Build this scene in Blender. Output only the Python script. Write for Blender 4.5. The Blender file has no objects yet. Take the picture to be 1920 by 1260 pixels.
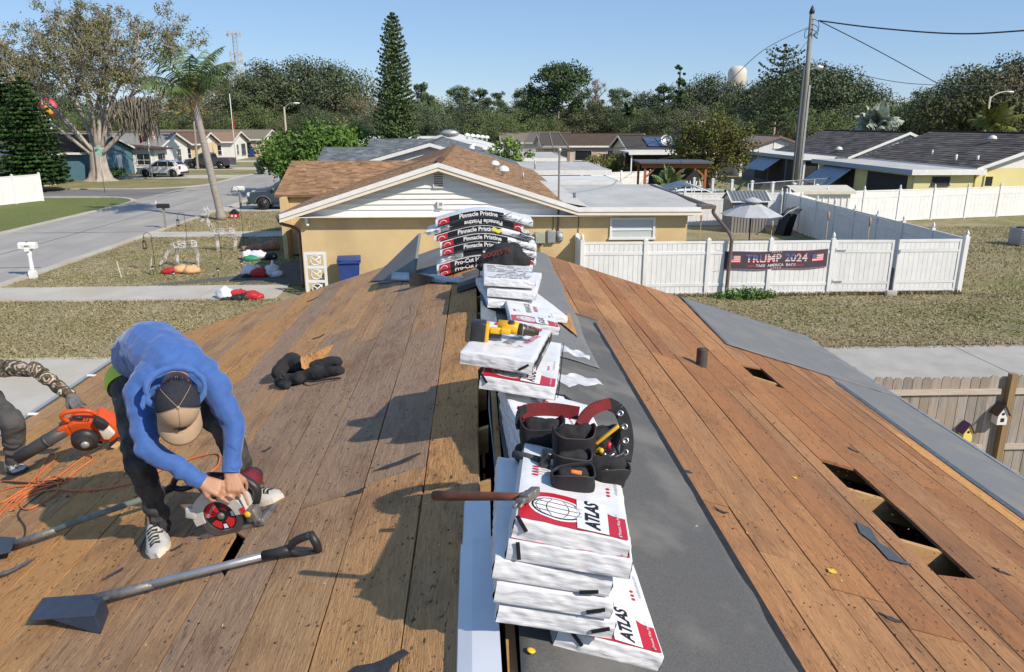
import bpy, bmesh, math, random
from mathutils import Vector, Matrix, Euler, noise
random.seed(11)
R=math.radians
scene=bpy.context.scene
col=scene.collection
# ------------------------------------------------------------------ camera
CAM_H=5.6; CAM_X=-0.07
PITCH=R(16.02); YAWC=R(2.75)
cd=bpy.data.cameras.new('camera'); cam=bpy.data.objects.new('camera',cd); col.objects.link(cam)
cd.sensor_width=36; cd.lens=1400/1920*36; cd.clip_start=0.05; cd.clip_end=6000
cam.location=(CAM_X,0,CAM_H); cam.rotation_euler=(math.pi/2-PITCH,0,-YAWC)
scene.camera=cam
# ------------------------------------------------------------------ sky and sun
SUN=Vector((0.60,-0.545,0.64)).normalized()      # towards the sun
w=bpy.data.worlds.new('World'); scene.world=w; w.use_nodes=True
nt=w.node_tree; bg=nt.nodes['Background']
sky=nt.nodes.new('ShaderNodeTexSky'); sky.sky_type='NISHITA'; sky.sun_disc=False
sky.sun_elevation=math.asin(SUN.z); sky.sun_rotation=math.atan2(SUN.x,SUN.y)
sky.air_density=0.9; sky.dust_density=0.0; sky.ozone_density=2.6; sky.altitude=0
mxs=nt.nodes.new('ShaderNodeMix'); mxs.data_type='RGBA'; mxs.inputs[0].default_value=.62; mxs.inputs[7].default_value=(1.80,3.05,5.2,1)
nt.links.new(sky.outputs[0],mxs.inputs[6]); nt.links.new(mxs.outputs[2],bg.inputs[0]); bg.inputs[1].default_value=0.118
sd=bpy.data.lights.new('sun','SUN'); sun=bpy.data.objects.new('sun',sd); col.objects.link(sun)
sd.energy=4.4; sd.angle=R(0.53); sd.color=(1.0,0.90,0.765)
sun.rotation_euler=SUN.to_track_quat('Z','Y').to_euler()
scene.view_settings.view_transform='Standard'; scene.view_settings.look='None'
scene.view_settings.exposure=0.28; scene.view_settings.gamma=1
scene.view_settings.use_curve_mapping=False
scene.cycles.max_bounces=6; scene.cycles.transparent_max_bounces=8
# ------------------------------------------------------------------ where a sight line of the survey meets a plane (used for reading positions)
F_=1400.0
def ray(px,py):
    x=(px-960)/F_; y=(630-py)/F_; c,s=math.cos(PITCH),math.sin(PITCH)
    d=(x,c+y*s,-s+y*c); cy,sy=math.cos(YAWC),math.sin(YAWC)
    return (d[0]*cy+d[1]*sy,-d[0]*sy+d[1]*cy,d[2])
def gz(px,py,z=0.0):
    d=ray(px,py); t=(z-CAM_H)/d[2]; return Vector((CAM_X+d[0]*t,d[1]*t,z))
def gy(px,py,Y):
    d=ray(px,py); t=Y/d[1]; return Vector((CAM_X+d[0]*t,Y,CAM_H+d[2]*t))
ZR,MS=4.1,0.324
def rf(px,py,side,off=0.0):
    d=ray(px,py); t=(ZR+off-MS*side*CAM_X-CAM_H)/(d[2]+MS*side*d[0])
    return Vector((CAM_X+d[0]*t,d[1]*t,CAM_H+d[2]*t))
def roofz(x): return ZR-MS*abs(x)
# ------------------------------------------------------------------ tagging
MW={}
def tag(o,label=None,cat=None,group=None,kind=None):
    if label: o['label']=label
    if cat: o['category']=cat
    if group: o['group']=group
    if kind: o['kind']=kind
    return o
def thing(name,label,cat,loc=(0,0,0),rot=(0,0,0),group=None,scale=None,mat=None):
    o=bpy.data.objects.new(name,None); col.objects.link(o)
    if mat is None:
        if isinstance(rot,(int,float)): rot=(0,0,rot)
        mat=Matrix.Translation(Vector(loc))@Euler(rot).to_matrix().to_4x4()
        if scale: mat=mat@Matrix.Scale(scale,4)
    o.matrix_world=mat; o.empty_display_size=.1
    MW[o]=mat; tag(o,label,cat,group); return o
def copy_tree(o,loc=None,rot=None,scale=None,label=None,parent=None,seen=None):
    c=o.copy(); col.objects.link(c)
    if parent is not None: c.parent=parent
    if loc is not None:
        c.location=loc
        if rot is not None: c.rotation_euler=(0,0,rot) if isinstance(rot,(int,float)) else rot
        if scale is not None: c.scale=(scale,)*3 if isinstance(scale,(int,float)) else scale
    if label: c['label']=label
    for ch in [x for x in KIDS.get(o,[])]: copy_tree(ch,parent=c)
    return c
KIDS={}
# ------------------------------------------------------------------ mesh builder
class MB:
    def __init__(s): s.v=[];s.f=[];s.m=[];s.s=[];s.t=[]; s.T=None; s.tint=0.5
    def add(s,vs,fs,mat=0,smooth=False,tint=None):
        n=len(s.v)
        if s.T is not None: vs=[s.T@Vector(p) for p in vs]
        s.v.extend([tuple(p) for p in vs])
        for f in fs:
            s.f.append(tuple(i+n for i in f)); s.m.append(mat); s.s.append(smooth); s.t.append(s.tint if tint is None else tint)
        return s
    def box(s,c,d,rot=None,mat=0,tint=None,bev=0):
        x,y,z=[a/2 for a in d]
        if bev:
            b=min(bev,x*.9,y*.9,z*.9); vs=[];
            bm=bmesh.new(); bmesh.ops.create_cube(bm,size=1)
            for q in bm.verts: q.co=Vector((q.co.x*2*x,q.co.y*2*y,q.co.z*2*z))
            bmesh.ops.bevel(bm,geom=bm.edges[:],offset=b,segments=2,affect='EDGES',profile=.5)
            bm.verts.index_update(); vs=[q.co.copy() for q in bm.verts]; fs=[[q.index for q in f.verts] for f in bm.faces]; bm.free(); sm=True
        else:
            vs=[Vector((i*x,j*y,k*z)) for i in(-1,1) for j in(-1,1) for k in(-1,1)]
            fs=[(0,1,3,2),(4,6,7,5),(0,4,5,1),(2,3,7,6),(0,2,6,4),(1,5,7,3)]; sm=False
        if rot is not None:
            if not isinstance(rot,Matrix): rot=Euler(rot if hasattr(rot,'__len__') else (0,0,rot)).to_matrix()
            vs=[rot@q for q in vs]
        c=Vector(c); return s.add([q+c for q in vs],fs,mat,sm,tint)
    def beam(s,a,b,w,h,up=(0,0,1),mat=0,tint=None,bev=0):
        a=Vector(a);b=Vector(b);d=b-a;L=d.length; 
        if L<1e-6: return s
        x=d/L; u=Vector(up); y=u.cross(x)
        if y.length<1e-4: y=Vector((0,1,0)).cross(x)
        y.normalize(); z=x.cross(y)
        M=Matrix((x,y,z)).transposed()
        return s.box((a+b)/2,(L,w,h),M,mat,tint,bev)
    def prism(s,pts,vec,mat=0,smooth=False,tint=None):
        vec=Vector(vec);n=len(pts);p=[Vector(q) for q in pts]
        vs=p+[q+vec for q in p]
        fs=[tuple(range(n))[::-1],tuple(range(n,2*n))]+[(i,(i+1)%n,(i+1)%n+n,i+n) for i in range(n)]
        return s.add(vs,fs,mat,smooth,tint)
    def tube(s,pts,r,n=8,mat=0,cap=True,smooth=True,tint=None,flat=1.0):
        pts=[Vector(p) for p in pts];k=len(pts)
        rs=r if hasattr(r,'__len__') else [r]*k
        vs=[];prev=None
        for i,p in enumerate(pts):
            t=(pts[min(i+1,k-1)]-pts[max(i-1,0)])
            if t.length<1e-9: t=Vector((0,0,1))
            t.normalize()
            if prev is None:
                a=Vector((0,0,1)) if abs(t.z)<.9 else Vector((1,0,0)); u=t.cross(a).normalized()
            else:
                u=(prev-t*prev.dot(t))
                u=u.normalized() if u.length>1e-6 else t.orthogonal().normalized()
            prev=u; w_=t.cross(u)
            for j in range(n):
                an=2*math.pi*j/n; vs.append(p+(u*math.cos(an)+w_*math.sin(an)*flat)*rs[i])
        fs=[(i*n+j,i*n+(j+1)%n,(i+1)*n+(j+1)%n,(i+1)*n+j) for i in range(k-1) for j in range(n)]
        if cap: fs+= [tuple(range(n))[::-1],tuple(range((k-1)*n,k*n))]
        return s.add(vs,fs,mat,smooth,tint)
    def lathe(s,prof,c=(0,0,0),n=16,rot=None,mat=0,smooth=True,tint=None,sc=(1,1)):
        c=Vector(c);vs=[]
        for r_,z in prof:
            for j in range(n):
                a=2*math.pi*j/n; q=Vector((r_*math.cos(a)*sc[0],r_*math.sin(a)*sc[1],z))
                if rot is not None: q=rot@q
                vs.append(q+c)
        k=len(prof)
        fs=[(i*n+j,i*n+(j+1)%n,(i+1)*n+(j+1)%n,(i+1)*n+j) for i in range(k-1) for j in range(n)]
        if prof[0][0]>1e-5: fs.append(tuple(range(n))[::-1])
        if prof[-1][0]>1e-5: fs.append(tuple(range((k-1)*n,k*n)))
        return s.add(vs,fs,mat,smooth,tint)
    def ball(s,c,r,n=12,m=8,mat=0,tint=None,rot=None):
        if not hasattr(r,'__len__'): r=(r,r,r)
        c=Vector(c);vs=[]
        for i in range(m+1):
            th=math.pi*i/m
            for j in range(n):
                ph=2*math.pi*j/n
                q=Vector((r[0]*math.sin(th)*math.cos(ph),r[1]*math.sin(th)*math.sin(ph),r[2]*math.cos(th)))
                if rot is not None: q=rot@q
                vs.append(c+q)
        fs=[(i*n+j,(i+1)*n+j,(i+1)*n+(j+1)%n,i*n+(j+1)%n) for i in range(m) for j in range(n)]
        return s.add(vs,fs,mat,True,tint)
    def grid(s,fn,nu,nv,mat=0,smooth=True,closed=False,tint=None):
        vs=[fn(i/nu,j/nv) for j in range(nv+1) for i in range(nu+1)]
        fs=[(j*(nu+1)+i,j*(nu+1)+i+1,(j+1)*(nu+1)+i+1,(j+1)*(nu+1)+i) for j in range(nv) for i in range(nu)]
        return s.add(vs,fs,mat,smooth,tint)
    def build(s,name,mats,parent=None,world=False,kind=None,label=None,shade=None):
        me=bpy.data.meshes.new(name)
        vs=s.v
        if world and parent is not None:
            inv=MW[parent].inverted(); vs=[inv@Vector(p) for p in vs]
        me.from_pydata([tuple(p) for p in vs],[],s.f)
        if not isinstance(mats,(list,tuple)): mats=[mats]
        for m_ in mats: me.materials.append(m_)
        me.polygons.foreach_set('material_index',s.m)
        me.polygons.foreach_set('use_smooth',s.s)
        if len(set(s.t))>1 or s.t and s.t[0]!=0.5:
            a=me.attributes.new('tint','FLOAT','FACE'); a.data.foreach_set('value',s.t)
        me.update()
        return link(name,me,parent,kind,label)
def link(name,me,parent=None,kind=None,label=None,mat=None):
    o=bpy.data.objects.new(name,me); col.objects.link(o)
    if parent is not None:
        o.parent=parent; KIDS.setdefault(parent,[]).append(o); MW[o]=MW[parent]
    else: MW[o]=Matrix.Identity(4)
    if mat is not None:
        o.matrix_local=mat; MW[o]=MW[o]@mat
    if kind: o['kind']=kind
    if label: o['label']=label
    return o
def struct(name,mb,mats): return mb.build(name,mats,kind='structure')
def fixn(o):
    bm=bmesh.new(); bm.from_mesh(o.data); bmesh.ops.recalc_face_normals(bm,faces=bm.faces[:]); bm.to_mesh(o.data); bm.free(); return o
# ------------------------------------------------------------------ materials
MATS={}
def mat(name,c1,c2=None,scale=4.0,rough=.8,bump=0.0,bscale=60.0,var=0.0,tint=0.0,metal=0.0,stretch=(1,1,1),bstretch=None,spec=.4,c3=None,s3=1.0,lo=.35,hi=.65,alpha=None,trans=0,hue=0.0,coat=0,bdist=.01,emit=None,sheen=0):
    if name in MATS: return MATS[name]
    m=bpy.data.materials.new(name); m.use_nodes=True; nt=m.node_tree; N=nt.nodes; L=nt.links
    b=N['Principled BSDF']; b.inputs['Roughness'].default_value=rough; b.inputs['Metallic'].default_value=metal
    b.inputs['Specular IOR Level'].default_value=spec
    if coat: b.inputs['Coat Weight'].default_value=coat; b.inputs['Coat Roughness'].default_value=.08
    if trans: b.inputs['Transmission Weight'].default_value=trans
    if sheen: b.inputs['Sheen Weight'].default_value=sheen
    if alpha is not None: b.inputs['Alpha'].default_value=alpha
    tc=N.new('ShaderNodeTexCoord'); oi=N.new('ShaderNodeObjectInfo')
    mp=N.new('ShaderNodeMapping'); mp.inputs['Scale'].default_value=stretch; L.new(tc.outputs['Object'],mp.inputs[0])
    out=None
    def rgb(c):
        n=N.new('ShaderNodeRGB'); n.outputs[0].default_value=(*c,1); return n.outputs[0]
    if c2 is not None:
        ns=N.new('ShaderNodeTexNoise'); ns.noise_dimensions='4D'; ns.inputs['Scale'].default_value=scale; ns.inputs['Detail'].default_value=6; ns.inputs['Roughness'].default_value=.62
        L.new(mp.outputs[0],ns.inputs['Vector'])
        mm=N.new('ShaderNodeMath'); mm.operation='MULTIPLY'; mm.inputs[1].default_value=37.; L.new(oi.outputs['Random'],mm.inputs[0]); L.new(mm.outputs[0],ns.inputs['W'])
        mr=N.new('ShaderNodeMapRange'); mr.inputs['From Min'].default_value=lo; mr.inputs['From Max'].default_value=hi; L.new(ns.outputs[0],mr.inputs[0])
        mx=N.new('ShaderNodeMix'); mx.data_type='RGBA'; L.new(mr.outputs[0],mx.inputs[0]); mx.inputs[6].default_value=(*c1,1); mx.inputs[7].default_value=(*c2,1); out=mx.outputs[2]
        if c3 is not None:
            n3=N.new('ShaderNodeTexNoise'); n3.inputs['Scale'].default_value=s3; n3.inputs['Detail'].default_value=5; L.new(tc.outputs['Object'],n3.inputs['Vector'])
            r3=N.new('ShaderNodeMapRange'); r3.inputs['From Min'].default_value=.48; r3.inputs['From Max'].default_value=.66; L.new(n3.outputs[0],r3.inputs[0])
            m3=N.new('ShaderNodeMix'); m3.data_type='RGBA'; L.new(r3.outputs[0],m3.inputs[0]); L.new(out,m3.inputs[6]); m3.inputs[7].default_value=(*c3,1); out=m3.outputs[2]
    else: out=rgb(c1)
    if var or tint or hue:
        hs=N.new('ShaderNodeHueSaturation'); L.new(out,hs.inputs['Color'])
        src=None
        if var:
            a=N.new('ShaderNodeMapRange'); a.inputs['To Min'].default_value=1-var; a.inputs['To Max'].default_value=1+var; L.new(oi.outputs['Random'],a.inputs[0]); src=a.outputs[0]
        if tint:
            at=N.new('ShaderNodeAttribute'); at.attribute_name='tint'
            a2=N.new('ShaderNodeMapRange'); a2.inputs['To Min'].default_value=1-tint; a2.inputs['To Max'].default_value=1+tint; L.new(at.outputs['Fac'],a2.inputs[0])
            if src is not None:
                q=N.new('ShaderNodeMath'); q.operation='MULTIPLY'; L.new(src,q.inputs[0]); L.new(a2.outputs[0],q.inputs[1]); src=q.outputs[0]
            else: src=a2.outputs[0]
        if src is not None: L.new(src,hs.inputs['Value'])
        if hue:
            a3=N.new('ShaderNodeMapRange'); a3.inputs['To Min'].default_value=.5-hue; a3.inputs['To Max'].default_value=.5+hue; L.new(oi.outputs['Random'],a3.inputs[0]); L.new(a3.outputs[0],hs.inputs['Hue'])
        out=hs.outputs[0]
    L.new(out,b.inputs['Base Color'])
    if emit: b.inputs['Emission Color'].default_value=(*emit[0],1); b.inputs['Emission Strength'].default_value=emit[1]
    if bump:
        bn=N.new('ShaderNodeTexNoise'); bn.inputs['Scale'].default_value=bscale; bn.inputs['Detail'].default_value=4
        if bstretch:
            m2=N.new('ShaderNodeMapping'); m2.inputs['Scale'].default_value=bstretch; L.new(tc.outputs['Object'],m2.inputs[0]); L.new(m2.outputs[0],bn.inputs['Vector'])
        else: L.new(tc.outputs['Object'],bn.inputs['Vector'])
        bp=N.new('ShaderNodeBump'); bp.inputs['Strength'].default_value=bump; bp.inputs['Distance'].default_value=bdist; L.new(bn.outputs[0],bp.inputs['Height']); L.new(bp.outputs[0],b.inputs['Normal'])
    MATS[name]=m; return m
def text_mesh(txt,size=1.0,bold=0.0,shear=0.0,thick=0.0,align='CENTER',res=3,sp=1.0):
    cu=bpy.data.curves.new('lettering','FONT'); cu.body=txt; cu.size=size; cu.align_x=align; cu.align_y='CENTER'
    cu.offset=bold; cu.shear=shear; cu.extrude=thick; cu.resolution_u=res; cu.space_character=sp
    o=bpy.data.objects.new('lettering',cu); col.objects.link(o)
    dg=bpy.context.evaluated_depsgraph_get(); dg.update()
    me=bpy.data.meshes.new_from_object(o.evaluated_get(dg)); 
    vs=[v.co.copy() for v in me.vertices]; fs=[tuple(p.vertices) for p in me.polygons]
    bpy.data.objects.remove(o); bpy.data.curves.remove(cu); bpy.data.meshes.remove(me)
    return vs,fs
def put_text(mb,txt,M,size,mat=0,fn=None,**k):
    vs,fs=text_mesh(txt,size,**k)
    vs=[M@v for v in vs]
    if fn: vs=[fn(v) for v in vs]
    mb.add(vs,fs,mat)
def smin(a,b,t): return a+(b-a)*t
def lerp(a,b,t): return Vector(a)*(1-t)+Vector(b)*t
def spline(pts,n=8):
    P=[Vector(p) for p in pts]; out=[]
    for i in range(len(P)-1):
        p0=P[max(i-1,0)];p1=P[i];p2=P[i+1];p3=P[min(i+2,len(P)-1)]
        for k in range(n):
            t=k/n; out.append(.5*((2*p1)+(-p0+p2)*t+(2*p0-5*p1+4*p2-p3)*t*t+(-p0+3*p1-3*p2+p3)*t**3))
    out.append(P[-1]); return out
# shared materials
white_vinyl=mat('white_vinyl',(.78,.78,.77),(.70,.70,.68),scale=2.2,rough=.45,var=.035,c3=(.66,.655,.62),s3=.9)
white_paint=mat('white_paint',(.78,.77,.74),(.68,.67,.64),scale=3,rough=.6,bump=.1,bscale=30,var=.03)
cream_trim=mat('cream_trim',(.80,.70,.56),(.72,.62,.48),scale=3,rough=.6)
gray_trim=mat('gray_trim',(.30,.34,.38),(.24,.27,.3),scale=3,rough=.6)
brown_metal=mat('brown_metal',(.16,.12,.10),(.11,.08,.07),scale=4,rough=.45)
dark_glass=mat('dark_glass',(.02,.025,.03),rough=.08,spec=.8)
screen_dark=mat('screen_dark',(.035,.036,.04),(.02,.02,.022),scale=8,rough=.7)
black=mat('black_plastic',(.018,.018,.02),(.03,.03,.032),scale=20,rough=.45)
black_fab=mat('black_fabric',(.016,.016,.018),(.028,.027,.028),scale=30,rough=.9,bump=.6,bscale=400,bdist=.002)
steel=mat('steel',(.55,.55,.55),(.4,.4,.4),scale=20,rough=.35,metal=.9)
galv=mat('galvanised',(.42,.43,.44),(.33,.34,.36),scale=6,rough=.5,metal=.5)
chrome=mat('chrome',(.8,.8,.8),rough=.15,metal=1)
rubber=mat('rubber',(.02,.02,.02),(.035,.035,.035),scale=30,rough=.85)
stucco_tan=mat('stucco_tan',(.68,.51,.27),(.62,.46,.24),scale=1.2,rough=.95,bump=.8,bscale=55,bdist=.02,c3=(.56,.41,.215),s3=.8)
stucco_yel=mat('stucco_yellow',(.74,.66,.32),(.68,.60,.28),scale=1,rough=.95,bump=.5,bscale=40)
stucco_white=mat('stucco_white',(.74,.73,.70),(.66,.65,.62),scale=1.5,rough=.95,bump=.4,bscale=40)
stucco_pink=mat('stucco_pink',(.62,.47,.38),(.56,.43,.35),scale=1.5,rough=.95)
stucco_blue=mat('stucco_blue',(.10,.20,.26),(.08,.17,.23),scale=1.5,rough=.9)
stucco_cream=mat('stucco_cream',(.68,.56,.36),(.62,.5,.32),scale=1.5,rough=.9)
stucco_beige=mat('stucco_beige',(.66,.54,.38),(.60,.48,.33),scale=1.5,rough=.95)
siding_white=mat('siding_white',(.76,.75,.72),(.70,.69,.66),scale=2,rough=.7,bump=.3,bscale=40,bstretch=(.1,1,1),var=.02)
bark=mat('bark',(.17,.13,.10),(.08,.06,.05),scale=6,rough=.95,bump=1,bscale=14,bstretch=(1,1,.25),bdist=.05)
bark_pale=mat('bark_pale',(.46,.41,.36),(.27,.23,.19),scale=2.5,rough=.95,bump=.8,bscale=10,bstretch=(1,1,.3),bdist=.05,stretch=(1,1,.35))
bark_grey=mat('bark_grey',(.30,.26,.22),(.18,.15,.12),scale=4,rough=.95)
palm_trunk=mat('palm_trunk',(.34,.31,.28),(.25,.22,.19),scale=3,rough=.9,stretch=(1,1,6),bump=.7,bscale=8,bstretch=(.2,.2,3),bdist=.03)
palm_boot=mat('palm_boot',(.42,.27,.17),(.22,.14,.09),scale=9,rough=.9)
def leafmat(name,c1,c2,trans=.25,t=.26):
    m=mat(name,c1,c2,scale=1.1,rough=.62,tint=t,var=.08,spec=.2)
    return m
leaf_oak=leafmat('leaf_oak',(.075,.10,.05),(.125,.15,.08))
leaf_pine=leafmat('leaf_pine',(.07,.11,.045),(.11,.145,.065))
leaf_mid=leafmat('leaf_mid',(.095,.135,.05),(.15,.185,.075))
leaf_olive=leafmat('leaf_olive',(.12,.125,.045),(.17,.155,.07))
leaf_bright=leafmat('leaf_bright',(.10,.19,.035),(.20,.28,.06))
leaf_norfolk=leafmat('leaf_norfolk',(.022,.055,.016),(.05,.10,.026))
leaf_norfolk2=leafmat('leaf_norfolk2',(.06,.10,.035),(.10,.135,.05))
leaf_palm=leafmat('leaf_palm',(.085,.145,.045),(.17,.225,.09))
leaf_silver=leafmat('leaf_silver',(.30,.35,.27),(.42,.46,.38))
leaf_brown=leafmat('leaf_brown',(.19,.165,.10),(.13,.135,.07))
twig_grey=leafmat('twig_grey',(.27,.24,.20),(.20,.175,.145))
moss_grey=leafmat('moss_grey',(.20,.18,.14),(.27,.24,.19))
# ------------------------------------------------------------------ ground, street, drives
def groundmat():
    m=bpy.data.materials.new('dry_lawn'); m.use_nodes=True; nt=m.node_tree;N=nt.nodes;L=nt.links;b=N['Principled BSDF']; b.inputs['Roughness'].default_value=.95; b.inputs['Specular IOR Level'].default_value=.15
    tc=N.new('ShaderNodeTexCoord')
    def ns(sc,det=6,ro=.6,st=None):
        n=N.new('ShaderNodeTexNoise'); n.inputs['Scale'].default_value=sc; n.inputs['Detail'].default_value=det; n.inputs['Roughness'].default_value=ro
        if st:
            mp=N.new('ShaderNodeMapping'); mp.inputs['Scale'].default_value=st; L.new(tc.outputs['Object'],mp.inputs[0]); L.new(mp.outputs[0],n.inputs[0])
        else: L.new(tc.outputs['Object'],n.inputs[0])
        return n
    def ramp(src,stops):
        r=N.new('ShaderNodeValToRGB'); e=r.color_ramp.elements
        while len(e)<len(stops): e.new(.5)
        for i,(p,c) in enumerate(stops): e[i].position=p; e[i].color=(*c,1)
        L.new(src,r.inputs[0]); return r
    fine=ramp(ns(9,8,.75).outputs[0],[(.30,(.15,.125,.06)),(.46,(.265,.22,.115)),(.56,(.34,.285,.16)),(.72,(.45,.385,.24))])
    green=ramp(ns(7,8,.7).outputs[0],[(.3,(.06,.085,.02)),(.5,(.13,.17,.045)),(.7,(.27,.29,.11))])
    bign=ns(.22,4,.6)
    a=N.new('ShaderNodeMapRange'); a.inputs['From Min'].default_value=.47; a.inputs['From Max'].default_value=.62; a.inputs['To Max'].default_value=.55; L.new(bign.outputs[0],a.inputs[0])
    mx=N.new('ShaderNodeMix'); mx.data_type='RGBA'; L.new(a.outputs[0],mx.inputs[0]); L.new(fine.outputs[0],mx.inputs[6]); L.new(green.outputs[0],mx.inputs[7])
    pale=ns(.55,6,.7); pr=N.new('ShaderNodeMapRange'); pr.inputs['From Min'].default_value=.50; pr.inputs['From Max'].default_value=.68; pr.inputs['To Max'].default_value=.75; L.new(pale.outputs[0],pr.inputs[0])
    m2=N.new('ShaderNodeMix'); m2.data_type='RGBA'; L.new(pr.outputs[0],m2.inputs[0]); L.new(mx.outputs[2],m2.inputs[6]); m2.inputs[7].default_value=(.44,.38,.27,1)
    # watered green lawns grow on the far side of the street (x below -24)
    sx=N.new('ShaderNodeSeparateXYZ'); L.new(tc.outputs['Object'],sx.inputs[0])
    g=N.new('ShaderNodeMapRange'); g.inputs['From Min'].default_value=-24; g.inputs['From Max'].default_value=-25.5; g.inputs['To Max'].default_value=.85; L.new(sx.outputs[0],g.inputs[0])
    y1=N.new('ShaderNodeMapRange'); y1.inputs['From Min'].default_value=66; y1.inputs['From Max'].default_value=63; y1.inputs['To Min'].default_value=.3;L.new(sx.outputs[1],y1.inputs[0])
    gm=N.new('ShaderNodeMath'); gm.operation='MULTIPLY'; L.new(g.outputs[0],gm.inputs[0]); L.new(y1.outputs[0],gm.inputs[1])
    m3=N.new('ShaderNodeMix'); m3.data_type='RGBA'; L.new(gm.outputs[0],m3.inputs[0]); L.new(m2.outputs[2],m3.inputs[6]); L.new(green.outputs[0],m3.inputs[7])
    L.new(m3.outputs[2],b.inputs['Base Color'])
    bp=N.new('ShaderNodeBump'); bp.inputs['Strength'].default_value=.9; bp.inputs['Distance'].default_value=.06; L.new(ns(16,6,.8).outputs[0],bp.inputs['Height']); L.new(bp.outputs[0],b.inputs['Normal'])
    return m
lawn_m=groundmat()
mb=MB(); S_=3000
mb.add([(-S_,-400,0),(S_,-400,0),(S_,S_,0),(-S_,S_,0)],[(0,1,2,3)])
struct('ground',mb,lawn_m)
concrete=mat('old_concrete',(.44,.42,.38),(.33,.315,.285),scale=1.3,rough=.9,bump=.4,bscale=80,c3=(.40,.37,.33),s3=.5,bdist=.005)
concrete2=mat('drive_concrete',(.50,.475,.42),(.42,.39,.34),scale=1.0,rough=.9,bump=.3,bscale=60,c3=(.43,.38,.31),s3=.4)
asphalt=mat('road_concrete',(.385,.365,.335),(.295,.28,.26),scale=.9,rough=.92,bump=.4,bscale=60,stretch=(1,.18,1),c3=(.30,.285,.265),s3=.35)
asphalt2=mat('side_asphalt',(.20,.195,.185),(.155,.15,.145),scale=.8,rough=.92,stretch=(.25,1,1))
tar=mat('tar_seam',(.035,.035,.035),(.06,.06,.06),scale=20,rough=.8)
def sheet(name,poly,z,m,th=None):
    mb=MB(); mb.prism([(x,y,z-.06) for x,y in poly],(0,0,.06),0); o=struct(name,mb,m); fixn(o); return o
XC0,XC1=-17.0,-24.6
# street runs along +Y ; a side street leaves it on the far side
def arc(cx,cy,r,a0,a1,n=8): return [(cx+r*math.cos(R(a0+(a1-a0)*i/n)),cy+r*math.sin(R(a0+(a1-a0)*i/n))) for i in range(n+1)]
sheet('road',[(XC0,-60),(XC0,330),(XC1,330)]+[(XC1,72)]+arc(XC1-5,72-0.2,5,0,-90)[1:]+[(-110,66.8),(-110,59.6)]+arc(XC1-5,54.6,5,90,0)+[(XC1,-60)],.016,asphalt)
sheet('side_road',[(-110,59.7),(-29.6,59.7),(-25.5,57.9),(-25.3,68.4),(-29.8,66.7),(-110,66.7)],.021,asphalt2)
def curbline(pts,name='kerb'):
    mb=MB()
    for i in range(len(pts)-1):
        a=Vector((*pts[i],.035));b=Vector((*pts[i+1],.035)); d=(b-a).normalized()
        mb.beam(a-d*.02,b+d*.02,.36,.07)
    struct(name,mb,concrete2)
curbline([(XC0+.1,-60),(XC0+.1,330)])
curbline([(XC1-.1,-60),(XC1-.1,54.6)]+[(x-.1,y) for x,y in arc(XC1-5,54.6,5,0,90)][1:]+[(-110,59.5)])
curbline([(XC1-.1,330),(XC1-.1,71.8)]+[(x-.1,y) for x,y in arc(XC1-5,71.8,5,0,-90)][1:]+[(-110,66.9)])
# tar filled cracks
mb=MB()
for pts,w_ in [([(-29.5,60.2),(-27,62.0),(-25,62.6),(-24.6,64.3),(-22.3,66.2)],.16),([(-24.7,60),(-24.9,66)],.1),([(-21,20),(-20.8,38),(-20.9,58)],.03),([(-24.2,40),(-17.4,40.2)],.04),([(-24.2,50),(-17.4,50.2)],.04),([(-24.2,30),(-17.4,30.2)],.04),([(-24.2,75),(-17.4,75.2)],.05),([(-24.2,88),(-17.4,88.2)],.05)]:
    P=spline([(x,y,0) for x,y in pts],5)
    for i in range(len(P)-1):
        a,b=P[i],P[i+1]; d=(b-a).normalized(); n=Vector((-d.y,d.x,0))*w_*random.uniform(.3,.7)
        mb.add([a-n+Vector((0,0,.0255)),b-n+Vector((0,0,.0255)),b+n+Vector((0,0,.0255)),a+n+Vector((0,0,.0255))],[(0,1,2,3)])
struct('road_crack',mb,tar)
# drives and walks
def slabs(name,x0,x1,y0,y1,n,z=.03,m=concrete2,skew=0,gap=.012):
    for i in range(n):
        a=x0+(x1-x0)*i/n+gap; b=x0+(x1-x0)*(i+1)/n-gap
        sheet(name,[(a+skew*0,y0),(b,y0+skew*(b-x0)),(b,y1+skew*(b-x0)),(a,y1+skew*(a-x0))],z+random.uniform(-.004,.004),m)
slabs('driveway_slab',-16.8,-6.7,24.15,26.4,4)
slabs('driveway_slab',-16.8,-8.6,38.1,40.1,3)
slabs('driveway_slab',-16.8,-5.0,49.6,53.6,4)
slabs('driveway_slab',-16.8,-5.0,11.2,18.0,4)
for k in range(3): sheet('driveway_slab',[(6.2+k*6,12.3),(6.2+k*6+5.97,12.3),(6.2+k*6+5.97,17.95+random.uniform(-.05,.05)),(6.2+k*6,17.95)],.03,concrete)
sheet('driveway_slab',[(-5.0,11.5),(6.17,11.5),(6.17,17.9),(-5.0,17.9)],.026,concrete)
sheet('driveway_slab',[(-16.8,-30),(-5.2,-30),(-5.2,11.17),(-16.8,11.17)],.026,concrete)
slabs('driveway_slab',-44,-24.8,79.6,84.4,4,z=.03)
slabs('driveway_slab',-42,-24.8,94.0,98.6,4,z=.03)
slabs('driveway_slab',-42,-24.8,112,116,3,z=.03)
slabs('driveway_slab',-42,-24.8,131,137,3,z=.03)
sheet('garden_path',[(-11.9,26.6),(-10.6,26.6),(-6.9,28.4),(-6.9,29.4)],.02,mat('dark_path',(.12,.11,.105),(.09,.085,.08),scale=3,rough=.9))
sheet('garden_path',[(-8.6,26.5),(-6.2,26.5),(-6.2,31.5),(-7.8,31.5)],.024,mat('dark_path',(.12,.11,.105)))
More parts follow.
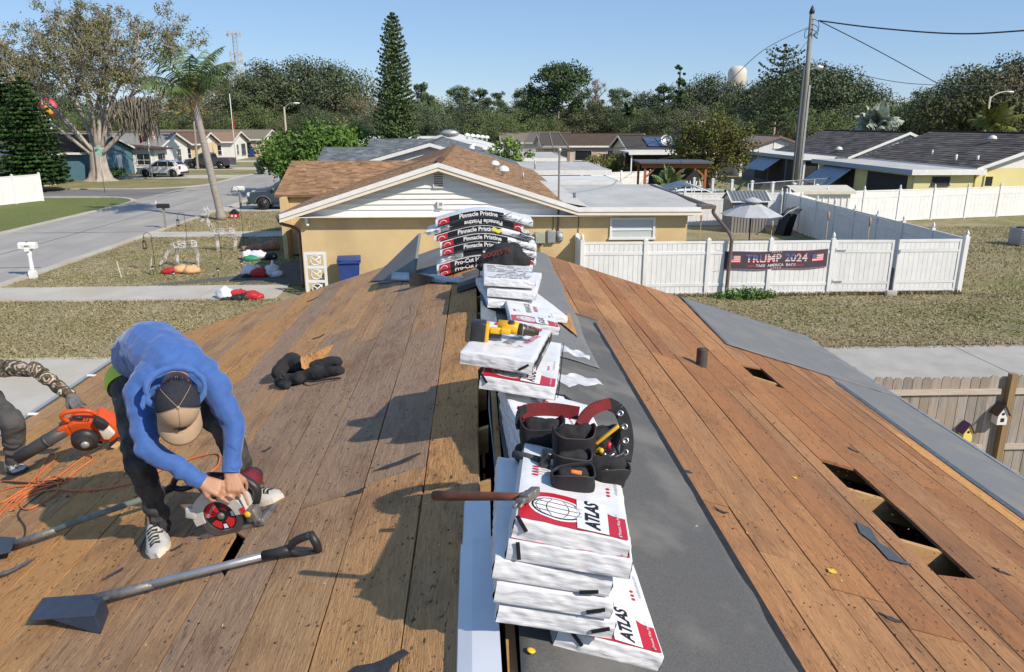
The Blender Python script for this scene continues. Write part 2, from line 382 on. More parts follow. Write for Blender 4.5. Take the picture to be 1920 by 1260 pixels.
sheet('patio',[(8.8,24.6),(16.2,24.6),(16.7,36),(8.8,36)],.02,mat('patio_earth',(.17,.14,.10),(.13,.10,.07),scale=3,rough=.95))
# grass blades, thick enough to break up the sheet near the roof
mb=MB(); rg=random.Random(5)
def tufts(x0,x1,y0,y1,n,h=.038,dense=None):
    for _ in range(n):
        x=rg.uniform(x0,x1); y=rg.uniform(y0,y1)
        if noise.noise(Vector((x*.5,y*.5,3)))<rg.uniform(-.9,.1): continue
        a=rg.uniform(0,3.14); hh=h*rg.uniform(.4,1.3); w_=.012+.022*rg.random(); ln=rg.uniform(-.06,.06)
        dx,dy=math.cos(a)*w_,math.sin(a)*w_; lx,ly=rg.uniform(-.08,.08),rg.uniform(-.08,.08)
        mb.add([(x-dx,y-dy,0),(x+dx,y+dy,0),(x+lx,y+ly,hh)],[(0,1,2)],tint=rg.random())
tufts(-16.8,-3,18.05,24.1,42000); tufts(-16.5,-6.2,26.5,38,30000); tufts(4,22,18.0,24.0,42000); tufts(16.5,30,18,40,26000,.08); tufts(-16.8,-7,40.3,49.5,9000,.09)

tufts(-16.8,22,17.80,18.12,9000,.07); tufts(-16.8,-6.2,26.3,26.6,2500,.06); tufts(-16.8,-6.5,24.0,24.25,2500,.06); tufts(3.4,16.3,23.85,24.1,5200,.13); tufts(-17.1,-16.7,18,50,3500,.07); tufts(-16.8,-8.6,37.95,38.2,1500,.07)
grass=mb.build('grass',mat('dry_grass_blade',(.345,.29,.175),(.245,.22,.115),scale=.35,rough=.9,tint=.14,spec=.1),kind='stuff')
tag(grass,'dry olive brown lawn grass around the houses and driveways','grass')
# ------------------------------------------------------------------ houses
def shingle_mat(name,cols,bump=.4):
    return mat(name,cols[0],cols[1],scale=2.2,rough=.95,tint=.38,bump=bump,bscale=45,bdist=.01,spec=.15)
sh_brown=shingle_mat('brown_shingle',((.34,.205,.115),(.25,.15,.085)))
sh_brown2=shingle_mat('brown_shingle_worn',((.17,.12,.095),(.13,.09,.07)))
sh_gray=shingle_mat('gray_shingle',((.19,.21,.225),(.12,.135,.15)))
sh_dark=shingle_mat('dark_shingle',((.125,.112,.104),(.088,.080,.076)))
sh_tan=shingle_mat('tan_shingle',((.36,.30,.23),(.28,.24,.19)))
sh_pale=shingle_mat('pale_gray_shingle',((.42,.41,.39),(.34,.33,.32)))
memb=mat('flat_roof_membrane',(.50,.50,.48),(.37,.375,.37),scale=.9,rough=.9,stretch=(1,.5,1),c3=(.44,.42,.38),s3=.5)
memb_w=mat('white_roof_membrane',(.66,.66,.64),(.52,.52,.5),scale=.8,rough=.9)
def window(h,M,w_,ht,frame,pane=dark_glass,bars=0,depth=.07,rail=True,name='window'):
    """window in local x/z plane, facing -y, centre at M origin"""
    mb=MB(); mb.T=M; t=.07
    mb.box((0,-.02,ht/2-t/2),(w_,depth,t)); mb.box((0,-.03,-ht/2+t/2),(w_+.06,depth+.04,t))
    for s in(-1,1): mb.box((s*(w_/2-t/2),-.02,0),(t,depth,ht-2*t-.002))
    if rail: mb.box((0,-.015,-.05*ht),(w_-2*t-.002,depth*.7,.05))
    for k in range(bars): mb.box((-w_/2+w_*(k+1)/(bars+1),-.012,0),(.035,depth*.5,ht-2*t-.004))
    f=mb.build(name,frame,h,world=False)
    p=MB(); p.T=M; p.box((0,.0,0),(w_-2*t+.01,.03,ht-2*t+.01)); o=p.build('pane',pane,f); return f
def Mwall(x,y,z,face):
    """face: direction the wall looks to: 'S' -y,'E' +x,'W' -x,'N' +y"""
    a={'S':0,'E':90,'N':180,'W':-90}[face]
    return Matrix.Translation((x,y,z))@Matrix.Rotation(R(a),4,'Z')
def roof_slab(mb,pts,th,mat=0): # pts: 4 corners of top surface ccw from above
    n=(Vector(pts[1])-Vector(pts[0])).cross(Vector(pts[2])-Vector(pts[0])).normalized()
    if n.z<0: n=-n
    mb.prism([Vector(p) for p in pts],(0,0,-th),mat)
def shingles(parent,p0,u,v,W,H,m,tabw=.30,course=.14,th=.012,name='shingle_tab',wavy=0,seed=1,clip=None,jog=True):
    """rows of shingle tabs: p0 eave corner, u along eave, v up slope; tint per tab"""
    rg=random.Random(seed); mb=MB(); u=Vector(u).normalized(); v=Vector(v).normalized(); n=u.cross(v).normalized()
    if n.z<0: n=-n
    p0=Vector(p0); rows=int(H/course)
    for r_ in range(rows):
        x=-rg.uniform(0,tabw)
        while x<W:
            wv=tabw*rg.uniform(.55,1.35); a=max(x,0); b=min(x+wv,W)
            if b-a>.03:
                c=(a+b)/2; ok=True
                if clip: ok=clip(c,(r_+.5)*course)
                if ok:
                    lo=r_*course; hi=(r_+1)*course; t=th*rg.uniform(.8,1.6)
                    q=[p0+u*a+v*lo+n*t,p0+u*b+v*lo+n*t,p0+u*b+v*hi+n*.003,p0+u*a+v*hi+n*.003,p0+u*a+v*lo,p0+u*b+v*lo]
                    mb.add(q,[(0,1,2,3),(4,5,1,0)],tint=min(1,max(0,rg.gauss(.5,.26))))
            x+=wv
    o=mb.build(name,m,parent,kind='stuff'); return o
def gable_house(label,cat,M,x0,x1,y0,y1,ze,zr,wall,roof,trim=white_paint,gmat=None,ov=.45,gov=.4,axis='Y',rooftex=True,group=None,fasc=.2,tab=(.5,.28),wallh=None,name='house'):
    """ridge along axis. returns root; all coords local to M"""
    h=thing(name,label,cat,mat=M,group=group)
    swap=(axis=='X')
    if swap: a0,a1,b0,b1=y0,y1,x0,x1
    else: a0,a1,b0,b1=x0,x1,y0,y1
    P=(lambda a,b,z:(b,a,z)) if swap else (lambda a,b,z:(a,b,z))
    cx=(a0+a1)/2; hw=(a1-a0)/2; sl=(zr-ze)/(hw+ov)
    zw=ze+sl*ov-.14
    t=.16
    for nm,c,d in [('wall',((a0+a1)/2,b0+t/2,zw/2),(a1-a0,t,zw)),('wall',((a0+a1)/2,b1-t/2,zw/2),(a1-a0,t,zw)),('wall',(a0+t/2,(b0+b1)/2,zw/2),(t,b1-b0-2*t-.004,zw)),('wall',(a1-t/2,(b0+b1)/2,zw/2),(t,b1-b0-2*t-.004,zw))]:
        mb=MB(); mb.box(P(*c),(P(*d))); mb.build(nm,wall,h)
    for bb in (b0,b1-t):
        mb=MB(); mb.prism([P(a0,bb,zw),P(a1,bb,zw),P(cx,bb,zr-.16)],P(0,t,0)); fixn(mb.build('gable',gmat or wall,h))
    for s in(-1,1):
        mb=MB(); e=cx+s*(hw+ov)
        roof_slab(mb,[P(cx,b0-gov,zr),P(e,b0-gov,ze),P(e,b1+gov,ze),P(cx,b1+gov,zr)],.10); rs=fixn(mb.build('roof',roof,h))
        if rooftex:
            L=math.hypot(hw+ov,zr-ze); 
            if rooftex is True or s in rooftex:
                u=Vector(P(0,1,0)); v=Vector(P(-s*(hw+ov),0,zr-ze))
                shingles(rs,Vector(P(e,b0-gov,ze)),u,v,b1-b0+2*gov,L,roof,tab[0],tab[1],th=.02,seed=int(abs(x0*7+y0*3+s*5)))
        # rake boards and eave fascia
        for bb in (b0-gov-.02,b1+gov+.02):
            mb=MB(); mb.prism([P(cx,bb,zr+.01),P(e,bb,ze+.01),P(e,bb,ze-fasc),P(cx,bb,zr-fasc)],P(0,.04 if bb<b0 else -.04,0)); fixn(mb.build('rake_board',trim,h))
        mb=MB(); mb.box(P(e+s*.022,(b0+b1)/2,ze-fasc/2+.005),P(.04,b1-b0+2*gov-.09,fasc)); mb.build('fascia',trim,h)
    mb=MB(); mb.beam(P(cx,b0-gov,zr+.02),P(cx,b1+gov,zr+.02),.26,.04); mb.build('ridge_cap',roof,h)
    return h
def vent(h,p,r=.16,m=None,name='roof_vent'):
    mb=MB(); mb.lathe([(r*.35,0),(r*.35,r*.9),(r,r*.95),(r,r*1.1),(r*.8,r*1.6),(r*.3,r*1.85),(0,r*1.9)],p,12); mb.build(name,m or white_paint,h)
def stackpipe(h,p,hh=.4,r=.04,m=None):
    mb=MB(); mb.tube([p,Vector(p)+Vector((0,0,hh))],r,8); mb.build('vent_pipe',m or galv,h)
# ---- yellow stucco neighbour with white gable
I4=Matrix.Identity(4)
YW=25.4; PX=-1.28; ZP=4.30; ZE=2.66; XL=-6.5; XR2=3.4
n1=thing('house','tan stucco house with white lap siding gable and brown shingle roof behind the stacked shingles','house',(0,0,0))
sl=(ZP-ZE)/(PX-XL)
t=.18
# walls
mb=MB(); mb.box(((-5.95+7.18)/2,YW+t/2,1.28),(13.13,t,2.56)); mb.build('wall',stucco_tan,n1)
mb=MB(); mb.box((-5.95+t/2,YW+3.6,1.28),(t,6.8,2.56)); mb.build('wall',stucco_tan,n1)
mb=MB(); mb.box((7.18-t/2,YW+5.2,1.28),(t,10,2.56)); mb.build('wall',stucco_white,n1)
mb=MB(); mb.box((-1.3,44,1.28),(9.3,t,2.56)); mb.build('wall',stucco_tan,n1)
mb=MB(); mb.box((-8.1,34.2,1.28),(t,5,2.56)); mb.box((-7.0,32.6,1.28),(2,t,2.4)); mb.build('wall',stucco_tan,n1)
mb=MB(); mb.prism([(-5.9,YW+.05,2.6),(3.35,YW+.05,2.6),(PX,YW+.05,ZP-.15)],(0,.12,0)); fixn(mb.build('gable',siding_white,n1))
# lap siding
c=.178; z=2.585; k=0
while z<ZP-.25:
    zt=z+c
    xl=PX-(ZP-.2-z)/sl; xr=PX+(ZP-.2-z)/sl; xl2=PX-(ZP-.2-zt)/sl if zt<ZP-.2 else PX-.05; xr2=PX+(ZP-.2-zt)/sl if zt<ZP-.2 else PX+.05
    xl=max(xl,-5.93);xl2=max(xl2,-5.93); xr=min(xr,3.35);xr2=min(xr2,3.35)
    mb=MB(); mb.add([(xl,YW-.035,z),(xr,YW-.035,z),(xr2,YW+.02,zt),(xl2,YW+.02,zt),(xl,YW+.02,z),(xr,YW+.02,z)],[(0,1,2,3),(4,5,1,0)]); mb.build('siding_board',siding_white,n1); z=zt; k+=1
mb=MB(); mb.box((-1.3,YW-.03,2.57),(9.35,.05,.035)); mb.build('trim_strip',white_paint,n1)
# roof
def z_at(x): return ZP-sl*abs(x-PX)
Y0=25.0; Y1=44.6
mb=MB(); roof_slab(mb,[(PX,Y0,ZP),(XL,Y0,ZE),(XL,Y1,ZE),(PX,Y1,ZP)],.1); rl=fixn(mb.build('roof',sh_brown,n1))
xr=3.35; mb=MB(); roof_slab(mb,[(PX,Y0,ZP),(xr,Y0,z_at(xr)),(xr,Y1,z_at(xr)),(PX,Y1,ZP)],.1); rr=fixn(mb.build('roof',sh_brown,n1))
Ls=math.hypot(PX-XL,ZP-ZE)
shingles(rl,(XL,Y0,ZE+.002),(0,1,0),(PX-XL,0,ZP-ZE),7.5,Ls,sh_brown,.3,.14,seed=3)
Lr=math.hypot(xr-PX,ZP-z_at(xr))
shingles(rr,(xr,Y0,z_at(xr)+.002),(0,1,0),(PX-xr,0,ZP-z_at(xr)),Y1-Y0,Lr,sh_brown,.3,.14,seed=4)
# wing towards the street
wy,wz,wey,wez,wx=35.9,3.86,32.3,2.62,-8.55
mb=MB(); roof_slab(mb,[(wx,wey,wez),(-3.2,wey,wez),(-2.4,wy,wz),(wx,wy,wz)],.1); wr=fixn(mb.build('roof',sh_brown,n1))
shingles(wr,(wx,wey,wez+.002),(1,0,0),(0,wy-wey,wz-wez),6.1,math.hypot(wy-wey,wz-wez),sh_brown,.3,.14,seed=6)
mb=MB(); roof_slab(mb,[(wx,wy,wz),(-2.4,wy,wz),(-2.4,39.5,2.62),(wx,39.5,2.62)],.1); fixn(mb.build('roof',sh_brown,n1))
mb=MB(); mb.prism([(wx+.35,wey+.3,2.5),(wx+.35,39.2,2.5),(wx+.35,wy,wz-.1)],(.12,0,0)); fixn(mb.build('gable',siding_white,n1))
mb=MB(); mb.box((wx+.41,35.8,1.25),(.14,6.6,2.5)); mb.build('wall',stucco_tan,n1)
# hip caps / ridge vent
mb=MB(); mb.tube([(PX,Y0+.05+i*.33,ZP+.03+.012*(i%2)) for i in range(8)],[.12]*8,8,flat=.5); mb.build('ridge_vent',mat('maroon_vent',(.11,.05,.045),(.08,.04,.035),scale=20,rough=.8),n1)
mb=MB(); mb.beam((PX,Y0+2.4,ZP+.015),(PX,Y1,ZP+.015),.24,.035); mb.build('ridge_cap',sh_brown,n1)
# rake boards, two-step
def rake(pa,pb,w1,w2,nm='rake_board'):
    pa=Vector(pa);pb=Vector(pb)
    mb=MB(); mb.prism([pa,pb,pb-Vector((0,0,w1)),pa-Vector((0,0,w1))],(0,.05,0)); fixn(mb.build(nm,white_paint,n1))
    o=Vector((0,.035,-w1+.0)); mb=MB(); mb.prism([pa+o,pb+o,pb+o-Vector((0,0,w2)),pa+o-Vector((0,0,w2))],(0,.04,0)); fixn(mb.build(nm,cream_trim,n1))
rake((XL-.03,Y0-.05,ZE+.01),(PX,Y0-.05,ZP+.02),.15,.12)
rake((PX,Y0-.05,ZP+.02),(xr,Y0-.05,z_at(xr)+.01),.15,.12)
rake((xr,Y0-.05,z_at(xr)+.01),(7.55,Y0-.05,2.84),.15,.12,'fascia')
mb=MB(); roof_slab(mb,[(xr-.02,Y0,z_at(xr)-.02),(7.5,Y0,2.82),(8.35,35.0,2.80),(xr-.02,35.0,z_at(xr)-.06)],.22); fixn(mb.build('flat_roof',memb,n1))
mb=MB(); mb.add([(xr-.5,Y0+.02,z_at(xr-.5)+.012),(xr+.35,Y0+.02,z_at(xr)+.014),(xr+.35,34.9,z_at(xr)+.005),(xr-.5,34.9,z_at(xr-.5)+.012)],[(0,1,2,3)]); mb.build('flashing',mat('flash_w',(.55,.53,.5),(.45,.43,.41),scale=3,rough=.8),n1)
# soffit
mb=MB(); mb.box((.6,Y0+.2,2.56),(13.3,.38,.02)); mb.build('soffit',white_paint,n1)
# gutters and downpipes
mb=MB(); mb.box((XL-.07,Y0+3.6,ZE-.06),(.12,7.4,.11)); g=mb.build('gutter',brown_metal,n1)
mb=MB(); mb.tube(spline([(XL-.07,Y0+.1,ZE-.1),(XL-.04,Y0+.15,ZE-.3),(-6.15,YW+.1,2.15),(-6.05,YW+.15,1.8),(-6.05,YW+.15,.1)],5),.055,8); mb.build('downpipe',brown_metal,n1)
mb=MB(); mb.box((7.75,Y0+.25,2.83),(.5,.62,.11)); mb.box((7.98,Y0+5,2.79),(.12,9,.12)); mb.build('gutter',brown_metal,n1)
mb=MB(); mb.tube(spline([(7.95,Y0+.0,2.75),(7.95,Y0-.05,2.6),(8.22,24.0,2.05),(8.25,23.9,1.7),(8.22,23.88,.9),(8.2,23.86,.05)],5),.06,8); mb.build('downpipe',brown_metal,n1)
# gable vent, box, window
mb=MB(); 
for s in(-1,1): mb.box((-1.3+s*.17,YW-.05,3.74),(.03,.06,.5))
mb.box((-1.3,YW-.05,3.99),(.37,.06,.03)); mb.box((-1.3,YW-.05,3.49),(.37,.06,.03)); fr=mb.build('gable_vent',white_paint,n1)
for i in range(8):
    mb=MB(); mb.box((-1.3,YW-.05,3.53+i*.058),(.31,.055,.012),rot=(R(-35),0,0)); mb.build('louvre',white_paint,fr)
mb=MB(); mb.box((-1.3,YW-.032,3.74),(.31,.02,.47)); mb.build('vent_back',screen_dark,fr)
mb=MB(); mb.box((-1.26,YW-.08,2.93),(.2,.1,.24),bev=.01); fb=mb.build('flood_box',white_paint,n1)
mb=MB(); mb.box((-1.23,YW-.135,2.95),(.1,.015,.1)); mb.build('box_cover',galv,fb)
window(n1,Mwall(5.28,YW-.0,2.08,'S'),1.56,.75,white_vinyl,mat('blind_pane',(.52,.56,.56),(.45,.5,.5),scale=1,rough=.25,stretch=(1,1,30)),rail=True)
mb=MB(); mb.box((-5.72,YW-.1,2.42),(.1,.12,.2),bev=.02); mb.ball((-5.68,YW-.16,2.3),.06); mb.build('porch_light',white_paint,n1)
# meters
def mbox(x,z,w_,h_,d_,m,nm):
    mb=MB(); mb.box((x,YW-d_/2,z),(w_,d_,h_),bev=.012); o=mb.build(nm,m,n1)
    mb=MB(); mb.box((x,YW-d_-.006,z-.01),(w_-.05,.012,h_-.07)); mb.build('cover_plate',m,o); return o
meterg=mat('meter_green',(.35,.37,.29),(.3,.31,.25),scale=4,rough=.7)
mbox(2.10,1.79,.34,.38,.14,meterg,'breaker_box'); mbox(2.49,1.83,.28,.44,.13,galv,'switch_box')
mo=mbox(2.78,1.85,.22,.34,.1,galv,'electric_meter')
mb=MB(); mb.lathe([(.09,0),(.09,.07),(.06,.1),(0,.105)],(2.78,YW-.11,1.87),12,rot=Matrix.Rotation(R(90),3,'X')); mb.build('meter_dial',mat('meter_glass',(.5,.52,.52),rough=.15),mo)
mb=MB(); mb.tube([(2.72,YW-.04,2.02),(2.72,YW-.05,2.66),(2.75,25.6,2.9),(2.75,25.6,4.62)],.033,8); mb.build('service_mast',mat('rust_pipe',(.22,.17,.14),(.16,.12,.1),scale=9,rough=.7),n1)
mb=MB(); mb.lathe([(.02,0),(.07,.04),(.07,.1),(.03,.16),(0,.17)],(2.75,25.6,4.6),8); mb.build('mast_cap',galv,n1)
mb=MB(); mb.tube([(2.10,YW-.05,1.6),(2.12,YW-.05,.4)],.02,6); mb.tube([(2.55,YW-.02,2.05),(2.55,YW-.03,2.5)],.015,6); mb.tube([(3.42,YW-.02,2.5),(3.42,YW-.02,.3)],.014,6); mb.build('conduit',brown_metal,n1)
vent(n1,(1.0,29.0,z_at(1.0)),.22); vent(n1,(.75,32,z_at(.75)),.2); stackpipe(n1,(1.9,31.5,z_at(1.9)-.05),.35,m=galv); stackpipe(n1,(3.6,28,2.75),.3,.05,m=mat('dark_pipe',(.1,.12,.18)))
# ---- gray shingle house behind
g3=gable_house('house with blue gray shingle roof and white rake board behind the tan stucco house','house',I4,-8.2,2.6,47.0,66,2.75,4.35,stucco_white,sh_gray,axis='Y',rooftex=(-1,1),tab=(.45,.2))
for (x0,x1,ye,yr,ze_,zr_) in [(-10.6,-5,50.0,54.2,2.62,3.9),(-7.9,-2.6,54.3,58.2,3.2,4.38)]:
    mb=MB(); roof_slab(mb,[(x0,ye,ze_),(x1,ye,ze_),(x1,yr,zr_),(x0,yr,zr_)],.1); wr=fixn(mb.build('roof',sh_gray,g3))
    shingles(wr,(x0,ye,ze_+.003),(1,0,0),(0,yr-ye,zr_-ze_),x1-x0,math.hypot(yr-ye,zr_-ze_),sh_gray,.45,.2,seed=9,th=.02)
    mb=MB(); roof_slab(mb,[(x0,yr,zr_),(x1,yr,zr_),(x1,yr+4,ze_),(x0,yr+4,ze_)],.1); fixn(mb.build('roof',sh_gray,g3))
    mb=MB(); mb.prism([(x0+.3,ye+.3,ze_-.1),(x0+.3,yr+3.7,ze_-.1),(x0+.3,yr,zr_-.1)],(.1,0,0)); fixn(mb.build('gable',siding_white,g3))
    mb=MB(); mb.box((x0+.35,yr,ze_/2),(.1,7.4,ze_)); mb.build('wall',stucco_white,g3)
for p,r_ in [((-.3,51,0),.22),((-.3,53.5,0),.2),((.6,56.5,0),.22),((-.2,59,0),.2),((1.2,61.0,0),.2)]: vent(g3,(p[0],p[1],4.35-.27*abs(p[0]+2.8)-.02),r_)
h4=gable_house('low house with white roof and white rake beyond the gray roof','house',I4,-8.6,2.4,72,100,2.7,4.35,stucco_white,memb_w,axis='Y',rooftex=False)
mb=MB(); mb.ball((-2.4,71.8,4.55),(.9,.4,.35),8,6); mb.build('ridge_end',galv,h4)
for i in range(5): vent(h4,(-.8+i*.5,73+i*2.5,4.0-.1*i),.3)
h5=gable_house('distant low house with pale flat roof left of the ridge line','house',I4,-17,-3,104,116,2.6,3.6,stucco_white,memb_w,axis='X',rooftex=False)
def flat_house(label,x0,x1,y0,y1,z,roofm,wallm,trim,cat='house',fh=.28,posts=False,group=None,name='house',M=I4,dark=False):
    h=thing(name,label,cat,mat=M,group=group)
    mb=MB(); mb.box(((x0+x1)/2,(y0+y1)/2,z-.06),(x1-x0,y1-y0,.12)); mb.build('roof',roofm,h)
    mb=MB(); mb.box(((x0+x1)/2,y0-.03,z-fh/2+.02),(x1-x0+.1,.05,fh)); mb.build('fascia',trim,h)
    mb=MB(); mb.box((x1+.03,(y0+y1)/2+.02,z-fh/2+.02),(.05,y1-y0,fh)); mb.build('fascia',trim,h)
    if posts:
        for (a,b) in [(x0+.3,y0+.3),(x1-.3,y0+.3),(x1-.3,y1-.3),(x0+.3,y1-.3)]:
            mb=MB(); mb.box((a,b,(z-.15)/2),(.12,.12,z-.15)); mb.build('post',trim,h)
        mb=MB(); mb.box(((x0+x1)/2,y1-1,(z-.2)/2),(x1-x0-1,.1,z-.2)); mb.build('wall',screen_dark if dark else wallm,h)
    else:
        for c,d in [(((x0+x1)/2,y0+.45,(z-.13)/2),(x1-x0-.8,.12,z-.13)),(((x0+x1)/2,y1-.45,(z-.13)/2),(x1-x0-.8,.12,z-.13)),((x1-.45,(y0+y1)/2,(z-.13)/2),(.12,y1-y0-1.1,z-.13)),((x0+.45,(y0+y1)/2,(z-.13)/2),(.12,y1-y0-1.1,z-.13))]:
            mb=MB(); mb.box(c,d); mb.build('wall',wallm,h)
    return h
f1=flat_house('low white flat porch roof nearest behind the flat roof with the pipe',3.6,7.4,38.6,43.6,2.6,memb_w,stucco_white,white_paint,'porch',posts=True,dark=True,name='porch')
f2=flat_house('white flat porch roof behind the gray shingle house with a post at its corner',2.9,8.0,45.2,55.4,2.8,memb,stucco_white,white_paint,'porch',posts=True,name='porch')
f3=flat_house('far pale flat porch roof beside the small bright green tree',2.6,7.3,62,75,2.75,memb,stucco_white,white_paint,'porch',posts=True,name='porch')
stackpipe(f3,(3.1,63,2.75),.6,.06); stackpipe(f2,(3.6,47,2.8),.5,.05)
# ---- middle distance
hm1=gable_house('low house with brown roof behind the reddish wooden fence','house',I4,8.5,22,96,108,2.7,4.1,stucco_pink,sh_brown2,axis='X',rooftex=False)
for i,(x,w_) in enumerate([(11,1.2),(13.5,2.2),(17,1.0),(20,1.6)]): window(hm1,Mwall(x,96,1.5,'S'),w_,1.3,white_vinyl,dark_glass,rail=False)
hm2=gable_house('low house with blue solar panels and a satellite dish on its roof','house',I4,16.5,31,82,92,2.7,4.1,stucco_beige,sh_dark,axis='X',rooftex=False)
def slopeM(x,y,ze,zr,y0,ym): return None
for i in range(6):
    for j in range(2):
        mb=MB(); yy=83.2+j*1.7; zz=2.7+1.4*(yy-81.55)/5.45+.12
        mb.box((19.3+i*1.35,yy,zz),(1.25,1.6,.05),rot=(math.atan(1.4/5.45),0,0)); mb.build('solar_panel',mat('solar',(.03,.06,.13),(.05,.09,.17),scale=1,rough=.25,spec=.7),hm2)
flat_house('carport with white flat roof and dark screens before the solar roof',15.2,24.5,75.5,81,2.7,memb_w,stucco_pink,white_paint,'carport',posts=True,dark=True,name='carport')
ds=thing('satellite_dish','gray satellite dish standing on the roof beside the solar panels','satellite dish',(20.6,82.6,3.05))
mb=MB(); mb.lathe([(0,0),(.3,.05),(.6,.2),(.62,.2),(.3,.08),(0,.03)],(0,0,.55),14,rot=Matrix.Rotation(R(65),3,'X')); mb.build('dish',galv,ds)
mb=MB(); mb.tube([(0,0,0),(0,0,.55)],.03,6); mb.tube([(0,0,.5),(0,-.5,.75)],.015,5); mb.build('stand',galv,ds)
hm3=gable_house('far low house with gray roof behind the pool cage','house',I4,4,14,112,122,2.7,4.0,stucco_white,sh_tan,axis='X',rooftex=False)
# ---- houses on the right
hr1=gable_house('white house with brown roof behind the bushy tree on the right','house',I4,28.0,36,80,95,2.7,4.15,stucco_white,mat('rust_roof',(.25,.19,.16),(.19,.14,.12),scale=2,rough=.9,stretch=(1,6,1)),trim=mat('rust_trim',(.22,.13,.10),rough=.8),axis='Y',rooftex=False)
vent(hr1,(29.5,84,3.3),.3,galv); window(hr1,Mwall(32,80,3.25,'S'),1.1,.8,white_vinyl,siding_white,rail=False,name='gable_vent')
window(hr1,Mwall(29.3,80,1.5,'S'),1.0,1.4,white_vinyl,rail=True)
hr2=gable_house('gray house with dark shingle roof and white rake behind the utility pole','house',I4,30.0,39.0,60.4,74.5,2.85,4.8,stucco_white,sh_dark,axis='Y',gmat=siding_white,rooftex=(-1,),tab=(.9,.36),ov=.35,gov=.5)
gw=mat('gray_wall',(.13,.16,.2))
fl=flat_house('gray screened porch with flat roof, awning and white screen door',26.7,30.2,61.8,77,2.82,memb_w,gw,white_paint,'porch',name='porch')
mb=MB(); mb.box((26.64,69.4,2.68),(.05,15.1,.3)); mb.build('fascia',gray_trim,fl)
for a,b in [(27.25,28.35),(28.45,28.75)]: mb=MB(); mb.box(((a+b)/2,62.19,1.25),(b-a,.05,2.3)); mb.build('screen_panel',screen_dark,fl)
for a,b in [(62.6,65.5),(65.9,69.5),(70,73)]: mb=MB(); mb.box((27.08,(a+b)/2,1.4),(.05,b-a,2.1)); mb.build('screen_panel',screen_dark,fl)
for x in (27.15,28.4,30.1): 
    mb=MB(); mb.box((x,62.12,1.25),(.14,.1,2.4)); mb.build('post',white_paint,fl)
window(fl,Mwall(29.2,62.2,1.35,'S'),.95,2.1,white_vinyl,screen_dark,rail=True,name='screen_door')
def awning(h,p0,p1,out,drop,m):
    p0=Vector(p0);p1=Vector(p1);o=Vector(out); n=7; mb=MB()
    for i in range(n):
        a=p0.lerp(p1,i/n); b=p0.lerp(p1,(i+1)/n-.012)
        mb.prism([a,b,b+o-Vector((0,0,drop)),a+o-Vector((0,0,drop))],(0,0,.03))
    return fixn(mb.build('awning',m,h))
awn=mat('blue_gray_awning',(.22,.29,.38),(.30,.36,.42),scale=3,rough=.6)
awning(fl,(27.0,66.5,2.5),(27.0,71.5,2.5),(-1.6,0,0),1.1,awn)
hy=gable_house('yellow house with dark shingle roof on the far right behind the white fence','house',I4,30.4,41.0,45.0,58.4,2.9,4.9,stucco_yel,sh_dark,axis='Y',gmat=siding_white,rooftex=(-1,),tab=(.9,.36),ov=.35,gov=.5)
flat_y=flat_house('yellow screened porch with gray flat roof and lowered blue awning',26.1,30.6,44.5,58.4,2.82,memb,stucco_yel,white_paint,'porch',name='porch',fh=.32)
mb=MB(); mb.box((26.03,51.4,2.67),(.05,13.8,.3)); mb.build('fascia',mat('blue_gray_fascia',(.3,.36,.43),rough=.6),flat_y)
window(flat_y,Mwall(28.15,44.88,2.12,'S'),1.1,.55,mat('dark_frame',(.06,.06,.065)),screen_dark,rail=False); window(hy,Mwall(31.2,44.98,2.1,'S'),.6,.7,stucco_yel,dark_glass,rail=False)
for a,b in [(45.6,50.4),(52.2,57.2)]:
    mb=MB(); mb.box((26.47,(a+b)/2,1.3),(.06,b-a,2.2)); mb.build('screen_panel',screen_dark,flat_y)
awning(flat_y,(26.42,52.3,2.5),(26.42,56.8,2.5),(-1.7,0,0),1.25,awn)
for x,y,m_,hh in [(31.4,51.5,galv,.5),(30.9,48.0,white_paint,.5),(31.2,46.3,white_paint,.4)]: stackpipe(hy,(x,y,2.78+(x-30.05)*.34),hh,.07,m_)
vent(hy,(34.0,49.3,4.25),.26); vent(hr2,(30.6,63.5,3.05),.28)
stackpipe(hr2,(31.6,66,3.2),.4,.05,white_paint)
sh=thing('shed','cream metal storage shed behind the white fence below the yellow house','shed',(19.3,42.3,0))
mb=MB(); mb.box((0,0,.92),(3.1,2.0,1.84)); mb.build('wall',stucco_white,sh)
for i in range(9): mb=MB(); mb.box((-1.45+i*.36,-1.02,.92),(.05,.05,1.8)); mb.build('rib',white_paint,sh)
for i in range(5): mb=MB(); mb.box((-1.57,-.85+i*.4,.92),(.05,.2,1.8)); mb.build('rib',galv,sh)
mb=MB(); mb.prism([(-1.75,-1.2,1.85),(1.75,-1.2,1.85),(1.75,0,2.08),(-1.75,0,2.08)],(0,0,.05)); mb.prism([(-1.75,0,2.08),(1.75,0,2.08),(1.75,1.2,1.85),(-1.75,1.2,1.85)],(0,0,.05)); mb.box((0,-1.2,1.8),(3.5,.05,.15)); mb.build('roof',stucco_cream if False else mat('cream_roof',(.6,.57,.47),(.52,.49,.4),scale=3,rough=.7),sh)
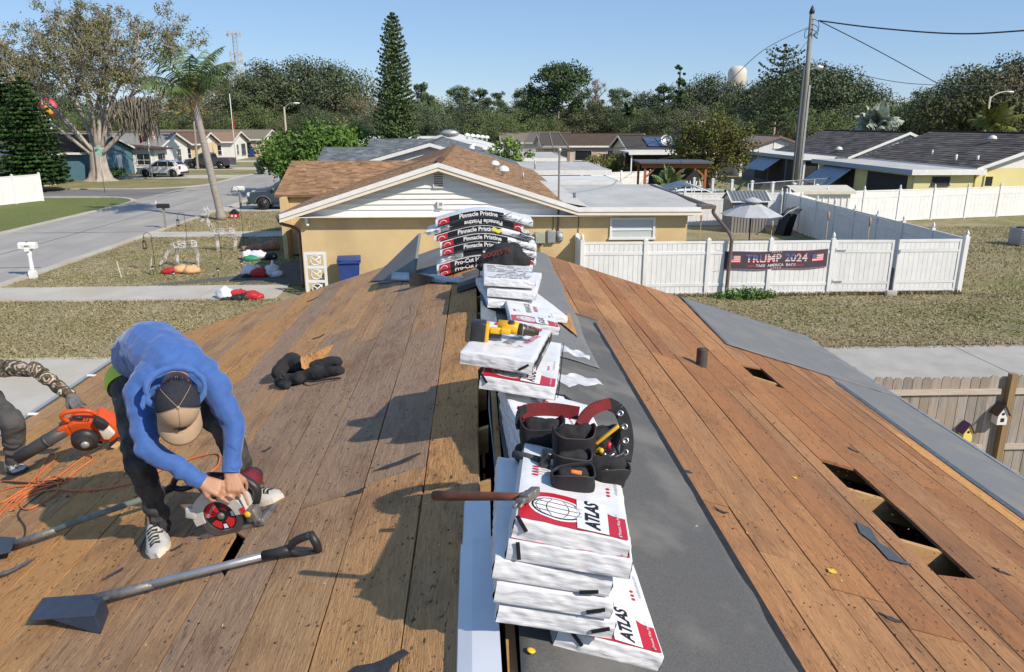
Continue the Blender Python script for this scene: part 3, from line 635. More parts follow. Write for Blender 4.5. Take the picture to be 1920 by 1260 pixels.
# ---- houses across the street
def st_house(label,x0,x1,y0,y1,ze,zr,wall,roof,gm=None,grp=None,**k):
    return gable_house(label,'house',I4,x0,x1,y0,y1,ze,zr,wall,roof,axis='X',gmat=gm,ov=.5,gov=.5,rooftex=False,**k)
b1=st_house('blue stucco house with brown roof and white front door behind the big pale tree',-60,-38.5,77.2,88,2.7,4.3,stucco_blue,sh_brown2)
window(b1,Mwall(-38.5,84.8,1.1,'E'),1.0,2.1,white_paint,white_paint,rail=False,name='front_door'); window(b1,Mwall(-41.2,77.2,1.5,'S'),1.0,1.4,white_vinyl); window(b1,Mwall(-38.5,79.5,1.5,'E'),1.6,1.3,white_vinyl,bars=1)
mb=MB(); mb.box((-37.4,90.2,1.3),(2.4,3.6,2.6)); mb.build('sunroom',white_paint,b1); window(b1,Mwall(-37.4,88.38,1.5,'S'),1.6,1.3,white_vinyl,bars=1); window(b1,Mwall(-36.18,90.2,1.5,'E'),2.2,1.3,white_vinyl,bars=2)
mb=MB(); roof_slab(mb,[(-41,87.8,3.1),(-35.6,87.8,2.65),(-35.6,92.5,2.65),(-41,92.5,3.1)],.14); fixn(mb.build('roof',sh_brown2,b1))
b2=st_house('white house with pale gray roof and white gable behind the white car',-62,-38,94.5,103.5,2.75,4.25,stucco_white,sh_pale,siding_white)
window(b2,Mwall(-38,100.5,1.5,'E'),1.3,1.6,white_vinyl,bars=1); window(b2,Mwall(-41,94.5,1.5,'S'),1.2,1.2,white_vinyl)
b3=st_house('pale yellow house with dark brown roof behind the pickup',-60,-37.2,105.5,113,2.75,4.2,stucco_cream,mat('red_brown_roof',(.17,.095,.07),(.13,.075,.055),scale=2,rough=.9),siding_white)
window(b3,Mwall(-37.2,107.5,1.5,'E'),1.5,1.6,white_vinyl,bars=1); window(b3,Mwall(-39,105.5,1.5,'S'),1.5,1.4,white_vinyl,bars=1)
b4=st_house('cream house with tan brown roof behind the leaning palm',-60,-36.5,117,125,2.75,4.2,stucco_white,mat('tan_brown_roof',(.27,.185,.12),(.22,.15,.1),scale=2,rough=.9),siding_white)
window(b4,Mwall(-36.5,120,1.5,'E'),1.2,1.6,white_vinyl,bars=1); window(b4,Mwall(-36.5,123,1.4,'E'),2.2,1.8,gray_trim,bars=2); window(b4,Mwall(-38.5,117,1.5,'S'),1.2,1.5,white_vinyl)
b5=st_house('pink beige house with tan roof at the far end of the street row',-60,-35.5,130,141,2.8,4.3,stucco_pink,sh_tan,stucco_white)
window(b5,Mwall(-35.5,137,1.4,'E'),2.4,1.8,white_vinyl,bars=2); window(b5,Mwall(-35.5,132.5,1.4,'E'),1.2,1.8,gray_trim); window(b5,Mwall(-38,130,1.4,'S'),1.4,1.6,dark_glass,bars=0)
# near left white gable house, gable end towards us
b6=gable_house('beige house with white siding gable cut by the left edge of the picture','house',I4,-48.6,-38.8,69.2,72.6,2.75,4.2,stucco_beige,sh_brown2,axis='Y',gmat=siding_white,rooftex=False,ov=.5,gov=.5,fasc=.25)
window(b6,Mwall(-40.4,69.2,1.85,'S'),.7,1.0,white_vinyl,rail=False); window(b6,Mwall(-43.0,69.2,3.4,'S'),.55,.7,white_vinyl,screen_dark,rail=False,name='gable_vent')
# ------------------------------------------------------------------ white vinyl fences
def board_mesh(w_,h_,t=.03):
    mb=MB(); e=.006
    mb.add([(-w_/2,-t/2,0),(w_/2,-t/2,0),(w_/2,-t/2,h_),(-w_/2,-t/2,h_),(-w_/2-e,t/2,0),(w_/2+e,t/2,0),(w_/2+e,t/2,h_),(-w_/2-e,t/2,h_)],[(0,1,2,3),(5,4,7,6),(1,5,6,2),(4,0,3,7),(3,2,6,7)])
    me=bpy.data.meshes.new('board'); me.from_pydata([tuple(v) for v in mb.v],[],mb.f); me.materials.append(white_vinyl); return me
def cap(mb,x,y,z,s=.065,point=True):
    mb.box((x,y,z+.015),(s*2.3,s*2.3,.03))
    if point: mb.lathe([(s*.8,.03),(s*.55,.06),(s*.95,.1),(s*.75,.16),(s*.25,.22),(0,.25)],(x,y,z),8)
    else: mb.add([(x-s,y-s,z+.03),(x+s,y-s,z+.03),(x+s,y+s,z+.03),(x-s,y+s,z+.03),(x,y,z+.09)],[(0,1,4),(1,2,4),(2,3,4),(3,0,4)])
def vinyl(label,a,b,n,hz=1.83,rails=(.08,1.45,1.80),boards=True,points=None,bw=.165,posts=None,gates=(),group=None,cat='fence',side=-1):
    """fence from a to b (ground points) made of n bays"""
    a=Vector((*a,0)); b=Vector((*b,0)); d=(b-a); L=d.length; x=d/L; ang=math.atan2(x.y,x.x)
    M=Matrix.Translation(a)@Matrix.Rotation(ang,4,'Z')
    f=thing('fence',label,cat,mat=M,group=group)
    me={}
    for i in range(n+1):
        mb=MB(); u=L*i/n; mb.box((u,0,(hz+.04)/2),(.127,.127,hz+.04)); cap(mb,u,0,hz+.04,.06,point=(points is None or i in points)); mb.build('post',white_vinyl,f)
    for i in range(n):
        u0=L*i/n+.066; u1=L*(i+1)/n-.066
        for z in rails:
            mb=MB(); mb.box(((u0+u1)/2,0,z),(u1-u0,.06,.10 if z<1.7 or n==0 else .07)); mb.build('rail',white_vinyl,f)
        zs=sorted(rails); lo,hi=zs[0]-.04,zs[-1]
        if boards:
            k=max(1,round((u1-u0)/bw)); ww=(u1-u0)/k
            for z0,z1 in [(zs[j]+.05,zs[j+1]-.05) for j in range(len(zs)-1)]:
                key=(round(ww,3),round(z1-z0,3))
                if key not in me: me[key]=board_mesh(ww-.010,z1-z0)
                for j in range(k):
                    link('board',me[key],f,mat=Matrix.Translation((u0+(j+.5)*ww,random.uniform(-.002,.002),z0)))
        else:
            for z0,z1 in [(zs[j]+.05,zs[j+1]-.05) for j in range(len(zs)-1)]:
                mb=MB(); k=max(1,round((u1-u0)/.3))
                for j in range(k): mb.box((u0+(j+.5)*(u1-u0)/k,0,(z0+z1)/2),((u1-u0)/k-.012,.03,z1-z0))
                mb.box(((u0+u1)/2,.004,(z0+z1)/2),(u1-u0,.012,z1-z0)); mb.build('panel',white_vinyl,f)
    return f
FY=24.05
def yline(x): return FY
fA=vinyl('white vinyl privacy fence bays carrying the dark election banner',(3.38,FY),(11.72,FY),4,rails=(.08,.38,1.45,1.80),points=(0,4))
# gate pair and last bay
def gate(label,x0,x1,ang,hinge,nm='gate'):
    f=thing(nm,label,'gate',(hinge,FY,0),ang)
    s=1 if x1>x0 else -1; L=abs(x1-x0)
    for z in (.15,.42,1.47,1.80):
        mb=MB(); mb.box((s*L/2,0,z),(L-.11,.06,.09)); mb.build('rail',white_vinyl,f)
    for u in (.04,L-.04): mb=MB(); mb.box((s*u,0,.95),(.07,.07,1.78)); mb.build('post',white_vinyl,f)
    k=round((L-.16)/.16); ww=(L-.16)/k
    for z0,z1 in [(.20,.37),(.47,1.42),(1.52,1.75)]:
        m_=board_mesh(ww-.01,z1-z0)
        for j in range(k): link('board',m_,f,mat=Matrix.Translation((s*(.08+(j+.5)*ww),0,z0)))
    return f
g1=gate('white vinyl gate leaf hinged at the pointed post right of the banner',0,1.95,R(-3),11.80)
for z in (.45,1.5): mb=MB(); mb.box((.18,-.045,z),(.34,.02,.045)); mb.box((0.0,-.045,z),(.06,.03,.14)); mb.build('hinge',galv,g1)
g2=gate('white vinyl gate leaf at the far right end hung on the corner post',0,-2.15,R(0),16.1)
mb=MB(); mb.box((-2.11,-.05,1.45),(.06,.04,.12)); mb.build('latch',galv,g2)
mb=MB(); mb.box((16.25,FY,.95),(.14,.14,1.9)); cap(mb,16.25,FY,1.9,.06,False); tag(mb.build('fence_post',white_vinyl),'thick white corner post at the right end of the gate','post')
fR=vinyl('short white return panel in shade between fence and tan stucco wall',(3.38,FY+.15),(3.38,25.3),1,points=())
fS=vinyl('long shaded white fence side running away behind the gate',(16.4,FY+.2),(16.95,40.7),8,boards=True,bw=.3)
fB=vinyl('white back fence bay row running right below the yellow house',(17.2,40.9),(36.5,45.6),8,boards=True,bw=.3,rails=(.08,1.45,1.80))
fC=vinyl('white back fence behind the umbrella and small shed',(8.8,41.4),(16.8,41.0),3,boards=True,bw=.3)
fD=vinyl('white fence at the left edge beside the green lawn',(-35.5,47.0),(-31.8,57.0),5,points=(),boards=True,bw=.4,hz=1.95,rails=(.08,1.9))
fE=vinyl('white fence in the far yard next to the pergola',(8.8,58),(13.8,60),2,points=(),boards=False)
# fence post caps row in middle yard (seen as a line of white heads)
for k in range(8):
    mb=MB(); mb.box((0,0,1.0),(.14,.14,2.0)); cap(mb,0,0,2.0,.09,False)
    o=tag(mb.build('fence_post',white_vinyl),'white square fence post with flat cap in the middle yard row','post','white capped posts in a row beyond the back fence'); o.location=(13.4+k*.95,50.5-k*.95,0)
# chain link fence with top rail
cl=thing('chain_link_fence','gray chain link fence before the gray screened porch','fence',(17.6,48.5,0),R(32))
for i in range(6): mb=MB(); mb.tube([(i*2.4,0,0),(i*2.4,0,1.75)],.04,6); mb.build('post',galv,cl)
mb=MB(); mb.tube([(0,0,1.72),(12,0,1.72)],.03,6); mb.build('rail',galv,cl)
mb=MB()
for i in range(60):
    for s in(0,1):
        x0=i*.2; mb.tube([(x0,0,.05 if s else 1.7),(min(x0+1.65,12),0,1.7 if s else .05)],.006,3,cap=False)
mb.build('wire_mesh',galv,cl,kind='stuff')
# ---- the banner
bm_=mat('banner_cloth',(.075,.06,.075),(.055,.045,.055),scale=3,rough=.6)
bred=mat('banner_red',(.62,.10,.11),rough=.6); bwhite=mat('banner_white',(.72,.68,.70),rough=.6); bblue=mat('banner_blue',(.09,.13,.28),rough=.6)
ban=thing('banner','dark red and black banner with flags reading TRUMP 2024 on the white fence','banner',(8.10,FY-.045,1.48-.58))
BW,BH=3.46,.60
def bfn(v):
    u=v.x/BW; return Vector((v.x,v.y-.012*math.sin(u*9)-.03*math.sin(u*math.pi)*(1),v.z+.035*u*0+ .05*(u)-.025*math.sin(u*math.pi)+.01*math.sin(u*14)))
mb=MB(); mb.grid(lambda a,b:bfn(Vector((a*BW,-.004,b*BH))),40,6); mb.grid(lambda a,b:bfn(Vector((a*BW,.004,b*BH))),40,6); mb.build('cloth',bm_,ban)
mb=MB()
for z0,z1 in ((.0,.018),(BH-.018,BH)): mb.grid(lambda a,b:bfn(Vector((a*BW,-.007,z0+(z1-z0)*b))),30,1)
mb.build('hem',mat('banner_hem',(.35,.12,.2),rough=.6),ban)
RX=Matrix.Rotation(R(90),4,'X')
def bt(txt,x,z,size,m,off=-.012,**k):
    mb=MB(); put_text(mb,txt,Matrix.Translation((x,off,z))@RX,size,fn=bfn,**k); return mb.build('lettering',m,ban)
bt('TRUMP 2024',BW*.5,.345,.36,bred,bold=.012,sp=1.06)
bt('TAKE  AMERICA  BACK',BW*.5,.125,.125,bwhite,bold=.002,sp=1.05)
# white and blue bands across the letters
vs,fs=text_mesh('TRUMP 2024',.36,bold=.012,sp=1.06)
def bands():
    bmx=bmesh.new(); V=[bmx.verts.new(v) for v in vs]
    for f in fs:
        try: bmx.faces.new([V[i] for i in f])
        except Exception: pass
    zs=[-.13+.037*i for i in range(8)]
    for z in zs: bmesh.ops.bisect_plane(bmx,geom=bmx.verts[:]+bmx.edges[:]+bmx.faces[:],plane_co=(0,z,0),plane_no=(0,1,0))
    bmesh.ops.bisect_plane(bmx,geom=bmx.verts[:]+bmx.edges[:]+bmx.faces[:],plane_co=(-.42,0,0),plane_no=(1,0,0))
    bmesh.ops.bisect_plane(bmx,geom=bmx.verts[:]+bmx.edges[:]+bmx.faces[:],plane_co=(.62,0,0),plane_no=(1,0,0))
    W,B=MB(),MB()
    bmx.verts.index_update()
    for f in bmx.faces:
        c=f.calc_center_median(); k=int((c.y+.13)//.037)
        pts=[bfn(Matrix.Translation((BW*.5,-.0165,.345))@RX@v.co) for v in f.verts]
        blue=c.y>.0 and (c.x<-.42 or .3<c.x<.62)
        if blue: B.add(pts,[tuple(range(len(pts)))])
        elif k%2==1: W.add(pts,[tuple(range(len(pts)))])
    W.build('letter_stripe',bwhite,ban,kind='stuff'); B.build('letter_stripe',bblue,ban,kind='stuff'); bmx.free()
bands()
for x0 in (.14,2.93):
    mb=MB(); fw,fh=.38,.24; zz=.22
    def q(a,b,c,d,off,mm): mb.add([bfn(Vector(p)) for p in [(a,off,c),(b,off,c),(b,off,d),(a,off,d)]],[(0,1,2,3)],mm)
    for i in range(7): q(x0,x0+fw,zz+fh*i/7,zz+fh*(i+1)/7,-.014,i%2)
    q(x0,x0+fw*.42,zz+fh*.45,zz+fh,-.018,2); mb.build('printed_flag',[bred,bwhite,bblue],ban)
mb=MB()
for k in range(5):
    for z in (.565,.035):
        c=Vector((BW*.5+(k-2)*.075,-.014,z)); r1,r2=.026,.011
        pts=[bfn(c+Vector((math.sin(math.pi*j/5)*(r1 if j%2==0 else r2),0,math.cos(math.pi*j/5)*(r1 if j%2==0 else r2)))) for j in range(10)]
        mb.add(pts,[tuple(range(10))])
mb.build('printed_star',bwhite,ban)
mb=MB()
for x0 in (.78,2.26):
    for j in range(3): mb.add([bfn(Vector(p)) for p in [(x0,-.014,.14-j*.022),(x0+.4,-.014,.14-j*.022+.008),(x0+.4,-.014,.132-j*.022+.008),(x0,-.014,.130-j*.022)]],[(0,1,2,3)])
mb.build('printed_stroke',bred,ban)
mb=MB()
for a,b in [((0,-.01,BH),(-.3,.02,BH+.05)),((0,-.01,0),(-.35,.02,-.08)),((BW,-.01,BH+.05),(BW+.15,.02,BH+.08)),((BW,-.01,.05),(BW+.13,.02,.03))]: mb.tube([a,b],.004,4)
mb.build('tie_string',galv,ban)
# ---- weathered picket fence, lower right
wood_g=mat('weathered_cedar',(.38,.34,.30),(.22,.195,.17),scale=3.2,rough=.92,var=.22,stretch=(9,9,.55),bump=.5,bscale=26,bstretch=(6,6,.35),c3=(.33,.26,.20),s3=2.2,bdist=.008)
wood_rail=mat('pale_rail',(.56,.49,.41),(.40,.34,.28),scale=4,rough=.9,stretch=(.5,8,8),bump=.4,bscale=20,bstretch=(.4,5,5))
wood_post=mat('treated_post',(.30,.205,.10),(.22,.15,.08),scale=4,rough=.9,stretch=(8,8,.5),bump=.3,bscale=20,bstretch=(5,5,.3))
wf=thing('wooden_fence','weathered gray dog ear picket fence with pale rails beside the driveway','fence',(5.2,10.62,0),R(-.6))
rg=random.Random(9)
for i in range(36):
    w_=.142; x=i*.153; hh=1.80+rg.uniform(-.02,.02); lean=rg.uniform(-.006,.006); c_=.035
    mb=MB(); mb.prism([(x-w_/2,0,0),(x+w_/2,0,0),(x+w_/2+lean,0,hh-c_),(x+w_/2-c_+lean,0,hh),(x-w_/2+c_+lean,0,hh),(x-w_/2+lean,0,hh-c_)],(0,.018,0)); p=mb.build('picket',wood_g,wf); fixn(p)
for z,x0,x1 in [(1.56,0,2.86),(.62,0,2.72),(.62,3.06,5.4),(1.56,3.06,5.4)]:
    mb=MB(); mb.box(((x0+x1)/2,-.022,z),(x1-x0,.04,.085)); mb.build('rail',wood_rail,wf)
for x in (2.99,5.4): mb=MB(); mb.box((x,-.055,.93),(.10,.10,1.86)); mb.build('post',wood_post,wf)
# birdhouses
def birdhouse(label,loc,rot,wallm,roofm,s=1.0,holes=2):
    b=thing('birdhouse',label,'birdhouse',loc,rot)
    w_,d,h_=.13*s,.12*s,.16*s; p=.11*s
    mb=MB(); mb.prism([(-w_/2,-d,0),(w_/2,-d,0),(w_/2,-d,h_),(0,-d,h_+p*.9),(-w_/2,-d,h_)],(0,d,0)); fixn(mb.build('body',wallm,b))
    for sgn in(-1,1):
        n=5
        for i in range(n):
            y0=-d-.025*s+(d+.05*s)*i/n; y1=-d-.025*s+(d+.05*s)*(i+1)/n-.002
            mb=MB(); mb.prism([(0,y0,h_+p+.012),(sgn*(w_/2+.03),y0,h_-.03),(sgn*(w_/2+.03),y0,h_-.045),(0,y0,h_+p-.005)],(0,y1-y0,0)); fixn(mb.build('roof_slat',roofm,b))
    mb=MB(); mb.lathe([(.02*s,0),(.02*s,.004)],(0,-d-.001,h_*.95),10,rot=Matrix.Rotation(R(90),3,'X')); mb.build('entrance_hole',black,b)
    if holes>1: mb=MB(); mb.box((0,-d-.003,h_*.42),(.045*s,.006,.05*s)); mb.build('little_window',black,b)
    return b
b=birdhouse('small white birdhouse with brown slatted roof on the picket fence',tuple(gy(1866,790,10.56)+Vector((0,0,0))),0,white_paint,mat('bh_brown',(.12,.07,.05),(.09,.05,.04),scale=8,rough=.8),1.2)
b=birdhouse('small yellow birdhouse with purple roof on the picket fence',tuple(gy(1803,822,10.56)),0,mat('bh_yellow',(.75,.60,.14),rough=.7),mat('bh_purple',(.13,.06,.16),rough=.7),1.1,1)
# wooden fence in the middle distance
wd=thing('wooden_fence','reddish brown board fence in front of the low house with brown roof','fence',(14.6,88.5,0),R(-6))
red_wood=mat('red_wood',(.30,.15,.10),(.22,.11,.08),scale=3,rough=.9,var=.15,stretch=(6,6,.5))
for i in range(42): mb=MB(); mb.box((i*.3,0,1.0+.03*math.sin(i*3)),(.28,.03,2.0)); mb.build('board',red_wood,wd)
# ------------------------------------------------------------------ cars
tyre=mat('tyre',(.02,.02,.021),(.03,.03,.03),scale=20,rough=.85)
def paint(name,c): return mat(name,c,None,rough=.4,metal=0,coat=.2,spec=.35)
headm=mat('headlight',(.65,.62,.58),rough=.1,spec=.8); tailm=mat('taillight',(.45,.03,.03),rough=.2)
def vehicle(label,cat,name,loc,rot,kind,pm,trim,L=4.6,H=1.68,W=1.85,wr=.36,cut=None):
    """nose towards local -x; side profile lofted in section, arches cut round the wheels"""
    v=thing(name,label,cat,loc,rot)
    z0=.24 if kind=='suv' else .36
    if kind=='suv':
        fx,rx=-L/2+.9,L/2-.85; belt=[(-L/2,.62),(-L/2+.03,.80),(-L/2+.35,.93),(-L/2+1.25,1.04),(-.6,1.06),(1.0,1.08),(L/2-.25,1.12),(L/2-.02,1.0),(L/2,.7)]
        roof=[(-L/2+1.12,1.04),(-L/2+1.75,1.45),(-L/2+2.2,H-.06),(-.1,H),(1.1,H-.02),(L/2-.62,H-.12),(L/2-.18,1.22),(L/2-.12,1.1)]
    else:
        fx,rx=-L/2+1.02,L/2-1.25; belt=[(-L/2,.75),(-L/2+.02,1.0),(-L/2+.25,1.12),(-L/2+1.5,1.2),(-.2,1.24),(.55,1.24),(.62,1.30),(L/2-.05,1.30),(L/2,.78)]
        roof=[(-L/2+1.25,1.2),(-L/2+1.9,1.72),(-L/2+2.3,H),(.15,H-.02),(.48,H-.12),(.60,1.24)]
    # body side outline with arches
    def arch(cx,r,n=9): return [(cx+r*math.cos(math.pi*i/n),wr+r*math.sin(math.pi*i/n)) for i in range(n+1)]
    bottom=[(L/2-.03,z0+.12)]+[(rx+wr*1.22,z0)]+arch(rx,wr*1.22)+[(fx+wr*1.22,z0)]+arch(fx,wr*1.22)+[(fx-wr*1.22,z0),(-L/2+.04,z0+.1)]
    prof=belt+bottom
    prof=[(x,z) for x,z in prof]
    # shell: two side faces inset by tumblehome + strip round
    mb=MB(); hw=W/2; n=len(prof)
    def side(z): return hw-.03 if z>.95 else hw
    vsL=[(x,-(side(z)-(.10 if abs(x)>L/2-.15 else 0)),z) for x,z in prof]; vsR=[(x,-y,z) for x,y,z in vsL]
    mb.add(vsL+vsR,[tuple(range(n)),tuple(range(n,2*n))[::-1]]+[((i+1)%n,i,i+n,(i+1)%n+n) for i in range(n)])
    body=mb.build('body',pm,v); fixn(body)
    bv=body.modifiers.new('bevel','BEVEL'); bv.width=.045; bv.segments=3; bv.limit_method='ANGLE'; bv.angle_limit=R(30)
    for p in body.data.polygons: p.use_smooth=True
    # cabin
    mb=MB(); n=len(roof); tw=hw-.10; 
    def cw(z): return hw-.05-(z-1.1)*.32
    vsL=[(x,-cw(z),z) for x,z in roof]; vsR=[(x,-y,z) for x,y,z in vsL]
    mb.add(vsL+vsR,[tuple(range(n)),tuple(range(n,2*n))[::-1]]+[((i+1)%n,i,i+n,(i+1)%n+n) for i in range(n)])
    cab=mb.build('cabin',pm,v); fixn(cab); bv=cab.modifiers.new('bevel','BEVEL'); bv.width=.05; bv.segments=3; bv.limit_method='ANGLE'; bv.angle_limit=R(25)
    for p in cab.data.polygons: p.use_smooth=True
    # side windows
    zb=1.12 if kind=='suv' else 1.27; zt=H-.13
    xs=[(-L/2+1.75,-.05),(.02,.98),(1.05,L/2-.55)] if kind=='suv' else [(-L/2+1.85,-.45),(-.38,.42)]
    for s in(-1,1):
        for i,(a,b) in enumerate(xs):
            sl1=.42 if i==0 else .0; sl2=.35 if (kind=='suv' and i==len(xs)-1) else 0
            pts=[(a-.12 if i==0 else a,zb),(b,zb),(b-sl2,zt),(a+sl1,zt)]
            mb=MB(); P=[(x,s*(cw(z)+.008),z) for x,z in pts]; mb.prism(P,(0,s*.006,0)); fixn(mb.build('side_window',dark_glass,v))
    # windscreen & rear
    def pane(i,nm,dx):
        (xa,za),(xb,zb_)=roof[i],roof[i+1]
        a=.12;b=.88; xa2,za2=xa+(xb-xa)*a,za+(zb_-za)*a; xb2,zb2=xa+(xb-xa)*b,za+(zb_-za)*b
        nx,nz=-(zb_-za),(xb-xa); l=math.hypot(nx,nz); nx,nz=nx/l*.012,nz/l*.012
        mb=MB(); mb.add([(xa2+nx,-cw(za2)+.1,za2+nz),(xa2+nx,cw(za2)-.1,za2+nz),(xb2+nx,cw(zb2)-.1,zb2+nz),(xb2+nx,-cw(zb2)+.1,zb2+nz)],[(0,1,2,3)]); mb.build(nm,dark_glass,v)
    pane(0,'windscreen',0)
    pane(len(roof)-3 if kind=='suv' else len(roof)-2,'rear_window',0)
    # wheels
    for cx in (fx,rx):
        for s in(-1,1):
            RXm=Matrix.Rotation(R(90),3,'X')
            mb=MB(); mb.lathe([(wr*.62,-.11),(wr*.93,-.11),(wr,-.08),(wr,.08),(wr*.93,.11),(wr*.62,.11)],(cx,s*(hw-.12),wr),20,rot=RXm); wh=mb.build('wheel',tyre,v)
            mb=MB(); mb.lathe([(0,-.02),(wr*.2,-.0),(wr*.62,-.02),(wr*.65,.06)] ,(cx,s*(hw-.03),wr),20,rot=RXm if s<0 else RXm,mat=1)
            for k in range(5):
                a=2*math.pi*k/5+.3; mb.beam((cx,s*(hw-.0),wr),(cx+math.cos(a)*wr*.6,s*(hw-.005),wr+math.sin(a)*wr*.6),wr*.17,.03,up=(0,1,0),mat=0)
            mb.lathe([(wr*.58,-.02),(wr*.66,-.02),(wr*.66,.02),(wr*.58,.02)],(cx,s*(hw-.01),wr),20,rot=RXm); mb.build('rim',[chrome if kind!='suv' else galv,black],wh)
            if trim: 
                mb=MB(); pts=[(cx+wr*1.26*math.cos(math.pi*i/10),s*(hw+.0),wr+wr*1.26*math.sin(math.pi*i/10)) for i in range(11)]; mb.tube(pts,.035,5); mb.build('arch_trim',trim,v)
    for s in(-1,1):
        mb=MB(); mb.box((-L/2+.12,s*(hw-.28),.86 if kind=='suv' else .98),(.26,.42,.17 if kind=='suv' else .26),bev=.05); mb.build('headlight',headm,v)
        mb=MB(); mb.box((L/2-.06,s*(hw-.14),.98 if kind=='suv' else 1.12),(.12,.2,.34),bev=.02); mb.build('taillight',tailm,v)
        mb=MB(); mb.box((-L/2+1.75,s*(hw+.06),1.12 if kind=='suv' else 1.33),(.12,.2,.16),bev=.03); mb.build('mirror',trim or pm,v)
        mb=MB(); mb.box((0,s*(hw+.002),.42 if kind!='suv' else .34),(L-2.9,.04,.16)); mb.build('sill',black,v)
        for xd in ((-.02,) if kind=='suv' else (-.42,)):
            for dx in (xd-.95,xd,xd+1.0): mb=MB(); mb.box((dx,s*(side(.7)+.001),.72),(.012,.006,.62)); mb.build('door_gap',black,v)
    mb=MB(); mb.box((-L/2-.01,0,.42),(.14,W-.15,.22),bev=.04); mb.build('front_bumper',black if kind=='suv' else pm,v)
    mb=MB(); mb.box((L/2+.01,0,.45),(.14,W-.15,.2),bev=.04); mb.build('rear_bumper',black if kind=='suv' else chrome,v)
    mb=MB(); mb.box((-L/2-.0,0,.72 if kind=='suv' else .86),(.06,W*.5,.2 if kind=='suv' else .34),bev=.02); mb.build('grille',black,v)
    if kind=='truck':
        mb=MB(); mb.box((L/2-.95,0,1.305),(1.75,W-.3,.012)); mb.build('truck_bed',black,v)
    return v
vehicle('white SUV parked on the driveway of the blue house','car','parked_car',(-32.9,81.9,.03),R(-6),'suv',mat('white_car_paint',(.80,.80,.79),rough=.35,coat=.3),black,L=4.7,H=1.70)
vehicle('dark blue gray pickup truck parked beyond the white car','pickup truck','pickup_truck',(-32.8,96.3,.03),R(-8),'truck',paint('slate_paint',(.055,.065,.085)),black,L=5.9,H=1.93,W=2.0,wr=.41)
vehicle('dark green pickup truck with white racks half hidden by the brown roof wing','pickup truck','pickup_truck',(-12.25,51.2,.03),R(3),'truck',paint('green_slate_paint',(.045,.065,.078)),mat('grey_flare',(.13,.14,.15),rough=.5),L=5.6,H=1.92,W=2.0,wr=.40)
# ------------------------------------------------------------------ street furniture
def mailbox_white():
    m=thing('mailbox','white column mailbox with house number plate beside the street at the left','mailbox',tuple(gz(63,521)),R(2),group=None)
    pv=white_vinyl
    mb=MB(); mb.box((0,0,.12),(.22,.22,.24)); mb.box((0,0,.27),(.18,.18,.06)); mb.lathe([(.09,.3),(.075,.34),(.07,.8),(.085,.86),(.085,1.0)],(0,0,0),12); mb.box((0,0,1.06),(.16,.3,.10)); mb.build('post',pv,m)
    mb=MB(); 
    prof=[(-.11,0),(.11,0),(.11,.14)]+[(.11*math.cos(a*math.pi/8),.14+.09*math.sin(a*math.pi/8)) for a in range(1,8)]+[(-.11,.14)]
    mb.prism([(-.30,x,1.11+z) for x,z in prof],(.60,0,0)); fixn(mb.build('box',pv,m))
    mb=MB(); mb.box((.0,-.113,1.20),(.34,.008,.09)); mb.build('number_plate',mat('plate_pale',(.62,.6,.58),rough=.5),m)
    mb=MB(); put_text(mb,'4626',Matrix.Translation((0,-.119,1.20))@RX,.085,bold=.003); mb.build('lettering',black,m)
    mb=MB(); mb.tube([(0,-.08,1.33),(-.03,-.02,1.37),(0,.05,1.34)],.012,5); mb.build('ornament',mat('mb_red',(.4,.04,.03),rough=.5),m)
mailbox_white()
def mbox2(label,p,m1,post,flag=True,s=1.0):
    m=thing('mailbox',label,'mailbox',tuple(p),R(-4),scale=s)
    mb=MB(); mb.box((0,0,.5),(.09,.09,1.0)); mb.build('post',post,m)
    prof=[(-.1,0),(.1,0),(.1,.12)]+[(.1*math.cos(a*math.pi/8),.12+.09*math.sin(a*math.pi/8)) for a in range(1,8)]+[(-.1,.12)]
    mb=MB(); mb.prism([(-.28,x,1.0+z) for x,z in prof],(.56,0,0)); fixn(mb.build('box',m1,m))
    if flag: mb=MB(); mb.box((-.26,-.12,1.28),(.05,.02,.16)); mb.build('flag',white_paint,m)
graypost=mat('gray_wood_post',(.32,.29,.26),(.24,.22,.2),scale=8,rough=.9)
mbox2('black mailbox on gray wooden post at the kerb',gz(311,429),black,graypost,s=1.12)
mbox2('white mailbox on a thin post beyond the leaning palm',gz(452,392),white_paint,graypost,False,s=1.25)
def lamp(label,base,h,arm,rot,s=1):
    l=thing('street_lamp',label,'street lamp',base,rot)
    mb=MB(); mb.tube([(0,0,0),(0,0,h)],[.16,.10],8); mb.build('pole',mat('pale_wood_pole',(.45,.39,.30),(.36,.31,.24),scale=5,rough=.9),l)
    P=spline([(0,0,h-.3),(.25*arm,0,h+.15),(.65*arm,0,h+.42),(arm,0,h+.45)],5); mb=MB(); mb.tube(P,.05,6); mb.build('arm',galv,l)
    mb=MB(); mb.ball((arm+.3,0,h+.43),(.42,.16,.10)); mb.build('lamp_head',white_paint,l)
lamp('street lamp with curved arm above the hedge on the left',tuple(gy(543,330,95)-Vector((0,0,gy(543,330,95).z))),7.3,1.2,0)
lamp('street lamp with curved arm above the rust roofed house',(43.2,110,0),6.6,1.8,0)
lamp('street lamp on a leaning pale pole at the right edge',(50.8,75,0),8.0,2.0,R(10))
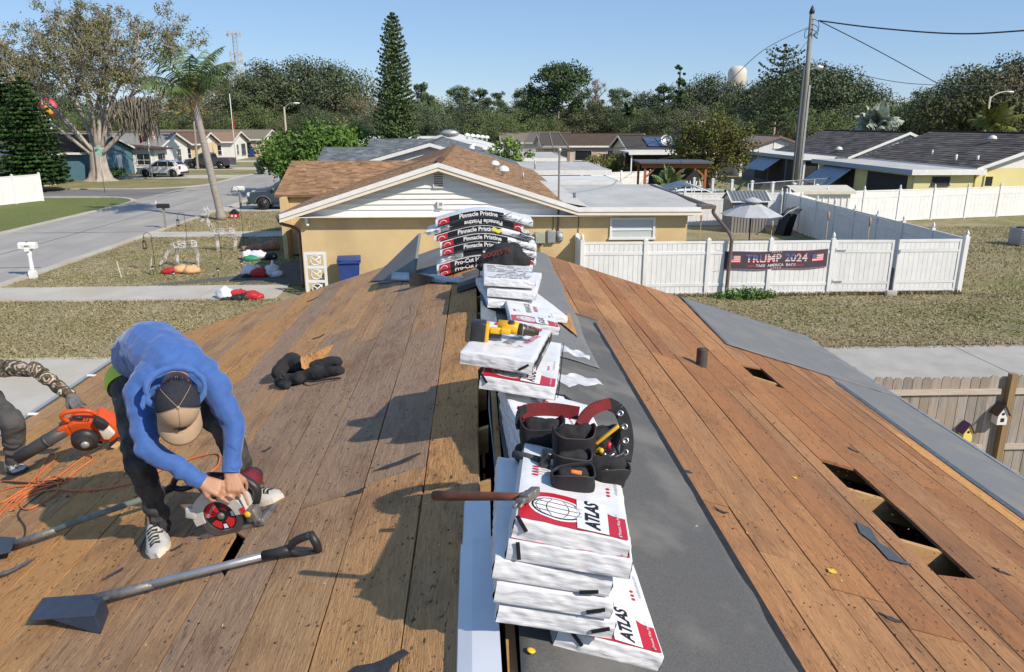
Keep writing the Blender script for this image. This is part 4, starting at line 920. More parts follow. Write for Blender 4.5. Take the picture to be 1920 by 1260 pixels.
# cell tower
ct=thing('cell_tower','tall cell tower with antenna panels beyond the palm','cell tower',(-76.6,260,0))
mb=MB()
for k in range(3):
    a=2*math.pi*k/3+.4; mb.tube([(1.3*math.cos(a),1.3*math.sin(a),0),(.75*math.cos(a),.75*math.sin(a),33)],.13,6)
mb.build('mast',galv,ct)
mb=MB()
for i in range(30):
    for k in range(3):
        z=i*1.1; r0=1.3-.55*z/33; a=2*math.pi*k/3+.4; b=a+2*math.pi/3; mb.tube([(r0*math.cos(a),r0*math.sin(a),z),(r0*math.cos(b),r0*math.sin(b),z+1.1)],.05,4)
mb.build('lattice',galv,ct)
antm=mat('antenna_white',(.5,.5,.5),(.4,.4,.42),scale=3,rough=.6)
for z,r_,n_ in [(32.6,2.0,9),(26.5,1.9,6),(24.3,1.9,6),(21.8,1.9,6)]:
    mb=MB()
    for k in range(n_):
        a=2*math.pi*k/n_; mb.box((r_*math.cos(a),r_*math.sin(a),z),(.35,.35,1.6)); mb.tube([(.4*math.cos(a),.4*math.sin(a),z),(r_*math.cos(a),r_*math.sin(a),z)],.06,4)
    mb.build('antenna_ring',antm,ct)
# water tower
wt=thing('water_tower','cream water tower with rounded tank above the distant trees','water tower',(101.3,300,0))
creamw=mat('tower_cream',(.62,.58,.50),(.56,.52,.45),scale=.3,rough=.6)
mb=MB(); mb.lathe([(1,18.6),(3.0,18.9),(3.5,19.6),(3.55,23.8),(3.2,25.0),(2.2,25.9),(.8,26.3),(0,26.4)],(0,0,0),28); mb.build('tank',creamw,wt)
for k in range(6):
    a=2*math.pi*k/6; mb=MB(); mb.tube([(3.4*math.cos(a),3.4*math.sin(a),19.5),(4.2*math.cos(a),4.2*math.sin(a),0)],.28,8); mb.build('leg',creamw,wt)
mb=MB(); mb.tube([(0,0,0),(0,0,19)],.7,10); mb.build('riser',creamw,wt)
# ------------------------------------------------------------------ utility pole, wires
up=thing('utility_pole','tall gray wooden utility pole with a dark cap behind the white fence','utility pole',(22.7,53,0))
polem=mat('pole_wood',(.30,.285,.25),(.21,.2,.175),scale=3,rough=.9,stretch=(6,6,.4))
mb=MB(); mb.tube([(0,0,0),(0,0,8),(-.12,0,12.6)],[.19,.165,.14],10); mb.build('shaft',polem,up)
mb=MB(); mb.lathe([(.17,0),(.19,.12),(.10,.38),(0,.55)],(-.12,0,12.55),8); mb.build('pole_cap',black,up)
mb=MB(); mb.box((-.22,.05,4.6),(.16,.2,9.2)); mb.build('conduit',mat('conduit_dark',(.10,.11,.12),rough=.6),up)
mb=MB(); mb.box((.19,-.12,4.0),(.13,.13,8.0)); mb.build('riser_channel',galv,up)
mb=MB()
for k in range(4): mb.tube(spline([(-.1,-.15,12.2-k*.3),(.25,-.25,12.05-k*.35),(.35,-.2,11.6-k*.2),(.05,-.2,11.2)],4),.02,4)
mb.tube(spline([(-.15,-.1,11.6),(-.5,-.15,11.5),(-.45,-.1,11.0),(-.1,-.1,11.3)],4),.025,4); mb.build('service_loops',black,up)
mb=MB(); mb.lathe([(.05,0),(.28,.1),(.3,.2),(0,.3)],(.72,-.1,9.0),8); mb.tube([(.1,0,9.0),(.72,-.1,9.2)],.03,5); mb.build('lamp_head',white_paint,up)
T0=Vector((22.7,53,0))
def wire(label,pts,r=.022,group=None):
    mb=MB(); mb.tube(spline(pts,8),r,5); tag(mb.build('wire',black),label,'wire',group)
wire('thick twisted power line sagging off to the right edge from the pole top',[T0+Vector((.3,-.2,12.1)),gy(1640,52,49),gy(1790,63,46),gy(1925,57,43),gy(2200,35,38)],.045)
wire('thin power line sloping down to the right from the pole to the dark trees',[T0+Vector((.3,-.2,12.1)),gy(1640,92,58),gy(1765,160,66),gy(1790,170,68)],.035)
wire('thin level line running right from the lamp arm on the pole',[T0+Vector((.7,0,9.4)),gy(1700,156,60),gy(1925,162,62)],.025)
wire('service wire falling left from the pole past the water tower to the mast',[T0+Vector((-.3,-.2,11.7)),gy(1430,95,46),gy(1340,180,38),gy(1240,262,32),Vector((2.8,25.6,4.65))],.02)
wire('thin guy line dropping left of the pole into the bushy tree',[T0+Vector((-.2,-.1,10.9)),gy(1440,165,50),gy(1330,270,44),gy(1230,300,40)],.015)
# ------------------------------------------------------------------ flags, sign, bins
rg=random.Random(3)
def flagpole(label,base,h,fm,w_,fh,droop=.5,fz=None):
    f=thing('flagpole',label,'flagpole',base)
    mb=MB(); mb.tube([(0,0,0),(0,0,h)],.05,6); mb.build('pole',white_paint,f)
    z1=fz or h-.1
    mb=MB(); mb.grid(lambda a,b:Vector((a*w_*.7,.12*math.sin(a*7),z1-fh*b-droop*a*a)),8,6); o=mb.build('flag',fm,f)
redflag=mat('red_flag',(.40,.03,.05),(.3,.02,.04),scale=4,rough=.8)
def stripes(name):
    m=bpy.data.materials.new(name); m.use_nodes=True; n=m.node_tree; tc=n.nodes.new('ShaderNodeTexCoord'); wv=n.nodes.new('ShaderNodeTexWave'); wv.bands_direction='Z'; wv.inputs['Scale'].default_value=1.7; n.links.new(tc.outputs['Object'],wv.inputs[0])
    r=n.nodes.new('ShaderNodeValToRGB'); r.color_ramp.interpolation='CONSTANT'; r.color_ramp.elements[0].color=(.5,.05,.08,1); r.color_ramp.elements[1].position=.5; r.color_ramp.elements[1].color=(.7,.65,.66,1); n.links.new(wv.outputs[0],r.inputs[0]); n.links.new(r.outputs[0],n.nodes['Principled BSDF'].inputs['Base Color']); return m
usf=stripes('striped_flag')
flagpole('short flagpole with red flag left of the white car',tuple(gz(286,334)),4.6,redflag,-1.2,.8,.3)
flagpole('flagpole with striped flag behind the white car',(-37.5,90.5,0),4.9,usf,1.1,.8,.4)
flagpole('tall flagpole with red flag before the cream house',(-32.9,107,0),9.2,redflag,.35,1.9,.2,fz=6.6)
flagpole('small flagpole with striped flag above the bushy tree',(27.5,92,0),5.8,usf,-1.6,1.0,.4)
rs=thing('street_sign','green street name sign on a thin post before the big pale tree','street sign',tuple(gz(197,361)))
mb=MB(); mb.tube([(0,0,0),(0,0,3.2)],.04,6); mb.build('post',galv,rs)
sg=mat('sign_green',(.22,.45,.36),rough=.5); mb=MB(); mb.box((0,0,3.35),(.62,.03,.24)); mb.box((0,0,3.62),(.03,.62,.24)); mb.box((0,-.02,3.05),(.42,.03,.30)); mb.build('sign_plate',sg,rs)
bs=thing('billboard_sign','red and yellow sign glimpsed between the dark pines','sign',(-61.2,115,0))
mb=MB(); mb.tube([(0,0,0),(0,0,6.8)],.2,8); mb.build('pole',galv,bs)
mb=MB(); mb.lathe([(0,-.2),(1.35,-.2),(1.35,.2),(0,.2)],(0,0,7.5),20,rot=Matrix.Rotation(R(90),3,'X')); mb.build('sign_plate',mat('sign_red',(.55,.03,.07),rough=.5),bs)
mb=MB(); mb.lathe([(0,0),(.7,0),(.7,.05),(0,.05)],(.2,-.21,7.2),20,rot=Matrix.Rotation(R(90),3,'X')); mb.build('sign_disc',mat('sign_yellow',(.8,.45,.08),rough=.5),bs)
mb=MB(); put_text(mb,'MR',Matrix.Translation((-.1,-.3,8.2))@RX,.7,bold=.04); mb.build('lettering',white_paint,bs)
def bin_(label,p,m,s=1,rot=0,name='trash_bin'):
    b=thing(name,label,'trash bin',tuple(p),rot,scale=s)
    mb=MB(); mb.prism([(-.24,-.28,0),(.24,-.28,0),(.24,.24,0),(-.24,.24,0)],(0,0,.02)); 
    v=[(-.22,-.22,.05),(.22,-.22,.05),(.22,.24,.05),(-.22,.24,.05),(-.29,-.32,1.0),(.29,-.32,1.0),(.29,.32,1.0),(-.29,.32,1.0)]
    mb.add(v,[(0,1,5,4),(1,2,6,5),(2,3,7,6),(3,0,4,7),(0,3,2,1)]); mb.box((0,-.02,.98),(.64,.70,.05)); mb.build('body',m,b)
    mb=MB(); mb.box((0,0,1.035),(.64,.68,.06),bev=.02); mb.box((0,-.34,1.0),(.4,.05,.05)); mb.tube([(-.25,.36,.98),(.25,.36,.98)],.02,6); mb.build('lid',m,b)
    mb=MB()
    for s_ in(-1,1): mb.lathe([(.0,-.03),(.11,-.03),(.11,.03),(0,.03)],(s_*.26,.22,.11),12,rot=Matrix.Rotation(R(90),3,'Y'))
    mb.build('wheel',rubber,b)
bluebin=mat('bin_blue',(.02,.05,.20),(.025,.06,.22),scale=4,rough=.55)
bin_('dark trash bin at the kerb beyond the palm',gz(488,327),mat('bin_dark',(.03,.04,.045),rough=.6),1.15)
bin_('blue bin standing in front of the tan stucco wall behind the roof edge',(-4.3,24.75,0),bluebin,1.2,R(8))
bin_('dark blue bin by the porch of the pink beige house',(-36.8,128.5,0),bluebin,1.3)
ot=thing('planter_trellis','white plastic cut out panel leaning by the corner of the tan wall','garden ornament',(-5.35,24.5,0),R(0),scale=1.25)
mb=MB()
for s in(-1,1): mb.box((s*.25,0,.6),(.07,.05,1.2))
for z in (.03,.42,.80,1.17): mb.box((0,0,z),(.43,.05,.07))
mb.build('frame',white_vinyl,ot)
for z in (.225,.61,.985):
    mb=MB(); mb.tube([(.13*math.cos(a*math.pi/6),0,z+.13*math.sin(a*math.pi/6)) for a in range(13)],.018,5)
    for a in (45,135): 
        dx,dz=.2*math.cos(R(a)),.15*math.sin(R(a)); mb.tube([(-dx,0,z-dz),(dx,0,z+dz)],.016,5)
    mb.build('ornament_ring',white_vinyl,ot)
# ------------------------------------------------------------------ lawn decorations
wirem=mat('deer_wire',(.70,.68,.64),(.6,.58,.55),scale=10,rough=.5)
def wire_deer(label,p,rot,grazing=False,s=1.0):
    d=thing('wire_deer',label,'lawn decoration',tuple(p),rot,scale=s,group=None)
    def cage(rings,nm,n=7,closed=True):
        mb=MB(); P=[]
        for c,ry,rz,tilt in rings:
            ring=[]
            for j in range(n):
                a=2*math.pi*j/n; q=Vector((-math.sin(tilt)*rz*math.sin(a),ry*math.cos(a),math.cos(tilt)*rz*math.sin(a)))
                ring.append(Vector(c)+q)
            P.append(ring); mb.tube(ring+[ring[0]],.011,4,cap=False)
        for i in range(len(P)-1):
            for j in range(n):
                mb.tube([P[i][j],P[i+1][(j+ (i%2))%n]],.010,4,cap=False); mb.tube([P[i][j],P[i+1][j]],.010,4,cap=False)
        return mb.build(nm,wirem,d)
    cage([((-.42,0,.82),.10,.15,0),((-.25,0,.84),.15,.18,0),((0,0,.84),.15,.16,0),((.25,0,.86),.15,.17,0),((.42,0,.86),.09,.13,0)],'body')
    for x in (-.36,.36):
        for sy in (-.11,.11):
            k=.07 if x>0 else 0
            cage([((x,sy,.78),.06,.08,R(80)),((x+k,sy,.45),.035,.045,R(85)),((x+k*.3,sy,.2),.025,.03,R(90)),((x,sy,.0),.03,.04,R(90))],'leg',5)
    if grazing:
        cage([((-.45,0,.86),.08,.11,R(60)),((-.66,0,.62),.06,.08,R(100)),((-.80,0,.36),.05,.07,R(120))],'neck',6)
        cage([((-.76,0,.36),.06,.08,R(10)),((-.90,0,.24),.055,.06,R(30)),((-1.02,0,.10),.03,.035,R(40))],'head',6)
    else:
        cage([((-.46,0,.92),.08,.12,R(-50)),((-.60,0,1.15),.055,.08,R(-60)),((-.70,0,1.38),.05,.06,R(-70))],'neck',6)
        cage([((-.68,0,1.44),.06,.08,0),((-.84,0,1.40),.05,.055,0),((-.98,0,1.34),.03,.03,0)],'head',6)
        mb=MB()
        for sy in (-1,1):
            mb.tube([(-.66,sy*.05,1.5),(-.60,sy*.18,1.72),(-.72,sy*.24,1.98)],.015,4); mb.tube([(-.61,sy*.16,1.7),(-.45,sy*.2,1.82)],.013,4); mb.tube([(-.64,sy*.2,1.82),(-.82,sy*.24,1.9)],.013,4)
        mb.build('antler',wirem,d)
wire_deer('white wire frame deer with head lowered grazing on the lawn',gz(352,498),R(14),True,1.0)
wire_deer('white wire frame buck with antlers standing near the walk',gz(425,470),R(4),False,1.0)
iron=mat('black_iron',(.02,.02,.022),rough=.6)
def hook(label,p,h=1.6,lantern=True,s=1):
    k=thing('garden_hook',label,'garden hook',tuple(p),rg.uniform(-.3,.3),scale=s)
    mb=MB(); mb.tube([(0,0,0),(0,0,h*.86)]+[(-.16+.16*math.cos(a*math.pi/8),0,h*.86+.16*math.sin(a*math.pi/8)) for a in range(0,9)]+[(-.32,0,h*.8)],.010,5); mb.build('crook',iron,k)
    if lantern:
        mb=MB(); z=h*.8-.02; mb.lathe([(0,0),(.03,-.02),(.09,-.09),(.09,-.1)],(-.32,0,z),6); mb.lathe([(.08,-.32),(.09,-.34),(.05,-.36)],(-.32,0,z),6)
        for a in range(4): mb.tube([(-.32+.07*math.cos(a*1.57),.07*math.sin(a*1.57),z-.1),(-.32+.07*math.cos(a*1.57),.07*math.sin(a*1.57),z-.33)],.008,4)
        mb.build('lantern',iron,k)
hook('black shepherd hook with hanging lantern nearest the wooden stakes',gz(292,508),1.55)
hook('black shepherd hook with hanging lantern behind the grazing wire deer',gz(352,460),1.6)
hook('thin bare black hook in front of the standing wire buck',gz(416,489),1.75,False)
hook('tall thin black pole by the heap of brown inflatable cloth',gz(458,461),3.0,False)
for i,(px_,py_) in enumerate([(327,526),(410,520),(454,506),(515,492),(288,516)]):
    l=thing('path_light',['small black solar path light at the left end of the garden path','small black solar path light in the sun midway along the garden path','small black solar path light at the shadow edge by the path','small black solar path light in the house shadow','small black solar path light beside the hook and wooden stake'][i],'path light',tuple(gz(px_,py_)))
    mb=MB(); mb.tube([(0,0,0),(0,0,.3)],.012,5); mb.lathe([(.07,.30),(.07,.33),(.02,.36),(0,.36)],(0,0,0),8); mb.build('stem',iron,l)
    mb=MB(); mb.lathe([(.045,.24),(.05,.30)],(0,0,0),8); mb.build('lens',white_paint,l)
for i,(px_,py_,l_) in enumerate([(228,521,.1),(282,514,-.14),(373,505,-.05)]):
    p=gz(px_,py_); mb=MB(); mb.beam(p,p+Vector((-l_*.9,0,.62)),.035,.03); tag(mb.build('wooden_stake',mat('pale_stake',(.6,.55,.45),rough=.8)),['pale wooden stake leaning on the lawn, leftmost of three','pale wooden stake leaning beside the nearest hook','pale wooden stake leaning right of the grazing wire deer'][i],'stake')
def heap(label,p,blobs,s=1.0,seed=0):
    """deflated inflatable decoration: soft cloth lumps lying on the grass"""
    h=thing('deflated_inflatable',label,'lawn inflatable',tuple(p))
    for i,(x,y,z,rx,ry,rz,m) in enumerate(blobs):
        mb=MB(); mb.ball((0,0,0),(rx,ry,rz),18,12)
        vs=[]
        for q in mb.v:
            q=Vector(q); n_=noise.noise(q*6+Vector((seed,i*3.1,0)))*.35+noise.noise(q*16+Vector((seed,i,7)))*.16
            q=q*(1+n_); q=q+Vector((x,y,z)); q.z=max(q.z,.01); vs.append(tuple(q))
        mb.v=vs; mb.build('cloth_lump',m,h)
cr=mat('inf_red',(.50,.03,.03),(.38,.02,.02),scale=5,rough=.6);cw=mat('inf_white',(.70,.70,.74),(.62,.62,.66),scale=5,rough=.6);ck=mat('inf_black',(.02,.02,.024),rough=.6);cg=mat('inf_green',(.04,.25,.14),rough=.6);cb=mat('inf_brown',(.40,.20,.12),(.33,.16,.09),scale=5,rough=.7);ct_=mat('inf_tan',(.62,.36,.18),rough=.7)
heap('deflated red, black and white figure crumpled on the grass by the driveway',gz(452,560),[(-.5,0,.15,.30,.25,.24,cw),(-.1,.0,.12,.3,.2,.2,cr),(-.05,-.18,.08,.22,.14,.12,ck),(.3,-.05,.1,.35,.22,.18,cr),(.15,-.1,.1,.2,.2,.14,ck),(.55,-.1,.08,.25,.18,.14,cr),(-.4,-.2,.05,.2,.12,.08,ck)],1,1)
heap('deflated white dog shape with red vest lying in the house shadow',gz(490,519),[(-.35,.1,.2,.40,.3,.26,cw),(-.05,-.1,.15,.32,.2,.2,cr),(.4,.05,.2,.28,.25,.26,cw),(.6,-.05,.1,.25,.2,.14,cw),(-.5,-.1,.08,.2,.14,.1,ck),(.42,.1,.35,.08,.08,.22,cw)],1,2)
heap('deflated white and green figure lying in the house shadow',gz(484,487),[(-.45,.05,.18,.25,.22,.22,cw),(0,0,.18,.38,.25,.22,cw),(-.2,-.25,.1,.35,.2,.14,cg),(.5,.05,.12,.3,.22,.16,ck)],1,3)
heap('deflated brown figure lying along the edge of the house shadow',gz(488,470),[(-.45,-.05,.1,.45,.2,.14,cb),(.1,.0,.15,.45,.22,.2,cb),(.55,.1,.2,.3,.2,.25,cb)],1,4)
heap('deflated red and tan figure lying below the grazing wire deer',gz(340,513),[(-.35,0,.1,.35,.22,.15,cr),(.0,.05,.15,.3,.22,.18,ct_),(.4,-.02,.12,.35,.22,.2,ct_),(.05,.15,.22,.15,.1,.12,cg)],1,5)
dh=thing('lawn_ornament','tiny red and dark toy house ornament at the foot of the leaning palm','lawn ornament',tuple(gz(440,409)))
mb=MB(); mb.box((0,0,.15),(.5,.3,.3)); mb.build('body',cr,dh); mb=MB(); mb.prism([(-.3,-.18,.3),(.3,-.18,.3),(0,-.18,.55)],(0,.36,0)); mb.build('roof',iron,dh); mb=MB(); mb.box((-.1,-.16,.15),(.12,.02,.12)); mb.box((.12,-.16,.15),(.12,.02,.12)); mb.build('window',cw,dh)
# ------------------------------------------------------------------ back yard things
um=thing('patio_umbrella','pale gray patio umbrella open in the yard behind the banner fence','umbrella',(10.95,29.6,0))
umc=mat('umbrella_cloth',(.44,.45,.46),(.36,.37,.38),scale=4,rough=.8)
n=8; rr_=1.22; mb=MB()
vs=[(0,0,2.62)]
for k in range(n): a=2*math.pi*(k+.3)/n; vs.append((rr_*math.cos(a),rr_*math.sin(a),2.02))
mb.add(vs,[(0,1+k,1+(k+1)%n) for k in range(n)])
vs2=[(x,y,z-.012) for x,y,z in vs]; mb.add(vs2,[(0,1+(k+1)%n,1+k) for k in range(n)]); mb.lathe([(.45,2.53),(.3,2.62),(0,2.72)],(0,0,0),8); mb.build('canopy',umc,um)
for k in range(n): mb=MB(); mb.tube([(0,0,2.58),Vector(vs[1+k])-Vector((0,0,.03))],.012,4); mb.build('rib',iron,um)
mb=MB(); mb.tube([(0,0,0),(0,0,2.6)],.028,8); mb.build('pole',iron,um)
ss=thing('shed','small gray metal garden shed with ribbed dark roof behind the umbrella','shed',(14.15,39.2,0),scale=.9)
mb=MB(); mb.box((0,0,.92),(2.1,1.6,1.84)); mb.build('wall',mat('shed_taupe',(.26,.24,.22),(.22,.2,.185),scale=3,rough=.7),ss)
for i in range(12): mb=MB(); mb.box((-1.0+i*.18,-.815,.92),(.035,.03,1.8)); mb.build('rib',mat('shed_rib',(.17,.155,.14),rough=.7),ss)
mb=MB(); mb.prism([(-1.05,-.8,1.84),(-1.05,.8,1.84),(-1.05,0,2.25)],(2.1,0,0)); fixn(mb.build('gable',mat('shed_pale',(.5,.5,.48),rough=.7),ss))
for s in(-1,1):
    mb=MB(); mb.prism([(-1.15,s*.92,1.80),(1.15,s*.92,1.80),(1.15,0,2.30),(-1.15,0,2.30)],(0,0,.03)); rf_=fixn(mb.build('roof',mat('shed_roof',(.16,.17,.18),rough=.5,metal=.3),ss))
    for i in range(12): mb=MB(); mb.beam((-1.1+i*.2,s*.93,1.84),(-1.1+i*.2,0,2.345),.05,.03); mb.build('roof_rib',galv,rf_)
mb=MB(); mb.beam((-1.17,-.93,1.82),(-1.17,0,2.33),.05,.07); mb.beam((1.17,-.93,1.82),(1.17,0,2.33),.05,.07); mb.box((0,-.95,1.80),(2.36,.04,.07)); mb.build('roof_trim',white_paint,ss)
tk=thing('water_tank','pale green cylinder standing by the back fence left of the shed','cylinder',(13.7,39.0,0))
mb=MB(); mb.lathe([(.16,0),(.16,1.25),(.12,1.35),(0,1.38)],(0,0,0),14); mb.build('body',mat('pale_green',(.42,.48,.40),rough=.6),tk)
for i,(x,y,h_) in enumerate([(11.0,27.5,2.05),(8.9,29.5,2.1),(13.35,28.0,2.3),(15.0,28.0,2.08)]):
    t_=thing('tiki_torch',['bamboo tiki torch just right of the white fence bay joint','bamboo tiki torch beside the brown downpipe','tall bamboo tiki torch in front of the stacked chairs','bamboo tiki torch left of the pointed gate post'][i],'garden torch',(x,y,0))
    mb=MB(); mb.tube([(0,0,0),(0,0,h_-.25)],.015,5); mb.build('stick',mat('bamboo',(.50,.34,.17),(.4,.26,.12),scale=10,rough=.7),t_)
    mb=MB(); mb.lathe([(.015,h_-.35),(.05,h_-.15),(.045,h_-.05),(.02,h_)],(0,0,0),8); mb.build('torch_head',mat('bamboo_head',(.42,.28,.15),rough=.7),t_)
lc=thing('folded_lounger','dark folded lounge chairs stacked against the shaded side fence','lounge chair',(16.0,37.5,0),R(20))
for i in range(5):
    mb=MB(); mb.tube([(-.55+i*.12,-.1,0),(-.15+i*.12,0,1.05),(.35+i*.1,.1,1.3)],.02,5); mb.tube([(-.55+i*.12,.5,0),(-.15+i*.12,.6,1.05),(.35+i*.1,.7,1.3)],.02,5)
    mb.grid(lambda a,b:Vector((-.55+i*.12+.4*a,-.1+.1*a+.6*b,1.05*a)),3,2); mb.build('chair_frame',[iron],lc)
mb=MB(); mb.tube([(-.9,-.2,.9),(-.4,-.2,1.25),(.2,-.2,1.45),(.25,.3,1.4)],.028,6); mb.build('armrest',galv,lc)
ac=thing('air_conditioner','gray outdoor air conditioner unit in shade at the right edge','air conditioner',(25.6,33.8,0))
mb=MB(); mb.box((0,0,.42),(.85,.85,.78),bev=.03); mb.build('case',mat('ac_case',(.30,.31,.32),(.25,.26,.27),scale=3,rough=.6),ac)
for i in range(9): mb=MB(); mb.box((0,-.435,.12+i*.075),(.78,.02,.02)); mb.build('louvre',iron,ac)
mb=MB(); mb.lathe([(.36,.82),(.36,.84),(.3,.86),(0,.86)],(0,0,0),16); mb.build('fan_guard',iron,ac)
bl=MB(); bl.box((0,0,.09),(.36,.16,.18),bev=.02); o=bl.build('concrete_block',concrete); o.location=(13.75,23.75,0); tag(o,'gray concrete block on the grass holding the gate leaf','block')
# pergola & pool things
pg=thing('pergola','orange brown timber pergola with dark flat top beyond the back fence','pergola',(13.5,53,0),R(-4))
pw=mat('pergola_wood',(.42,.15,.055),(.33,.12,.045),scale=5,rough=.8)
for x in (-1.9,.0,2.2): 
    for y in (-1.6,1.6): mb=MB(); mb.box((x,y,1.35),(.15,.15,2.7)); mb.build('post',pw,pg)
for x,s in ((-1.9,1),(2.2,-1),(0,1)): mb=MB(); mb.beam((x,-1.6,1.9),(x+s*.7,-1.6,2.6),.1,.1); mb.build('brace',pw,pg)
mb=MB(); mb.box((.15,-1.7,2.72),(4.6,.1,.28)); mb.build('beam',pw,pg); mb=MB(); mb.box((.15,1.7,2.72),(4.6,.1,.28)); mb.build('beam',pw,pg)
mb=MB(); mb.box((.15,0,2.92),(5.0,4.0,.10)); mb.build('roof_panel',mat('pergola_roof',(.09,.10,.12),rough=.7),pg)
mb=MB(); mb.box((.6,1.2,1.3),(3.6,.05,1.9)); mb.build('privacy_screen',screen_dark,pg)
pl=thing('swimming_pool','above ground pool with blue rim behind the white back fence','pool',(14.4,47.3,0))
mb=MB(); mb.lathe([(2.3,0),(2.3,1.3),(2.4,1.3),(2.4,1.34),(2.2,1.34),(2.2,.2),(0,.2)],(0,0,0),28); mb.build('pool_wall',mat('pool_wall',(.45,.55,.6),rough=.5),pl)
mb=MB(); mb.lathe([(2.19,1.2),(0,1.2)],(0,0,0),28); mb.build('water',mat('pool_water',(.05,.30,.36),rough=.05),pl)
for i,x in enumerate((12.85,13.45)):
    ld=thing('pool_ladder',['white A frame pool ladder on the left','white A frame pool ladder on the right'][i],'ladder',(x,45.6,1.25),scale=.85)
    for s in(-1,1):
        mb=MB(); mb.tube([(s*.30,-.2,-1.2),(s*.28,-.1,.2),(s*.10,0,1.05)],.035,6); mb.build('rail',white_vinyl,ld)
    for k in range(3): mb=MB(); mb.box((0,-.08,.1+k*.3),(.42-k*.07,.16,.04)); mb.build('step',white_vinyl,ld)
tp=thing('tarp_cover','dark blue gray sloping cover with a white pole beyond the flat roof','tarp',(12.2,43.8,0))
mb=MB(); mb.grid(lambda a,b:Vector(((a-.5)*3.0,(b-.5)*2.4,1.75+.55*(1-abs(a-.4)*1.7)*(1-(b-.5)**2*1.5))),12,6); mb.build('sheet',mat('tarp_blue',(.09,.13,.18),(.12,.16,.21),scale=3,rough=.6),tp)
mb=MB(); 
for x in(-1.4,1.4): mb.tube([(x,-1.1,0),(x,-1.1,1.8)],.03,6)
mb.tube([(-.4,-1.2,2.3),(1.6,-1.2,1.55)],.035,6); mb.build('pole',white_paint,tp)
pc=thing('pool_cage','dark screened pool cage with square frame beyond the small bright tree','pool cage',(8.2,92,0))
mb=MB(); cgx=[-2.6,-1.2,1.2,2.6]
frm=[((-2.8,-2,0),(-2.8,-2,2.6)),((2.8,-2,0),(2.8,-2,2.6)),((-2.8,-2,2.6),(2.8,-2,2.6)),((-2.8,-2,2.6),(-1.7,0,4.4)),((2.8,-2,2.6),(1.7,0,4.4)),((-1.7,0,4.4),(1.7,0,4.4)),((-1,-2,0),(-1,-2,2.6)),((1,-2,0),(1,-2,2.6)),((-.9,-2,2.6),(-.6,0,4.4)),((.9,-2,2.6),(.6,0,4.4)),((-1.7,0,4.4),(-1.7,3,4.4)),((1.7,0,4.4),(1.7,3,4.4))]
for a,b in frm: mb.beam(a,b,.12,.12)
mb.build('frame',mat('bronze_frame',(.16,.15,.13),rough=.5),pc)
mb=MB(); mb.add([(-2.8,-1.97,0),(2.8,-1.97,0),(2.8,-1.97,2.6),(-2.8,-1.97,2.6),(-1.7,.03,4.4),(1.7,.03,4.4)],[(0,1,2,3),(3,2,5,4)]); mb.add([(-2.8,-1.9,0),(-2.8,4,0),(-2.8,4,2.6),(-2.8,-1.9,2.6)],[(0,1,2,3)]); mb.build('screen',mat('cage_screen',(.07,.07,.07),rough=.9,alpha=.55),pc)
# ------------------------------------------------------------------ trees
def leafq(mb,p,s,rg,tint,nrm=None,mat=0,asp=1.0):
    a=Vector((rg.gauss(0,1),rg.gauss(0,1),rg.gauss(0,1)))
    if nrm is not None: a=a*.8+nrm*1.1
    if a.length<1e-3: a=Vector((0,0,1))
    a.normalize(); u=a.orthogonal().normalized(); u=(Matrix.Rotation(rg.uniform(0,6.28),3,a)@u); v=a.cross(u)*asp
    s=s*rg.uniform(.6,1.3)
    n=len(mb.v); 
    mb.v.extend([tuple(p-u*s*.5),tuple(p+v*s*.38),tuple(p+u*s*.5),tuple(p-v*s*.38)]); mb.f.append((n,n+1,n+2,n+3)); mb.m.append(mat); mb.s.append(False); mb.t.append(tint)
def clump(mb,c,r,n,s,rg,tb,mat=0,flat=.75):
    c=Vector(c)
    for _ in range(n):
        d=Vector((rg.gauss(0,1),rg.gauss(0,1),rg.gauss(0,1))).normalized(); rr=r*(rg.random()**.45)
        p=c+Vector((d.x*rr,d.y*rr,d.z*rr*flat))
        leafq(mb,p,s,rg,min(1,max(0,tb+rg.uniform(-.13,.13))),d,mat)
def limb(mb,a,b,r0,r1,rg,wob=.12,n=5,sides=6,mat=0):
    a=Vector(a);b=Vector(b);L=(b-a).length;pts=[]
    for i in range(n+1):
        t=i/n; p=a.lerp(b,t)
        if 0<i<n: p+=Vector((rg.uniform(-1,1),rg.uniform(-1,1),rg.uniform(-.5,.5)))*L*wob*.5
        pts.append(p)
    mb.tube(pts,[r0+(r1-r0)*i/n for i in range(n+1)],sides,mat); return pts
PROTO={}
